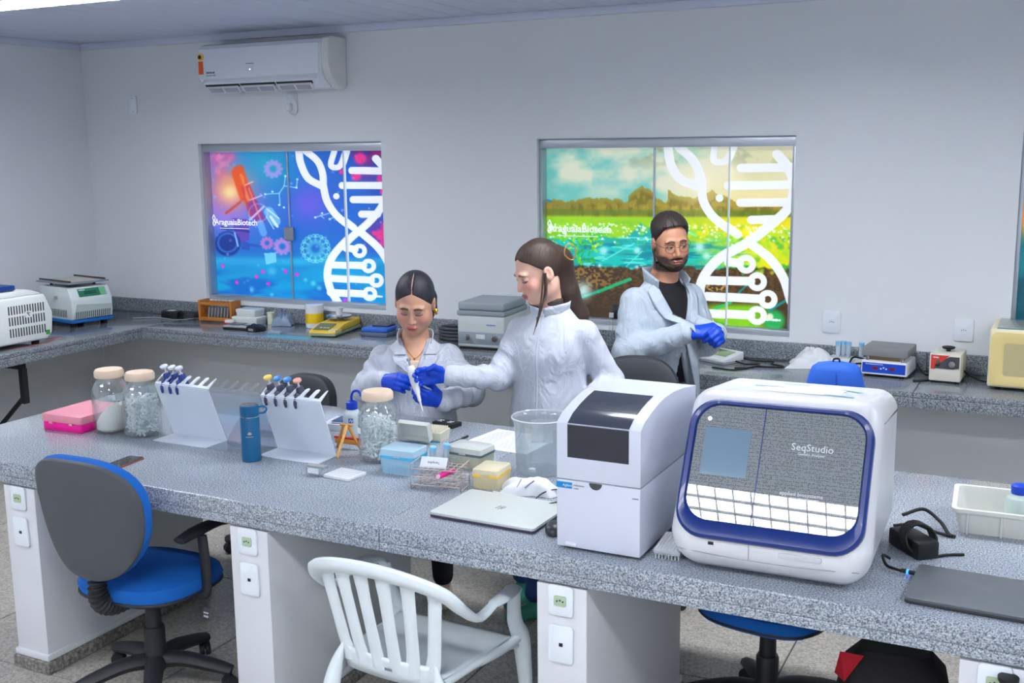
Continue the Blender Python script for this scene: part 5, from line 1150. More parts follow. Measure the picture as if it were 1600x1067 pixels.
# microwave
mw = thing('microwave_oven', (-.04, 6.135, ZK), math.radians(-1), 'cream microwave oven with glass plate on top at the right edge', 'microwave')
MWC = mat('mw_cream', (232,224,190), .45); box('case', (.5,.36,.3), (0,.02,.165), MWC, mw, .012, 3)
loft('door_frame', [[(a, y, b) for a, b in rrect(w, h, r_, 5, -.0, .163)] for w, h, r_, y in ((.48,.27,.03,-.161),(.48,.27,.03,-.172),(.40,.21,.025,-.176),(.36,.17,.015,-.168))], mat('mw_door', (222,204,140), .4), mw)
prism('door_mesh', rrect(.356,.166,.012,4,0,.163), .004, mat('mw_mesh', (186,176,132), .5), mw, 0, 1, 'XZ', -.1705)
for sx in (-.2,.2):
    for sy in (-.1,.14): cyl('foot', .016, .016, (sx, sy, 0), BLACKR, mw, 10)
gp_ = thing('glass_plate', (-.03, 6.16, ZK+.3155), 0, 'clear glass sheet lying on the microwave', 'glass plate'); box('glass_sheet', (.46,.34,.006), (0,0,.0035), ACRYL, gp_, .001); box('edge_band', (.46,.004,.007), (0,-.1725,.0035), thin_glass('edge_glass', (190,225,225), .05, .6, .1, (170,210,215), .3), gp_, .001)
# ------------------------------------------------------------------ chairs
CBLK = mat('chair_black', (36,38,44), .5); CBL = mat('chair_blue', (6,94,182), .85, bump=.15, bscale=220); CBACK = mat('chair_back_shell', (74,78,84), .55, bump=.05, bscale=300); CDARK = mat('chair_black_fabric', (44,48,54), .6)
def egg(w, h, k=.16, n=40, e=2.5):
    out = []
    for i in range(n):
        a = 2*PI*i/n; c, s = math.cos(a), math.sin(a)
        x = math.copysign(abs(c)**(2/e), c)*w/2; y = math.copysign(abs(s)**(2/e), s)*h/2
        out.append((x*(1+k*y/(h/2)), y))
    return out
def office_chair(loc, rz, label, seat_m, back_m, shell_m, arms=(1,), seat_h=.47, back=True, base=True, tagcard=False, backh=.46, lean=.16, bz=.33, by=.27, sw=.48, bw=.43):
    r = thing('office_chair', (loc[0], loc[1], 0), rz, label, 'chair', 'swivel office chairs')
    if base:
        for k in range(5):
            a = 2*PI*k/5+.35; c, s = math.cos(a), math.sin(a)
            lg = tube('base_leg', [(c*.02, s*.02, .115), (c*.12, s*.12, .12), (c*.24, s*.24, .095), (c*.31, s*.31, .075)], [.042,.038,.033,.027], CBLK, r, 8, 4, flat=.8)
            cs = thing_part('caster', r, (c*.3, s*.3, 0), a+.8)
            for d in (-1, 1): lathe('caster_wheel', [(.01,-.009),(.026,-.009),(.028,-.004),(.028,.004),(.026,.009),(.01,.009)], CBLK, cs, 18, (0, d*.013, .028), rotm(PI/2))
            tube('caster_fork', [(.0,0,.028),(.0,0,.05),(0,0,.078)], .011, CBLK, cs, 8)
        lathe('gas_column', [(.042,.08),(.042,.25),(.038,.26),(.032,.26),(.03,.36),(.028,seat_h-.05)], CBLK, r, 20)
        box('tilt_plate', (.17,.2,.03), (0,0,seat_h-.055), CBLK, r, .008)
    sl = []
    for z_, k_ in ((-.04,.86),(-.03,.97),(.0,1.0),(.025,.97),(.042,.86),(.046,.5)):
        sl.append([(a*k_, b*k_, seat_h+z_+.012*(abs(b) > .15)*(-1 if b > 0 else 0)) for a, b in egg(sw,.47,.03,36,2.8)])
    loft('seat_cushion', sl, seat_m, r)
    loft('seat_pan', [[(a*.9, b*.9, seat_h-.05) for a, b in egg(sw,.47,.03,36,2.8)], [(a*1.0, b*1.0, seat_h-.034) for a, b in egg(sw,.47,.03,36,2.8)], [(a*.99, b*.99, seat_h-.026) for a, b in egg(sw,.47,.03,36,2.8)]], CBLK, r)
    if back:
        M = Matrix.Translation((0, -by, seat_h+bz)) @ Matrix.Rotation(lean, 4, 'X') @ Matrix.Rotation(PI/2, 4, 'X')
        E_ = egg(bw, backh, .1, 40, 2.4)
        def L(k, d, curve=.05): return [M @ Vector((a*k, b*k, d-curve*((a*k/.215)**2))) for a, b in E_]
        loft('back_shell', [L(.6,.032), L(.9,.03), L(.985,.024), L(1.0,.012), L(.99,.004)], shell_m, r)
        loft('back_cushion', [L(.99,.0035), L(1.01,-.012), L(.985,-.035), L(.9,-.05), L(.5,-.058)], back_m, r)
        bp = [(0,-.25,seat_h+.14),(0,-.275,seat_h+.06),(0,-.265,seat_h-.01),(0,-.2,seat_h-.05),(0,-.1,seat_h-.055)]
        pts = spline(bp, 16); rr = [.043 if (i//2) % 2 else .032 for i in range(len(pts))]
        bm = bmesh.new(); bm_tube(bm, pts, rr, 14, flat=.7); from_bm('ribbed_spine', bm, CBLK, r, True, 25)
    for sx in arms:
        tube('arm_post', [(sx*.22,.0,seat_h-.045),(sx*.275,.0,seat_h-.035),(sx*.285,.0,seat_h+.05),(sx*.275,.0,seat_h+.2)], [.016,.02,.024,.022], CBLK, r, 10, 5, flat=.6, upref=(0,1,0))
        tube('arm_pad', [(sx*.27,-.12,seat_h+.215),(sx*.275,-.04,seat_h+.225),(sx*.272,.07,seat_h+.225),(sx*.262,.15,seat_h+.205)], [.03,.038,.036,.028], CBLK, r, 10, 5, flat=.42, upref=(0,0,1))
    if tagcard:
        tg = box('hang_tag', (.028,.002,.055), (.245,.03,seat_h-.14), DGREY, r, .001, rot=rotm(.1,.3,.4)); tube('tag_string', [(.24,.03,seat_h-.05),(.245,.03,seat_h-.112)], .001, BLACK, r, 4)
        marks(.02, .01, WHITE, r, (.2455,.028,seat_h-.135), (PI/2,.3,.4), 15); marks(.02, .01, WHITE, r, (.2455,.028,seat_h-.15), (PI/2,.3,.4), 16)
    return r
def thing_part(name, parent, loc, rz):
    o = bpy.data.objects.new(name, None); COL.objects.link(o); o.parent = parent; o.location = loc; o.rotation_euler = (0,0,rz); return o
office_chair((-3.165, 3.06), math.radians(2), 'blue office chair with grey back shell in front of the bench', CBL, CBL, CBACK, (1,), .48, tagcard=True, bz=.33, by=.325, sw=.53, bw=.5, backh=.49)
office_chair((-.88, 3.86), math.radians(170), 'blue seated office chair beyond the bench under the sequencer', CBL, CBL, CBACK, (), .475, back=False)
office_chair((-3.62, 4.42), math.radians(172), 'black office chair with rounded back behind the white pipette stands', CDARK, CDARK, CDARK, (-1, 1), .47, bz=.27, backh=.42)
office_chair((-1.78, 4.72), math.radians(188), 'black office chair with rounded back between the zipped coat and the grey coat', CDARK, CDARK, CDARK, (), .5, bz=.4, backh=.46)

# white plastic armchair
pc = thing('plastic_chair', (-1.89, 3.06, 0), math.radians(-3), 'white moulded plastic armchair with slatted back in front of the bench', 'chair')
PCW = mat('chair_white', (220,231,237), .38)
def sheet(name, rows, m, parent, th):
    ny = len(rows); nx = len(rows[0]); v = [p for r_ in rows for p in r_]; f = []
    for j in range(ny-1):
        for i in range(nx-1): f.append((j*nx+i, j*nx+i+1, (j+1)*nx+i+1, (j+1)*nx+i))
    o = pydata(name, v, f, m, parent, True, 60); s_ = o.modifiers.new('thick', 'SOLIDIFY'); s_.thickness = th; s_.offset = 0; return o
rows = []
for j in range(15):
    t = j/14; y = -.2+t*.45
    rows.append([(u*(.21+.025*t), y-.02*u*u*(t > .5), .425+.012*abs(u)**2+.03*max(0, .25-t)*2-.028*max(0, t-.8)*5*(t-.8)*3) for u in np.linspace(-1, 1, 17)])
sheet('seat', rows, PCW, pc, .008)
tube('seat_rim', [(-.21,-.2,.43),(-.235,.1,.425),(-.23,.245,.395),(0,.265,.39),(.23,.245,.395),(.235,.1,.425),(.21,-.2,.43)], .013, PCW, pc, 8, 5)
# back: curved top rail flowing into arms
def backp(u, z):   # u -1..1, z height: position on the leaning curved back
    t = (z-.43)/.38
    return (u*(.19+.06*t), -.215-.085*t-.0+.05*u*u*(.4+.6*t), z)
bm = bmesh.new(); pts = spline([(-.30,-.02,.66),(-.295,-.12,.645),(-.285,-.2,.70),(-.245,-.255,.765),(-.13,-.298,.808),(0,-.306,.818),(.13,-.298,.808),(.245,-.255,.765),(.285,-.2,.70),(.295,-.12,.645),(.30,-.02,.66)], 6)
bm_tube(bm, pts, [.018+.022*math.exp(-((i/len(pts)-.5)/.35)**4) for i in range(len(pts))], 10, flat=.55)
from_bm('top_rail', bm, PCW, pc, True, 60)
for k in range(6):
    u = -.9+k*.36
    bm = bmesh.new(); bm_tube(bm, [backp(u*.95, .435), backp(u, .52), backp(u, .62), backp(u*1.0, .72), backp(u*.98, .79-.035*abs(u)**3)], [.03,.026,.025,.026,.03], 10, flat=.26, upref=(0,1,.2)); from_bm('back_slat', bm, PCW, pc, True, 60)
rows = [[backp(u, z) for u in np.linspace(-1, 1, 13)] for z in (.40,.43,.465,.485)]
sheet('lower_back', rows, PCW, pc, .009)
tg = pydata('maker_plate', [(-.03+.03,-.235,.445),(.0+.03,-.235,.445),(.0+.03,-.2365,.455),(-.03+.03,-.2365,.455)], [(0,1,2,3)], mat('plate_grey', (110,120,130), .5), pc, False)
for sx in (-1, 1):
    tube('armrest', [(sx*.30,-.03,.66),(sx*.305,.02,.662),(sx*.30,.08,.662),(sx*.285,.13,.655),(sx*.275,.155,.63)], [.024,.03,.032,.03,.024], PCW, pc, 10, 5, flat=.4, upref=(0,0,1))
    for yy, y2, zt in ((.2,.26,.645),):
        bm = bmesh.new(); bm_tube(bm, spline([(sx*.275,.15,.64),(sx*.262,.175,.52),(sx*.26,.225,.42),(sx*.27,.245,.2),(sx*.285,.265,.0)], 5), [.026+.012*math.exp(-((i-9)/4)**2) for i in range(21)], 10, flat=.6, upref=(0,1,0)); from_bm('leg', bm, PCW, pc, True, 60)
    bm = bmesh.new(); bm_tube(bm, spline([(sx*.185,-.212,.5),(sx*.215,-.225,.4),(sx*.24,-.25,.25),(sx*.265,-.285,.0)], 5), [.004,.008,.013,.018,.023,.027,.03,.032,.033,.033,.032,.032,.031,.03,.03,.03], 10, flat=.7, upref=(0,1,0)); from_bm('leg', bm, PCW, pc, True, 60)
    tube('arm_web', [(sx*.262,.21,.44),(sx*.24,.12,.42),(sx*.225,0,.425)], .016, PCW, pc, 8, 4)

# bag under the bench and a plug in the last pier
bg2 = thing('black_backpack', (-.385, 3.46, 0), .1, 'black backpack with red trim under the right end of the bench', 'bag')
BPK = mat('bag_black', (22,22,26), .7, bump=.5, bscale=16)
loft('bag_body', [[(a*k, b*k2+dy, zz) for a, b in rrect(.36,.22,.07,5)] for k, k2, zz, dy in ((.9,.9,0,0),(1,1,.03,0),(1.02,1.05,.22,0),(.98,.95,.4,0),(.86,.8,.5,.01),(.6,.5,.55,.02))], BPK, bg2)
loft('front_pocket', [[(a*k, -.115+dy, b*k+.17) for a, b in rrect(.27,.24,.05,5)] for k, dy in ((1,0),(1,-.025),(.9,-.04))], BPK, bg2)
pydata('red_trim', [(-.165,-.03,.535),(-.09,-.06,.545),(-.145,-.085,.46),(-.18,-.03,.46)], [(0,1,2),(0,2,3)], mat('bag_red', (190,20,40), .7), bg2, False)
for sx in (-.07,.06): tube('strap', [(sx,-.05,.5),(sx-.03,-.13,.4),(sx-.05,-.165,.25),(sx-.04,-.15,.08)], .012, BPK, bg2, 6, 5, flat=.4)
pg = thing('power_plug', (-.05, YB-.002, .77), 0, 'black plug with yellow cable in the outlet of the right pier', 'plug')
pg.location = (-.045, YB+.002, .765)
lathe('plug_body', [(.012,-.05),(.016,-.03),(.018,-.012),(.026,0),(.026,.01)], BLACK, pg, 16, (0,-.02,.012), rotm(0)); tube('cable', [(0,-.02,-.035),(.002,-.03,-.1),(.0,-.02,-.3),(-.02,.0,-.62)], .006, mat('cable_yellow', (200,170,40), .5), pg, 8, 5)
# ------------------------------------------------------------------ people, built as smooth signed-distance surfaces
def nets(fn, lo, hi, h, chunk=400000):
    lo = np.array(lo, float); hi = np.array(hi, float)
    n = (np.ceil((hi-lo)/h/4).astype(int)+1)*4+1
    ax = [lo[i]+h*np.arange(n[i]) for i in range(3)]
    def ev(P):
        return np.concatenate([fn(P[i:i+chunk]) for i in range(0, len(P), chunk)]) if len(P) else np.zeros(0)
    cx = [a[::4] for a in ax]; C = np.stack(np.meshgrid(*cx, indexing='ij'), -1); D0 = ev(C.reshape(-1, 3)).reshape(C.shape[:3])
    near = np.abs(D0) < 4*h*2.6
    act = np.zeros(tuple(k-1 for k in D0.shape), bool)
    for a in (0, 1):
        for b in (0, 1):
            for c in (0, 1): act |= near[a:D0.shape[0]-1+a, b:D0.shape[1]-1+b, c:D0.shape[2]-1+c]
    fa = np.zeros(tuple(n), bool); up = act.repeat(4, 0).repeat(4, 1).repeat(4, 2); s = up.shape
    for a in (0, 1):
        for b in (0, 1):
            for c in (0, 1): fa[a:a+s[0], b:b+s[1], c:c+s[2]] |= up
    D = D0.repeat(4, 0).repeat(4, 1).repeat(4, 2)[:n[0], :n[1], :n[2]].copy()
    I = np.argwhere(fa); D[fa] = ev(lo+h*I)
    S = D < 0
    cells = np.zeros(tuple(n-1), int)
    offs = [(a, b, c) for a in (0, 1) for b in (0, 1) for c in (0, 1)]
    for a, b, c in offs: cells += S[a:n[0]-1+a, b:n[1]-1+b, c:n[2]-1+c]
    mask = (cells > 0) & (cells < 8); idx = np.argwhere(mask)
    acc = np.zeros((len(idx), 3)); cnt = np.zeros(len(idx))
    for a in offs:
        for k in range(3):
            if a[k]: continue
            b = list(a); b[k] = 1
            da = D[tuple((idx+a).T)]; db = D[tuple((idx+b).T)]; cr = (da < 0) != (db < 0)
            t = np.where(cr, da/np.where(cr, da-db, 1), 0)
            p = idx+np.array(a, float); p[:, k] += t; acc[cr] += p[cr]; cnt[cr] += 1
    V = lo+h*(acc/np.maximum(cnt, 1)[:, None])
    ids = -np.ones(tuple(n-1), int); ids[mask] = np.arange(len(idx)); F = []
    for k in range(3):
        sl0 = [slice(None)]*3; sl1 = [slice(None)]*3; sl0[k] = slice(0, -1); sl1[k] = slice(1, None)
        ch = S[tuple(sl0)] != S[tuple(sl1)]; e = np.argwhere(ch); i1, i2 = [(1, 2), (2, 0), (0, 1)][k]
        ok = (e[:, i1] > 0) & (e[:, i2] > 0) & (e[:, i1] < n[i1]-1) & (e[:, i2] < n[i2]-1); e = e[ok]
        def cid(d1, d2): q = e.copy(); q[:, i1] += d1; q[:, i2] += d2; return ids[tuple(q.T)]
        Q = np.stack([cid(-1, -1), cid(0, -1), cid(0, 0), cid(-1, 0)], 1); fl = ~S[tuple(e.T)]; Q[fl] = Q[fl][:, ::-1]; F.append(Q[(Q >= 0).all(1)])
    return V, np.concatenate(F)
A_ = lambda *p: np.array(p, float)
def rc(P, a, b, ra, rb):
    a = np.asarray(a, float); b = np.asarray(b, float); d = b-a; t = np.clip((P-a)@d/(d@d+1e-12), 0, 1)
    return np.linalg.norm(P-a-t[:, None]*d, axis=1)-(ra+(rb-ra)*t)
def ell(P, c, r, R=None):
    q = P-np.asarray(c, float); r = np.asarray(r, float)
    if R is not None: q = q@R
    k0 = np.linalg.norm(q/r, axis=1); k1 = np.linalg.norm(q/(r*r), axis=1)+1e-9
    return k0*(k0-1)/k1
def smin(a, b, k): h = np.clip(.5+.5*(b-a)/k, 0, 1); return b*(1-h)+a*h-k*h*(1-h)
def smax(a, b, k): return -smin(-a, -b, k)
def chain(P, pts, rs, k=.012):
    d = None
    for i in range(len(pts)-1):
        q = rc(P, pts[i], pts[i+1], rs[i], rs[i+1]); d = q if d is None else smin(d, q, k)
    return d
def loftz(P, lev):
    z = P[:, 2]; L = np.array(lev, float); o = np.argsort(L[:, 0]); L = L[o]
    T = np.linspace(0, len(L)-1, 8*(len(L)-1)+1); i = np.clip(T.astype(int), 0, len(L)-2); u = (T-i)[:, None]
    p0 = L[np.maximum(i-1, 0)]; p1 = L[i]; p2 = L[i+1]; p3 = L[np.minimum(i+2, len(L)-1)]
    E = .5*(2*p1+(p2-p0)*u+(2*p0-5*p1+4*p2-p3)*u*u+(3*p1-p0-3*p2+p3)*u**3); E[:, 0] = (p1+(p2-p1)*u)[:, 0]; L = E
    cx, cy, rx, ry = (np.interp(z, L[:, 0], L[:, i]) for i in (1, 2, 3, 4))
    q = np.sqrt(((P[:, 0]-cx)/rx)**2+((P[:, 1]-cy)/ry)**2)
    d = (q-1)*np.minimum(rx, ry)
    return np.maximum(d, np.maximum(z-L[-1, 0], L[0, 0]-z))
def sdf_obj(name, fn, lo, hi, h, m, parent, colors=None, smooth_it=0):
    V, F = nets(fn, lo, hi, h)
    me = bpy.data.meshes.new(name); me.vertices.add(len(V)); me.vertices.foreach_set('co', V.ravel())
    me.loops.add(F.size); me.loops.foreach_set('vertex_index', F.ravel().astype(np.int32)); me.polygons.add(len(F)); me.polygons.foreach_set('loop_start', np.arange(0, F.size, 4, dtype=np.int32))
    me.update(calc_edges=True); me.validate()
    if colors is not None:
        c = to_lin(colors(V)); at = me.color_attributes.new('Skin', 'FLOAT_COLOR', 'POINT'); at.data.foreach_set('color', np.concatenate([c, np.ones((len(c), 1))], 1).ravel())
    o = new_obj(name, me, parent, m); me.shade_smooth()
    return o
def skin_mat(name):
    m = bpy.data.materials.new(name); m.use_nodes = True; nt = m.node_tree; b = nt.nodes['Principled BSDF']
    a = nt.nodes.new('ShaderNodeAttribute'); a.attribute_name = 'Skin'; nt.links.new(a.outputs['Color'], b.inputs['Base Color'])
    b.inputs['Roughness'].default_value = .5; b.inputs['Subsurface Weight'].default_value = .12; b.inputs['Subsurface Radius'].default_value = (.01,.004,.002); b.inputs['Subsurface Scale'].default_value = .5
    return m
SKIN = skin_mat('skin')
def hair_mat(name, c, c2):
    m = bpy.data.materials.new(name); m.use_nodes = True; nt = m.node_tree; b = nt.nodes['Principled BSDF']
    tc = nt.nodes.new('ShaderNodeTexCoord'); mp = nt.nodes.new('ShaderNodeMapping'); mp.inputs['Scale'].default_value = (160, 30, 22)
    n = nt.nodes.new('ShaderNodeTexNoise'); n.inputs['Scale'].default_value = 1; n.inputs['Detail'].default_value = 3
    mx = nt.nodes.new('ShaderNodeMix'); mx.data_type = 'RGBA'; mx.inputs[6].default_value = lin(c)+(1,); mx.inputs[7].default_value = lin(c2)+(1,)
    bp = nt.nodes.new('ShaderNodeBump'); bp.inputs['Strength'].default_value = .5; bp.inputs['Distance'].default_value = .004
    L = nt.links.new; L(tc.outputs['Object'], mp.inputs[0]); L(mp.outputs[0], n.inputs['Vector']); L(n.outputs['Fac'], mx.inputs[0]); L(mx.outputs[2], b.inputs['Base Color']); L(n.outputs['Fac'], bp.inputs['Height']); L(bp.outputs[0], b.inputs['Normal'])
    b.inputs['Roughness'].default_value = .55
    return m
def cloth_mat(name, c):
    m = mat(name, c, .9, vary=.02, vscale=6)
    nt = m.node_tree; b = nt.nodes['Principled BSDF']; tc = nt.nodes.new('ShaderNodeTexCoord'); mp = nt.nodes.new('ShaderNodeMapping'); mp.inputs['Rotation'].default_value = (.3, .5, .4); mp.inputs['Scale'].default_value = (1.3, 1, .75)
    n = nt.nodes.new('ShaderNodeTexNoise'); n.inputs['Scale'].default_value = 11; n.inputs['Detail'].default_value = 3; n.inputs['Roughness'].default_value = .45; n.inputs['Distortion'].default_value = 1.2
    bp = nt.nodes.new('ShaderNodeBump'); bp.inputs['Strength'].default_value = .55; bp.inputs['Distance'].default_value = .035
    L = nt.links.new; L(tc.outputs['Object'], mp.inputs[0]); L(mp.outputs[0], n.inputs['Vector']); L(n.outputs['Fac'], bp.inputs['Height']); L(bp.outputs[0], b.inputs['Normal'])
    return m
def rot_h(yaw, pitch, roll):      # head rotation in person space: yaw + = to the person's left, pitch + = bowing
    return np.array((Matrix.Rotation(yaw, 3, 'Z') @ Matrix.Rotation(-pitch, 3, 'X') @ Matrix.Rotation(roll, 3, 'Y')))
def head_sdf(Q, jaw=1., nose=1., wide=1.):
    X = Q.copy(); X[:, 0] = np.abs(X[:, 0])
    d = ell(Q, (0,-.018,.036), (.076,.096,.088))
    d = smin(d, ell(Q, (0,.026,-.025), (.063*wide,.066,.094)), .03)
    d = smin(d, ell(Q, (0,.052,-.093), (.036*jaw,.038,.03)), .03)
    d = smin(d, ell(X, (.046*jaw,.0,-.07), (.022,.042,.034)), .035)
    d = smin(d, ell(X, (.037*wide,.058,-.034), (.024,.024,.026)), .025)
    d = smin(d, ell(X, (.026,.078,.026), (.026,.014,.009)), .016)
    d = smax(d, -ell(X, (.031,.1,.006), (.021,.018,.012)), .012)
    d = smin(d, ell(X, (.0305,.0735,.003), (.0165,.0155,.0125)), .005)
    d = smin(d, rc(Q, (0,.086,.014), (0,.106,-.03), .0065, .0105*nose), .011)
    d = smin(d, ell(X, (.0115*nose,.097,-.036), (.0085,.009,.007)), .007)
    d = smin(d, ell(Q, (0,.084,-.066), (.027,.016,.02)), .012)
    d = smin(d, ell(X, (.008,.0995,-.0625), (.0135,.006,.0048)), .004)
    d = smin(d, ell(Q, (0,.097,-.0725), (.017,.0075,.0058)), .004)
    d = smax(d, -ell(Q, (0,.108,-.0668), (.025,.006,.0016)), .003)
    ear = ell(X, (.079,-.012,-.008), (.009,.021,.033)); ear = smax(ear, -ell(X, (.09,-.006,-.004), (.008,.012,.02)), .005)
    return smin(d, ear, .006)
def face_colors(Q, skin, lip, brow, beard=None, eyes='down', blush=None, browshape=1., scalp=None):
    c = np.tile(np.array(skin, float)/255, (len(Q), 1)); x = np.abs(Q[:, 0]); y = Q[:, 1]; z = Q[:, 2]; fr = y > .02
    def mix(col, a): nonlocal c; a = np.clip(a, 0, 1)[:, None]; c = c*(1-a)+np.array(col, float)/255*a
    n = fbm(Q[:, 0]*90+50, z*90+50, 1., 3)
    if blush: mix(blush, .55*np.exp(-((x-.046)**2+(z+.03)**2)/.021**2)*fr); mix(blush, .35*np.exp(-(x**2+(z+.033)**2)/.014**2)*fr)
    if beard is not None:
        # jaw line, chin and moustache
        a = sm(-.045, -.062, z+.25*np.clip(.05-y, 0, .1)-.012*sm(.03,.055,x))*sm(-.06,-.02,y); a = a*(1-np.exp(-((x/.03)**2+((z+.07)/.012)**2)**2)*.9); a = np.maximum(a, sm(.012,.02,x)*0+np.exp(-((z+.052-.006*(x/.03)**2*-1)/.006)**4)*sm(.034,.026,x)*fr*.9); a = np.maximum(a, .75*sm(.058,.066,x)*sm(.0,-.03,z)*sm(.05,.03,y)*sm(-.02,.0,y))
        mix(beard, a*(.5+.35*n)*sm(-.135,-.12,z))
    lp = np.minimum(np.abs(ell(np.stack([x, y, z], 1), (.008,.0995,-.0625), (.0135,.006,.0048))), np.abs(ell(Q, (0,.097,-.0725), (.017,.0075,.0058))))
    mix(lip, sm(.0035, .001, lp)*(x < .026)*(z < -.055)*(z > -.082)*(y > .085)); mix([v*.5 for v in lip], .8*np.exp(-((z+.0668)/.0016)**2)*sm(.025,.02,x)*(y > .08))
    bz = .0262+.0036*np.sin(np.clip((x-.012)/.036, 0, 1)*PI)*browshape-.004*sm(.03,.05,x); mix(brow, .9*np.exp(-((z-bz)/(.0042*browshape**.2))**4)*sm(.01,.014,x)*sm(.052,.044,x)*fr)
    if eyes == 'down':
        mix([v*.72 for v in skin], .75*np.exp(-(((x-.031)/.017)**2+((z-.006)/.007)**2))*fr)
        lz = -.0065+.0035*((x-.031)/.015)**2; mix((34,24,24), .95*np.exp(-((z-lz)/.0021)**2)*sm(.0165,.0145,np.abs(x-.031))*fr)
    else:
        op = np.exp(-(((x-.031)/.0135)**2+((z-.0005)/.0042)**2)**3); mix((222,214,208), op*fr); mix((40,26,22), np.exp(-(((np.abs(Q[:, 0]+.004)-.031)/.0058)**2+((z-.0)/.0055)**2)**3)*(op > .3)*fr)
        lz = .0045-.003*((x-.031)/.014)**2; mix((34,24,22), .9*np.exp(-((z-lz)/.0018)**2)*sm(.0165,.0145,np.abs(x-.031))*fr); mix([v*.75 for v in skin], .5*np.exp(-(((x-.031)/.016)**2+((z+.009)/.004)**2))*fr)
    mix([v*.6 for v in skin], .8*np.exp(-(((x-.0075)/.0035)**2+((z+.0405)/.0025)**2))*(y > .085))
    return np.clip(c, 0, 1)
def hand_sdf(P, o, yd, zd, s=1.1, left=False, curl=(.5,.6,.4), spread=.0, thumb=((.022,.02,-.006),(.045,.047,-.016),(.046,.074,-.03)), vary=(0,0,0,0)):
    yd = A_(*yd); yd /= np.linalg.norm(yd); zd = A_(*zd); zd -= yd*(zd@yd); zd /= np.linalg.norm(zd)
    xd = np.cross(yd, zd) if left else np.cross(zd, yd); R = np.stack([xd, yd, zd], 1)
    Q = (P-A_(*o))@R/s
    kn = [(.03,.084,.002),(.0105,.09,.005),(-.0095,.086,.003),(-.0275,.078,-.001)]; ln = [.072,.08,.074,.058]
    d = None
    for k in range(4):
        q = rc(Q, (kn[k][0]*.45, .0, 0), kn[k], .017, .0125); d = q if d is None else smin(d, q, .012)
    d = smin(d, ell(Q, (.018,.045,-.012), (.017,.03,.014)), .012); d = smin(d, rc(Q, (0,-.022,0), (0,.01,0), .027, .025), .015)
    for k in range(4):
        p = A_(*kn[k]); a = 0.; pts = [p]; rs = [.0112]
        for j in range(3):
            a += curl[j]+vary[k]*(j < 2); L = ln[k]*(.44,.31,.25)[j]; p = p+A_(spread*(1.5-k)*.3*L, L*math.cos(a), -L*math.sin(a)); pts.append(p); rs.append((.0102,.0096,.0082)[j])
        d = smin(d, chain(Q, pts, rs, .004), .0045)
    d = smin(d, chain(Q, [(.012,.012,-.004)]+list(thumb), [.016,.0145,.0118,.0092], .006), .007)
    return d*s
def person(name, t, f, label, head_c, head_R, hs, look, neck_base, torso, shirt_fn, parts):
    pass
def march(fn, pts, direction, dist=.6):
    """project points along direction onto the surface fn = 0"""
    P = np.array(pts, float); d = np.asarray(direction, float); d = d/np.linalg.norm(d); s = np.zeros(len(P)); P0 = P-d*dist; done = np.zeros(len(P), bool)
    for _ in range(90):
        v = fn(P0+d*s[:, None]); s += np.clip(v, -.02, .05)*.75
    return P0+d*s[:, None]
def seam(name, fn, pts, direction, r, m, parent, sm_=6, lift=.0):
    pts = [tuple(p) for p in spline(pts, sm_)] if len(pts) > 2 else [tuple(Vector(pts[0]).lerp(Vector(pts[1]), k/10)) for k in range(11)]
    Q = march(fn, pts, direction); d = np.asarray(direction, float); d /= np.linalg.norm(d); Q = Q-d*lift
    return tube(name, [tuple(q) for q in Q], r, m, parent, 6)
def flap(name, fn, eA, eB, direction, m, parent, n=14, k=7, lift=(.004,.008), th=.005):
    a = spline(eA, n) if len(eA) > 2 else [Vector(eA[0]).lerp(Vector(eA[1]), i/n) for i in range(n+1)]; b = spline(eB, n) if len(eB) > 2 else [Vector(eB[0]).lerp(Vector(eB[1]), i/n) for i in range(n+1)]
    m_ = min(len(a), len(b)); ia = np.linspace(0, len(a)-1, 24); a = [a[int(round(i))] for i in ia]; b = [b[int(round(i))] for i in np.linspace(0, len(b)-1, 24)]
    rows = []; d = np.asarray(direction, float); d /= np.linalg.norm(d)
    for j in range(k):
        q = j/(k-1); P = [tuple(x.lerp(y, q)) for x, y in zip(a, b)]; rows.append([tuple(p) for p in (march(fn, P, direction)-d*(lift[0]+(lift[1]-lift[0])*q))])
    return sheet(name, rows, m, parent, th)
def collar(name, base, m, parent, th=.005):
    """base: list of (bottom point, top point)"""
    bt_ = spline([b for b, _ in base], 5); tp = spline([t for _, t in base], 5); rows = [[tuple(b.lerp(t, q)) for b, t in zip(bt_, tp)] for q in (0,.35,.7,1)]
    return sheet(name, rows, m, parent, th)
def sleeve(P, sh, el, wr, r, ph=0., amp=.004):
    sh, el, wr = (np.asarray(v, float) for v in (sh, el, wr))
    def seg(a, b, ra, rb, n, w0):
        d = b-a; L = d@d; t = np.clip((P-a)@d/L, 0, 1); q = P-a-t[:, None]*d; dist = np.linalg.norm(q, axis=1)
        ang = q@np.cross(d/np.sqrt(L), (.3,.5,.8))/(dist+1e-6)
        w = amp*(w0(t))*np.sin(n*t+ang*1.8+ph)*(.55+.45*np.sin(ang*2.3+ph*2))
        return dist-(ra+(rb-ra)*t)-w
    a = seg(sh, el, r[0], r[1], 17, lambda t: .35+.9*t); b = seg(el, wr, r[1]*1.0, r[2], 20, lambda t: 1.25-.8*t)
    return smin(a, b, .03)
COATW = cloth_mat('coat_white', (188,195,207)); COATG = cloth_mat('coat_greyish', (176,189,202)); SEAMW = mat('coat_seam', (190,198,210), .9)
BLKT = mat('black_trousers', (20,21,26), .85); JEAN = mat('jeans', (40,72,120), .85)
def person_root(t, f, name='person'):
    ang = math.atan2(f[1], f[0])-PI/2
    return ang
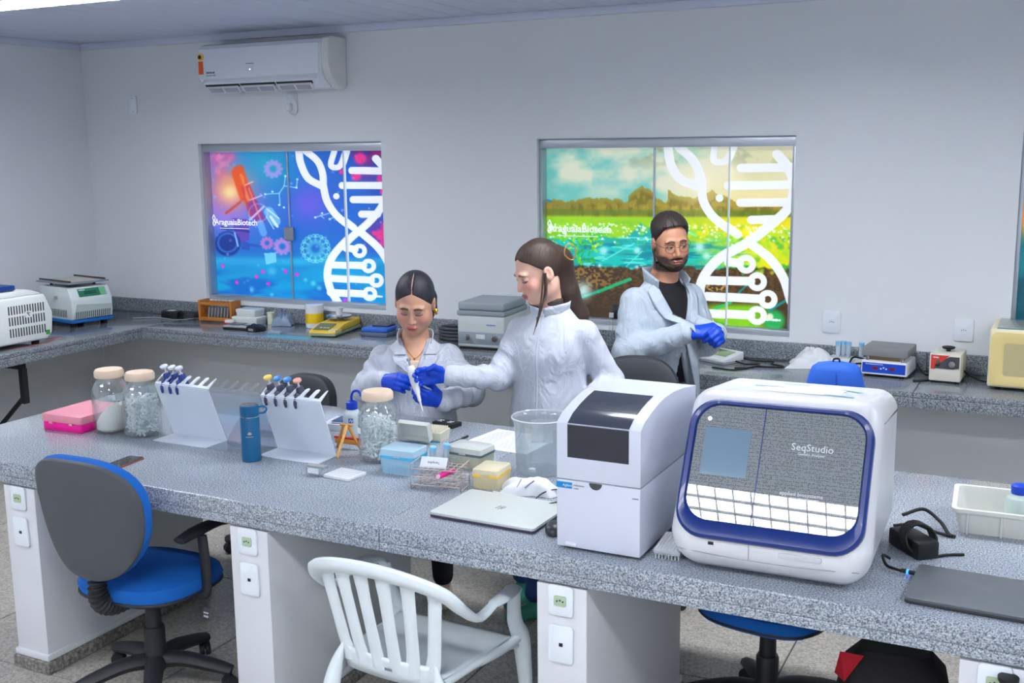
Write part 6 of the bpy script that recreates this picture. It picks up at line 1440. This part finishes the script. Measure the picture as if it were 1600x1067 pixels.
def build_body(t, f, label, fn_head, lo, hi, h, colors):
    o = sdf_obj('person', fn_head, lo, hi, h, SKIN, None, colors)
    o.location = (t[0], t[1], 0); o.rotation_euler = (0, 0, math.atan2(f[1], f[0])-PI/2)
    return tag(o, label, 'person')
def legs(parent, hips, knees, ankles, m, shoe_m, h=.011, yaw=(0,0)):
    def fn(P):
        d = loftz(P, [(.7,hips[0][0]*.5+hips[1][0]*.5,hips[0][1],.15,.1),(.92,hips[0][0]*.5+hips[1][0]*.5,hips[0][1],.15,.11)])
        for k in (0, 1): d = smin(d, chain(P, [hips[k], knees[k], ankles[k]], [.088,.066,.05]), .03)
        return d
    A = np.array(hips+knees+ankles); sdf_obj('trousers', fn, A.min(0)-.13, A.max(0)+(.13,.13,.16), h, m, parent)
    for k in (0, 1):
        a = A_(*ankles[k]); c, s = math.cos(yaw[k]), math.sin(yaw[k]); fw = A_(-s, c, 0)
        def sf(P):
            d = rc(P, a+A_(0,0,.035-a[2])-fw*.03, a+A_(0,0,.032-a[2])+fw*.13, .036, .034); d = smin(d, rc(P, a+A_(0,0,.03-a[2]), a+A_(0,0,.085-a[2])-fw*.01, .04, .036), .03)
            return np.maximum(d, -(P[:, 2]-.006))
        g = a+fw*.05; sdf_obj('shoe', sf, (g[0]-.16, g[1]-.16, -.005), (g[0]+.16, g[1]+.16, .15), .007, shoe_m, parent)
    def sk(P):
        d = None
        for k in (0, 1):
            q = rc(P, ankles[k], A_(*ankles[k])*A_(1,1,0)+A_(0,0,.07), .036, .038); d = q if d is None else np.minimum(d, q)
        return d

# ---- left woman -----------------------------------------------------------------
def woman_left():
    t, f = (-2.772, 4.475), (.5, -.866)
    hc = A_(-.002, .05, 1.418); hs = 1.13; R = rot_h(math.radians(-9), math.radians(27), math.radians(-4))
    toH = lambda P: ((P-hc)@R)/hs
    nk0 = hc+R@A_(0,-.02,-.06)*hs; nk1 = A_(0,-.015,1.235)
    skin = (206,158,132)
    tor = [(.66,0,0,.205,.165),(.86,0,0,.192,.15),(1.0,0,.005,.17,.13),(1.08,0,.01,.172,.135),(1.14,0,.005,.162,.125),(1.185,0,-.003,.125,.1),(1.215,0,-.01,.09,.082),(1.245,0,-.014,.07,.07)]
    def body(P):
        d = head_sdf(toH(P), 1.08, .95, 1.08)*hs
        d = smin(d, rc(P, nk0, nk1, .053, .062), .03)
        return smin(d, loftz(P, [(z, a, b, rx-.022, ry-.022) for z, a, b, rx, ry in tor if z > .9]), .04)
    def cols(V):
        c = face_colors(toH(V), skin, (196,106,102), (52,40,38), None, 'down', (214,134,116), .9); return c
    b = build_body(t, f, 'person in white lab coat and gold earring bowed over a pipette', body, (-.19,-.17,.95), (.19,.21,1.6), .0028, cols)
    shR, shL = A_(.158,-.01,1.138), A_(-.158,-.01,1.138); elR, wrR = A_(.248,.0,.992), A_(.155,.2,1.068); elL, wrL = A_(-.262,.10,.985), A_(-.128,.285,.985)
    def coat0(P):
        th = np.arctan2(P[:, 1], P[:, 0]); d = loftz(P, tor)-.004-.004*np.sin(5*th+9*P[:, 2])*sm(1.15,1.0,P[:, 2])
        d = smin(d, sleeve(P, shR, elR, wrR, (.066,.062,.05), .3, .006), .035); return smin(d, sleeve(P, shL, elL, wrL, (.066,.064,.05), 1.7, .006), .035)
    def coat(P):
        d = coat0(P); x = np.abs(P[:, 0]-.004); w = .052*np.clip((P[:, 2]-1.085)/.13, 0, 1.3)
        v = np.maximum(x-w, 1.085-P[:, 2]); d = smax(d, -np.maximum(v*.8, .0-P[:, 1]), .006)
        ring = rc(P, A_(0,-.01,1.2), A_(0,-.02,1.3), .072, .078); return np.maximum(d, -ring)
    c = sdf_obj('lab_coat', coat, (-.36,-.2,.65), (.36,.36,1.29), .0062, COATW, b)
    FWD = (0,-1,0)
    for s in (1, -1):
        flap('lapel', coat0, [(s*.066,.2,1.2),(s*.045,.2,1.165),(s*.006,.2,1.085)], [(s*.112,.2,1.175),(s*.105,.2,1.145),(s*.03,.2,1.09)], FWD, COATW, c, lift=(.004,.01))
        flap('collar_point', coat0, [(s*.07,.0,1.21),(s*.06,.06,1.195),(s*.042,.1,1.16)], [(s*.09,-.02,1.2),(s*.128,.04,1.2),(s*.098,.09,1.165)], (0,-.7,-.7), COATW, c, lift=(.012,.012))
        collar('collar', [((s*.004,-.085,1.225),(s*.0,-.09,1.272)), ((s*.06,-.06,1.228),(s*.068,-.062,1.275)), ((s*.076,.0,1.222),(s*.086,.004,1.262)), ((s*.065,.06,1.2),(s*.082,.07,1.238))], COATW, c)
    seam('front_seam', coat0, [(.006,.2,1.09),(.004,.2,1.0),(.0,.2,.88)], FWD, .0016, SEAMW, c)
    seam('pocket_seam', coat0, [(.12,.2,1.02),(.06,.2,1.015)], FWD, .0014, SEAMW, c)
    for k in range(2):
        q = march(coat0, [(-.008,.2,1.03-.1*k)], FWD)[0]; cyl('button', .007, .004, tuple(q+A_(0,-.0,0)), SEAMW, c, 10, rot=rotm(-PI/2))
    def shirt(P): return np.maximum(loftz(P, [(z, a, bb, rx-.012, ry-.012) for z, a, bb, rx, ry in tor]), np.maximum(P[:, 2]-1.145, np.abs(P[:, 0])-.1))
    sdf_obj('blouse', shirt, (-.16,-.14,.9), (.16,.16,1.17), .008, mat('beige_blouse', (206,190,176), .8, bump=.3, bscale=30), b)
    def hair(P):
        Q = toH(P); d = ell(Q, (0,-.02,.036), (.083,.1,.0955))
        x = np.abs(Q[:, 0]); cut = (Q[:, 1]-.07)*.72-(Q[:, 2]-.088+.003*sm(.02,.0,x)*-1+.95*x**1.25)*.66
        d = smax(d, cut, .006)
        d = smin(d, rc(Q, (0,-.09,.0), (0,-.09,-.08), .05, .045), .03)
        d = smin(d, chain(Q, [(-.062,-.045,.0),(-.06,-.05,-.06),(-.055,-.05,-.095)], [.028,.026,.02]), .02); d = smin(d, chain(Q, [(.062,-.045,.0),(.06,-.05,-.06),(.055,-.05,-.09)], [.026,.022,.014]), .02)
        part = np.maximum(np.abs(Q[:, 0])-.0022, -(Q[:, 2]-.06)); part = np.maximum(part, -(Q[:, 1]+.02)); d = np.maximum(d, -np.maximum(part, .0-(d+.005)))
        return d*hs
    sdf_obj('hair', hair, hc-.17, hc+.17, .0034, hair_mat('black_hair', (16,15,22), (44,44,60)), b)
    ps_ = [hc+R@A_(.001, .102*math.cos(a_)-.02, .0965*math.sin(a_)+.036)*hs for a_ in np.linspace(.75, 1.6, 12)]
    tube('parting', [tuple(p_) for p_ in ps_], [.0012,.0034,.003,.0022,.001], mat('scalp', (186,150,136), .6), b, 6)
    GOLDM = mat('gold', (226,180,60), .25, metal=.9)
    p = hc+R@A_(-.088,-.006,-.04)*hs; lathe('earring', [(.0,-.009),(.009,-.005),(.0115,.002),(.007,.009),(0,.011)], GOLDM, b, 14, tuple(p)); p = p+A_(0,0,-.014); lathe('earring_drop', [(.0,-.008),(.008,-.004),(.009,.003),(0,.008)], GOLDM, b, 12, tuple(p))
    seam('necklace', body, [(.05,.3,1.2),(.02,.3,1.168),(.004,.3,1.155),(-.02,.3,1.168),(-.05,.3,1.205)], FWD, .0016, GOLDM, b)
    q = march(body, [(.004,.3,1.152)], FWD)[0]; cyl('pendant', .006, .003, tuple(q), GOLDM, b, 10, rot=rotm(-PI/2))
    def gR(P): return hand_sdf(P, wrR+A_(-.012,.022,.006), (-.62,.7,.1), (.55,.62,.5), 1.08, False, (.75,.75,.4), 0, ((.026,.028,-.018),(.034,.058,-.036),(.024,.082,-.046)))
    g_lo, g_hi = wrR-.05-.07, wrR+.22
    sdf_obj('glove', gR, wrR-A_(.19,.06,.12), wrR+A_(.1,.22,.13), .0034, GLOVE, b)
    def gL(P): return hand_sdf(P, wrL+A_(.012,.018,.004), (.8,.5,.34), (-.3,.8,-.35), 1.08, True, (.6,.8,.5), 0, ((.03,.02,-.012),(.046,.05,-.03),(.04,.076,-.044)))
    sdf_obj('glove', gL, wrL-A_(.08,.07,.1), wrL+A_(.2,.2,.16), .0034, GLOVE, b)
    legs(b, [(.09,-.0,.86),(-.09,.0,.86)], [(.09,.08,.48),(-.1,.14,.48)], [(.1,.1,.13),(-.11,.25,.12)], BLKT, mat('beige_shoe', (190,172,158), .6))
    return b
woman_left()

# ---- middle woman ---------------------------------------------------------------
def woman_mid():
    t, f = (-2.095, 4.575), (0, -1)
    hc = A_(.046, .04, 1.578); hs = 1.1; R = rot_h(math.radians(-40), math.radians(24), math.radians(3))
    toH = lambda P: ((P-hc)@R)/hs
    nk0 = hc+R@A_(0,-.025,-.06)*hs; nk1 = A_(.008,-.02,1.395)
    skin = (222,176,156)
    tor = [(.80,0,0,.2,.145),(.95,0,.005,.188,.14),(1.08,0,.005,.168,.13),(1.2,0,.01,.178,.138),(1.28,0,.0,.178,.125),(1.335,0,-.008,.145,.105),(1.375,.0,-.015,.105,.09),(1.41,0,-.02,.075,.075)]
    def body(P):
        d = head_sdf(toH(P), .92, .95, .95)*hs
        d = smin(d, rc(P, nk0, nk1, .05, .056), .03)
        return smin(d, loftz(P, [(z, a, b, rx-.025, ry-.025) for z, a, b, rx, ry in tor if z > 1.1]), .035)
    def cols(V): return face_colors(toH(V), skin, (178,104,108), (92,66,56), None, 'down', (226,138,130), .8)
    b = build_body(t, f, 'person in zipped white coat reaching out an arm towards the pipette', body, (-.2,-.17,1.12), (.2,.22,1.75), .0028, cols)
    shR, shL = A_(.16,-.01,1.29), A_(-.165,-.01,1.295); elR, wrR = A_(.215,.12,1.085), A_(.366,.308,1.116); elL, wrL = A_(-.262,-.085,1.07), A_(-.235,.13,1.0)
    def coat0(P):
        th = np.arctan2(P[:, 1], P[:, 0]); d = loftz(P, tor)-.003-.004*np.sin(4*th+7*P[:, 2])*sm(1.2,1.05,P[:, 2])
        d = smin(d, sleeve(P, shR, elR, wrR, (.066,.06,.047), .9, .0055), .04); return smin(d, sleeve(P, shL, elL, wrL, (.066,.06,.048), 2.4, .006), .03)
    def coat(P):
        d = coat0(P); ring = rc(P, A_(0.01,-.015,1.38), A_(.03,.0,1.5), .062, .085); return np.maximum(d, -ring)
    c = sdf_obj('lab_coat', coat, (-.36,-.21,.79), (.47,.4,1.45), .0066, COATW, b)
    FWD = (0,-1,0)
    collar('stand_collar', [((.012,.076,1.378),(.02,.092,1.416)), ((.075,.04,1.381),(.088,.05,1.428)), ((.085,-.03,1.386),(.094,-.034,1.436)), ((.04,-.09,1.388),(.044,-.096,1.441)), ((-.04,-.09,1.388),(-.042,-.096,1.441)), ((-.075,-.03,1.386),(-.082,-.034,1.438)), ((-.062,.04,1.381),(-.07,.05,1.434)), ((-.004,.077,1.378),(.004,.094,1.416))], COATW, c)
    seam('zip', coat0, [(.004,.3,1.385),(.004,.3,1.2),(.006,.3,1.0),(.008,.3,.85)], FWD, .0032, SEAMW, c); seam('zip_flap_seam', coat0, [(.018,.3,1.38),(.018,.3,1.2),(.02,.3,1.0),(.022,.3,.85)], FWD, .0014, SEAMW, c)
    for s in (1, -1): seam('princess_seam', coat0, [(s*.15,.3,1.27),(s*.105,.3,1.2),(s*.085,.3,1.08),(s*.1,.3,.9)], FWD, .0014, SEAMW, c)
    tube('zip_pull', [(.004,.14,1.385),(.004,.145,1.36)], .003, STEEL, c, 6)
    def shirt(P): return np.maximum(rc(P, nk0, nk1, .054, .062), np.maximum(P[:, 2]-1.455+.5*np.maximum(0, P[:,1]-.02), 1.36-P[:, 2]))
    sdf_obj('patterned_top', shirt, (-.1,-.12,1.34), (.14,.12,1.48), .005, mat('dark_pattern', (70,60,54), .8, vary=.5, vscale=60), b)
    BH = hair_mat('brown_hair', (34,24,20), (76,56,46))
    def hair(P):
        Q = toH(P); d = ell(Q, (0,-.022,.036), (.085,.103,.098)); x = Q[:, 0]
        cut = (Q[:, 1]-.06)*.74-(Q[:, 2]-.082+.32*np.abs(x)**1.4)*.66; d = smax(d, cut, .007)
        d = d+.0018*np.sin(110*np.abs(x)+26*Q[:, 1])*sm(.0,.02,d+.02)
        d = smin(d, ell(Q, (0,-.11,.0), (.05,.045,.06)), .03)
        part = np.maximum(np.abs(x-.012)-.0024, -(Q[:, 2]-.07)); part = np.maximum(part, -(Q[:, 1]+.01)); d = np.maximum(d, -np.maximum(part, .0-(d+.006)))
        d = d*hs
        e = chain(P, [hc+R@A_(0,-.12,.0)*hs, hc+A_(-.085,-.13,-.1), A_(-.07,-.15,1.36), A_(-.06,-.165,1.2)], [.05,.055,.05,.03], .03)
        return smin(d, e, .03)
    sdf_obj('hair', hair, (-.17,-.25,1.15), (.22,.22,1.74), .0036, BH, b)
    e0 = hc+R@A_(-.078,.0,.0)*hs
    for k, (dx, dy, zz, r_) in enumerate(((.0,.0,1.375,.006),(.01,.012,1.34,.0045),(-.01,.006,1.395,.005))):
        tube('loose_strand', [tuple(e0+A_(dx*.3,dy,-.0)), tuple(e0+A_(-.006+dx,.02+dy,-.09)), (e0[0]-.004+dx,e0[1]+.055+dy,zz+.05), (e0[0]+.012+dx,e0[1]+.075+dy,zz-.03)], [r_,r_,r_*.8,.001], BH, b, 8, 6)
    e1 = hc+R@A_(.058,.045,-.075)*hs
    tube('loose_strand', [tuple(e1), tuple(e1+A_(.004,.008,-.04)), tuple(e1+A_(.002,.012,-.08))], [.004,.004,.001], BH, b, 6, 6)
    p = hc+R@A_(-.035,-.148,.03)*hs; TORT = mat('clip_gold', (190,140,80), .3, metal=.5)
    tube('hair_clip', [tuple(p+R@A_(-.03,.0,.03)*hs), tuple(p+R@A_(-.035,-.02,-.005)*hs), tuple(p+R@A_(-.03,.01,-.04)*hs), tuple(p+R@A_(-.035,.035,.0)*hs)], .003, TORT, b, 6, 5, True)
    p = hc+R@A_(-.086,-.002,-.04)*hs; lathe('earring', [(0,-.004),(.004,0),(0,.004)], STEEL, b, 8, tuple(p))
    def gR(P): return hand_sdf(P, wrR+A_(.018,.022,.002), (.72,.66,.04), (.62,-.72,.0), 1.08, False, (.35,.7,.5), 0, ((.03,.022,-.016),(.046,.052,-.03),(.036,.085,-.036)))
    sdf_obj('glove', gR, wrR-A_(.06,.08,.12), wrR+A_(.22,.2,.14), .0034, GLOVE, b)
    def gL(P): return hand_sdf(P, wrL+A_(.0,.02,-.005), (.05,.9,-.35), (-.5,.2,.8), 1.08, True, (.3,.4,.3))
    sdf_obj('glove', gL, wrL-A_(.13,.05,.16), wrL+A_(.13,.24,.1), .0045, GLOVE, b)
    legs(b, [(.09,0,.8),(-.09,.0,.8)], [(.09,.1,.48),(-.06,.14,.48)], [(.1,.12,.14),(-.035,.26,.12)], JEAN, mat('green_shoe', (52,140,116), .6), yaw=(0,-.5))
    return b
woman_mid()

# ---- man ------------------------------------------------------------------------
def man():
    t, f = (-1.80, 5.35), (.81, -.586)
    hc = A_(.006, .044, 1.664); hs = 1.1; R = rot_h(math.radians(-16), math.radians(12), math.radians(5))
    toH = lambda P: ((P-hc)@R)/hs
    nk0 = hc+R@A_(0,-.02,-.06)*hs; nk1 = A_(0,-.02,1.475)
    skin = (196,142,112)
    tor = [(.62,0,.0,.21,.165),(.8,0,0,.2,.155),(1.0,0,.0,.192,.145),(1.15,0,.0,.187,.145),(1.28,0,.0,.192,.145),(1.37,0,-.008,.17,.125),(1.42,0,-.016,.135,.105),(1.455,0,-.022,.1,.09),(1.485,0,-.025,.082,.08)]
    def body(P):
        d = head_sdf(toH(P), 1.12, 1.1, 1.04)*hs
        d = smin(d, rc(P, nk0, nk1, .062, .07), .03)
        return smin(d, loftz(P, [(z, a, b, rx-.03, ry-.03) for z, a, b, rx, ry in tor if z > 1.2]), .04)
    def cols(V): return face_colors(toH(V), skin, (172,104,92), (36,26,24), (48,36,34), 'open', (198,128,100), 1.15)
    b = build_body(t, f, 'person with glasses in open pale grey coat over black shirt, hands together', body, (-.22,-.18,1.22), (.22,.24,1.84), .003, cols)
    shR, shL = A_(.18,-.015,1.36), A_(-.165,-.015,1.365); elR, wrR = A_(.255,.04,1.115), A_(.085,.285,1.238); elL, wrL = A_(-.215,.07,1.13), A_(-.08,.32,1.225)
    def coat0(P):
        th = np.arctan2(P[:, 1], P[:, 0]); d = loftz(P, tor)-.004-.006*np.sin(4*th+5*P[:, 2]+1)*sm(1.2,1.0,P[:, 2])
        d = smin(d, sleeve(P, shR, elR, wrR, (.078,.074,.055), 2.2, .008), .04); return smin(d, sleeve(P, shL, elL, wrL, (.072,.066,.052), .5, .007), .03)
    def coat(P):
        d = coat0(P); w = .085*np.clip((P[:, 2]-1.2)/.2, 0, 1.25)+.075*np.clip((1.12-P[:, 2])/.35, 0, 1.4)
        x = np.abs(P[:, 0]-.0-.0*P[:, 2]); d = smax(d, -np.maximum((x-np.maximum(w, -.01))*.8, .02-P[:, 1]), .005)
        ring = rc(P, A_(0,-.015,1.44), A_(0,-.02,1.6), .078, .09); return np.maximum(d, -ring)
    c = sdf_obj('lab_coat', coat, (-.38,-.22,.61), (.38,.4,1.52), .0072, COATG, b)
    FWD = (0,-1,0)
    for s in (1, -1):
        flap('lapel', coat0, [(s*.088,.3,1.455),(s*.075,.3,1.37),(s*.006,.3,1.19)], [(s*.145,.3,1.42),(s*.13,.3,1.34),(s*.035,.3,1.19)], FWD, COATG, c, lift=(.004,.012))
        collar('collar', [((s*.004,-.115,1.462),(s*.004,-.12,1.525)), ((s*.08,-.08,1.465),(s*.088,-.085,1.528)), ((s*.1,-.01,1.455),(s*.108,-.006,1.512)), ((s*.088,.06,1.43),(s*.098,.075,1.475))], COATG, c)
    # loose left front edge swinging out
    rows = []
    for q in np.linspace(0, 1, 5): rows.append([tuple(Vector((-.01-.07*q, .155+.01*q, 1.2)).lerp(Vector((-.03-.075*q-.02, .16+.16*(1-q)*1.0, .62)), s_)) for s_ in np.linspace(0, 1, 14)])
    sheet('front_edge', rows, COATG, c, .005)
    for k in range(4):
        q = march(coat0, [(.03+.045*(k > 1)*(k-1)*.6,.4,1.1-.12*k)], FWD)[0]; cyl('button', .008, .004, tuple(q), LGREY, c, 10, rot=rotm(-PI/2))
    BLKS = mat('black_shirt', (18,19,24), .85)
    def shirt(P): return np.maximum(smin(loftz(P, [(z, a, bb, rx-.014, ry-.014) for z, a, bb, rx, ry in tor]), rc(P, A_(0,-.02,1.45), A_(0,-.02,1.475), .08, .074), .02), P[:, 2]-1.478+.45*np.maximum(0, P[:, 1]-.0))
    sdf_obj('black_shirt', shirt, (-.2,-.17,.95), (.2,.2,1.5), .008, BLKS, b)
    HB = hair_mat('dark_short_hair', (26,21,20), (56,46,42))
    def hair(P):
        Q = toH(P); z = Q[:, 2]; grow = .004+.012*sm(.02,.09,z)
        d = ell(Q, (0,-.018,.036), (.076,.096,.088))-grow; x = np.abs(Q[:, 0])
        cut = (Q[:, 1]-.066)*.8-(z-.088+.0*x)*.6; cut = np.maximum(cut, -(z+.0+.35*(Q[:, 1]+.03)*-1*(Q[:, 1] < -.03))-.012)
        side = np.maximum(Q[:, 1]-.052+.6*np.maximum(0,.055-x), -1); cut = np.where(z < .088, np.maximum(cut, Q[:, 1]-.022-.35*np.maximum(0, z-.0)), cut)
        n = vnoise(Q[:, 0]*170+40, Q[:, 1]*170+z*120+40, 5)-.5
        return (smax(d, cut, .006)+.003*n)*hs
    sdf_obj('hair', hair, hc-.17, hc+.17, .0032, HB, b)
    def bd(P):
        Q = toH(P); x = np.abs(Q[:, 0]); d = head_sdf(Q, 1.12, 1.1, 1.04)-.0025; y = Q[:, 1]; z = Q[:, 2]
        reg = np.maximum(z+.086-.62*np.maximum(0, .066-y), -(y-.004)); reg = np.maximum(reg, -(z+.128)); n = vnoise(Q[:, 0]*220+40, z*220+40, 7)-.5
        m2 = np.maximum(np.maximum(np.abs(z+.0525+.14*np.maximum(0, x-.012))-.0048, x-.03), .07-y)
        reg = np.minimum(reg, m2)
        return (smax(d, reg, .004)+.002*n)*hs
    sdf_obj('beard', bd, hc+R@A_(0,.05,-.07)*hs-.11, hc+R@A_(0,.05,-.07)*hs+.11, .003, mat('beard_dark', (58,42,38), .8, bump=.5, bscale=300), b)
    GF = mat('glasses_frame', (70,58,50), .3, metal=.5)
    def hp_(x, y, z): return tuple(hc+R@A_(x,y,z)*hs)
    for s in (1, -1):
        tube('glasses_rim', [hp_(s*(.032+.024*math.cos(a)), .104-.012*abs(math.cos(a)), -.002+.019*math.sin(a)) for a in np.linspace(0, 2*PI, 25)[:-1]], .0013, GF, b, 6, 0, True)
        tube('glasses_arm', [hp_(s*.056,.094,.004), hp_(s*.074,.06,.006), hp_(s*.082,-.002,.008)], .0014, GF, b, 6)
    tube('glasses_bridge', [hp_(-.009,.105,.004), hp_(0,.108,.007), hp_(.009,.105,.004)], .0014, GF, b, 6)
    tube('headset_boom', [hp_(.082,-.01,-.03), hp_(.08,.01,-.062), hp_(.078,.03,-.085)], .005, BLACK, b, 8, 5); tube('headset_mic', [hp_(.077,.035,-.085), hp_(.075,.045,-.108)], .0105, BLACK, b, 10); tube('headset_clip', [hp_(.08,.025,-.06), hp_(.08,.04,-.075)], .008, BLACK, b, 8)
    def gR(P): return hand_sdf(P, wrR+A_(-.02,.025,.004), (-.62,.74,.12), (.5,.35,.78), 1.2, False, (.8,.9,.6), 0, ((.026,.03,-.02),(.036,.06,-.04),(.02,.085,-.05)))
    sdf_obj('glove', gR, wrR-A_(.2,.07,.16), wrR+A_(.1,.25,.12), .0038, GLOVE, b)
    def gL(P): return hand_sdf(P, wrL+A_(.012,.02,.004), (.55,.8,.1), (-.2,.75,.5), 1.2, True, (1.1,1.2,.7), 0, ((.028,.03,-.02),(.03,.055,-.045),(.012,.07,-.06)))
    sdf_obj('glove', gL, wrL-A_(.1,.07,.16), wrL+A_(.2,.23,.13), .0038, GLOVE, b)
    legs(b, [(.1,0,.86),(-.1,.0,.86)], [(.1,.03,.48),(-.1,.03,.48)], [(.11,.0,.1),(-.11,.0,.1)], BLKT, BLACK)
    return b
man()

# ---- the pipette being handed over ------------------------------------------------
pt_ = Vector((-2.606, 4.148, 1.190)); pb_ = Vector((-2.518, 4.11, .977)); ax_ = (pb_-pt_).normalized()
pr_ = thing('pipette', tuple(pb_), 0, 'white pipette held between two people in blue gloves', 'pipette')
def al(s): return tuple(pt_+ax_*s-pb_)
Lp = (pb_-pt_).length; PWH = mat('pipette_white', (226,230,236), .35)
tube('handle', [al(.02), al(.04), al(.09), al(.125), al(.15)], [.015,.019,.02,.016,.0115], PWH, pr_, 14, 4); tube('plunger', [al(-.008), al(.025)], .005, MGREY, pr_, 10); tube('button', [al(-.016), al(-.006)], .0095, MGREY, pr_, 12)
tube('shaft', [al(.148), al(.185)], [.0095,.007], PWH, pr_, 12); tube('tip', [al(.183), al(Lp)], [.0055,.003], WHITE2, pr_, 10)
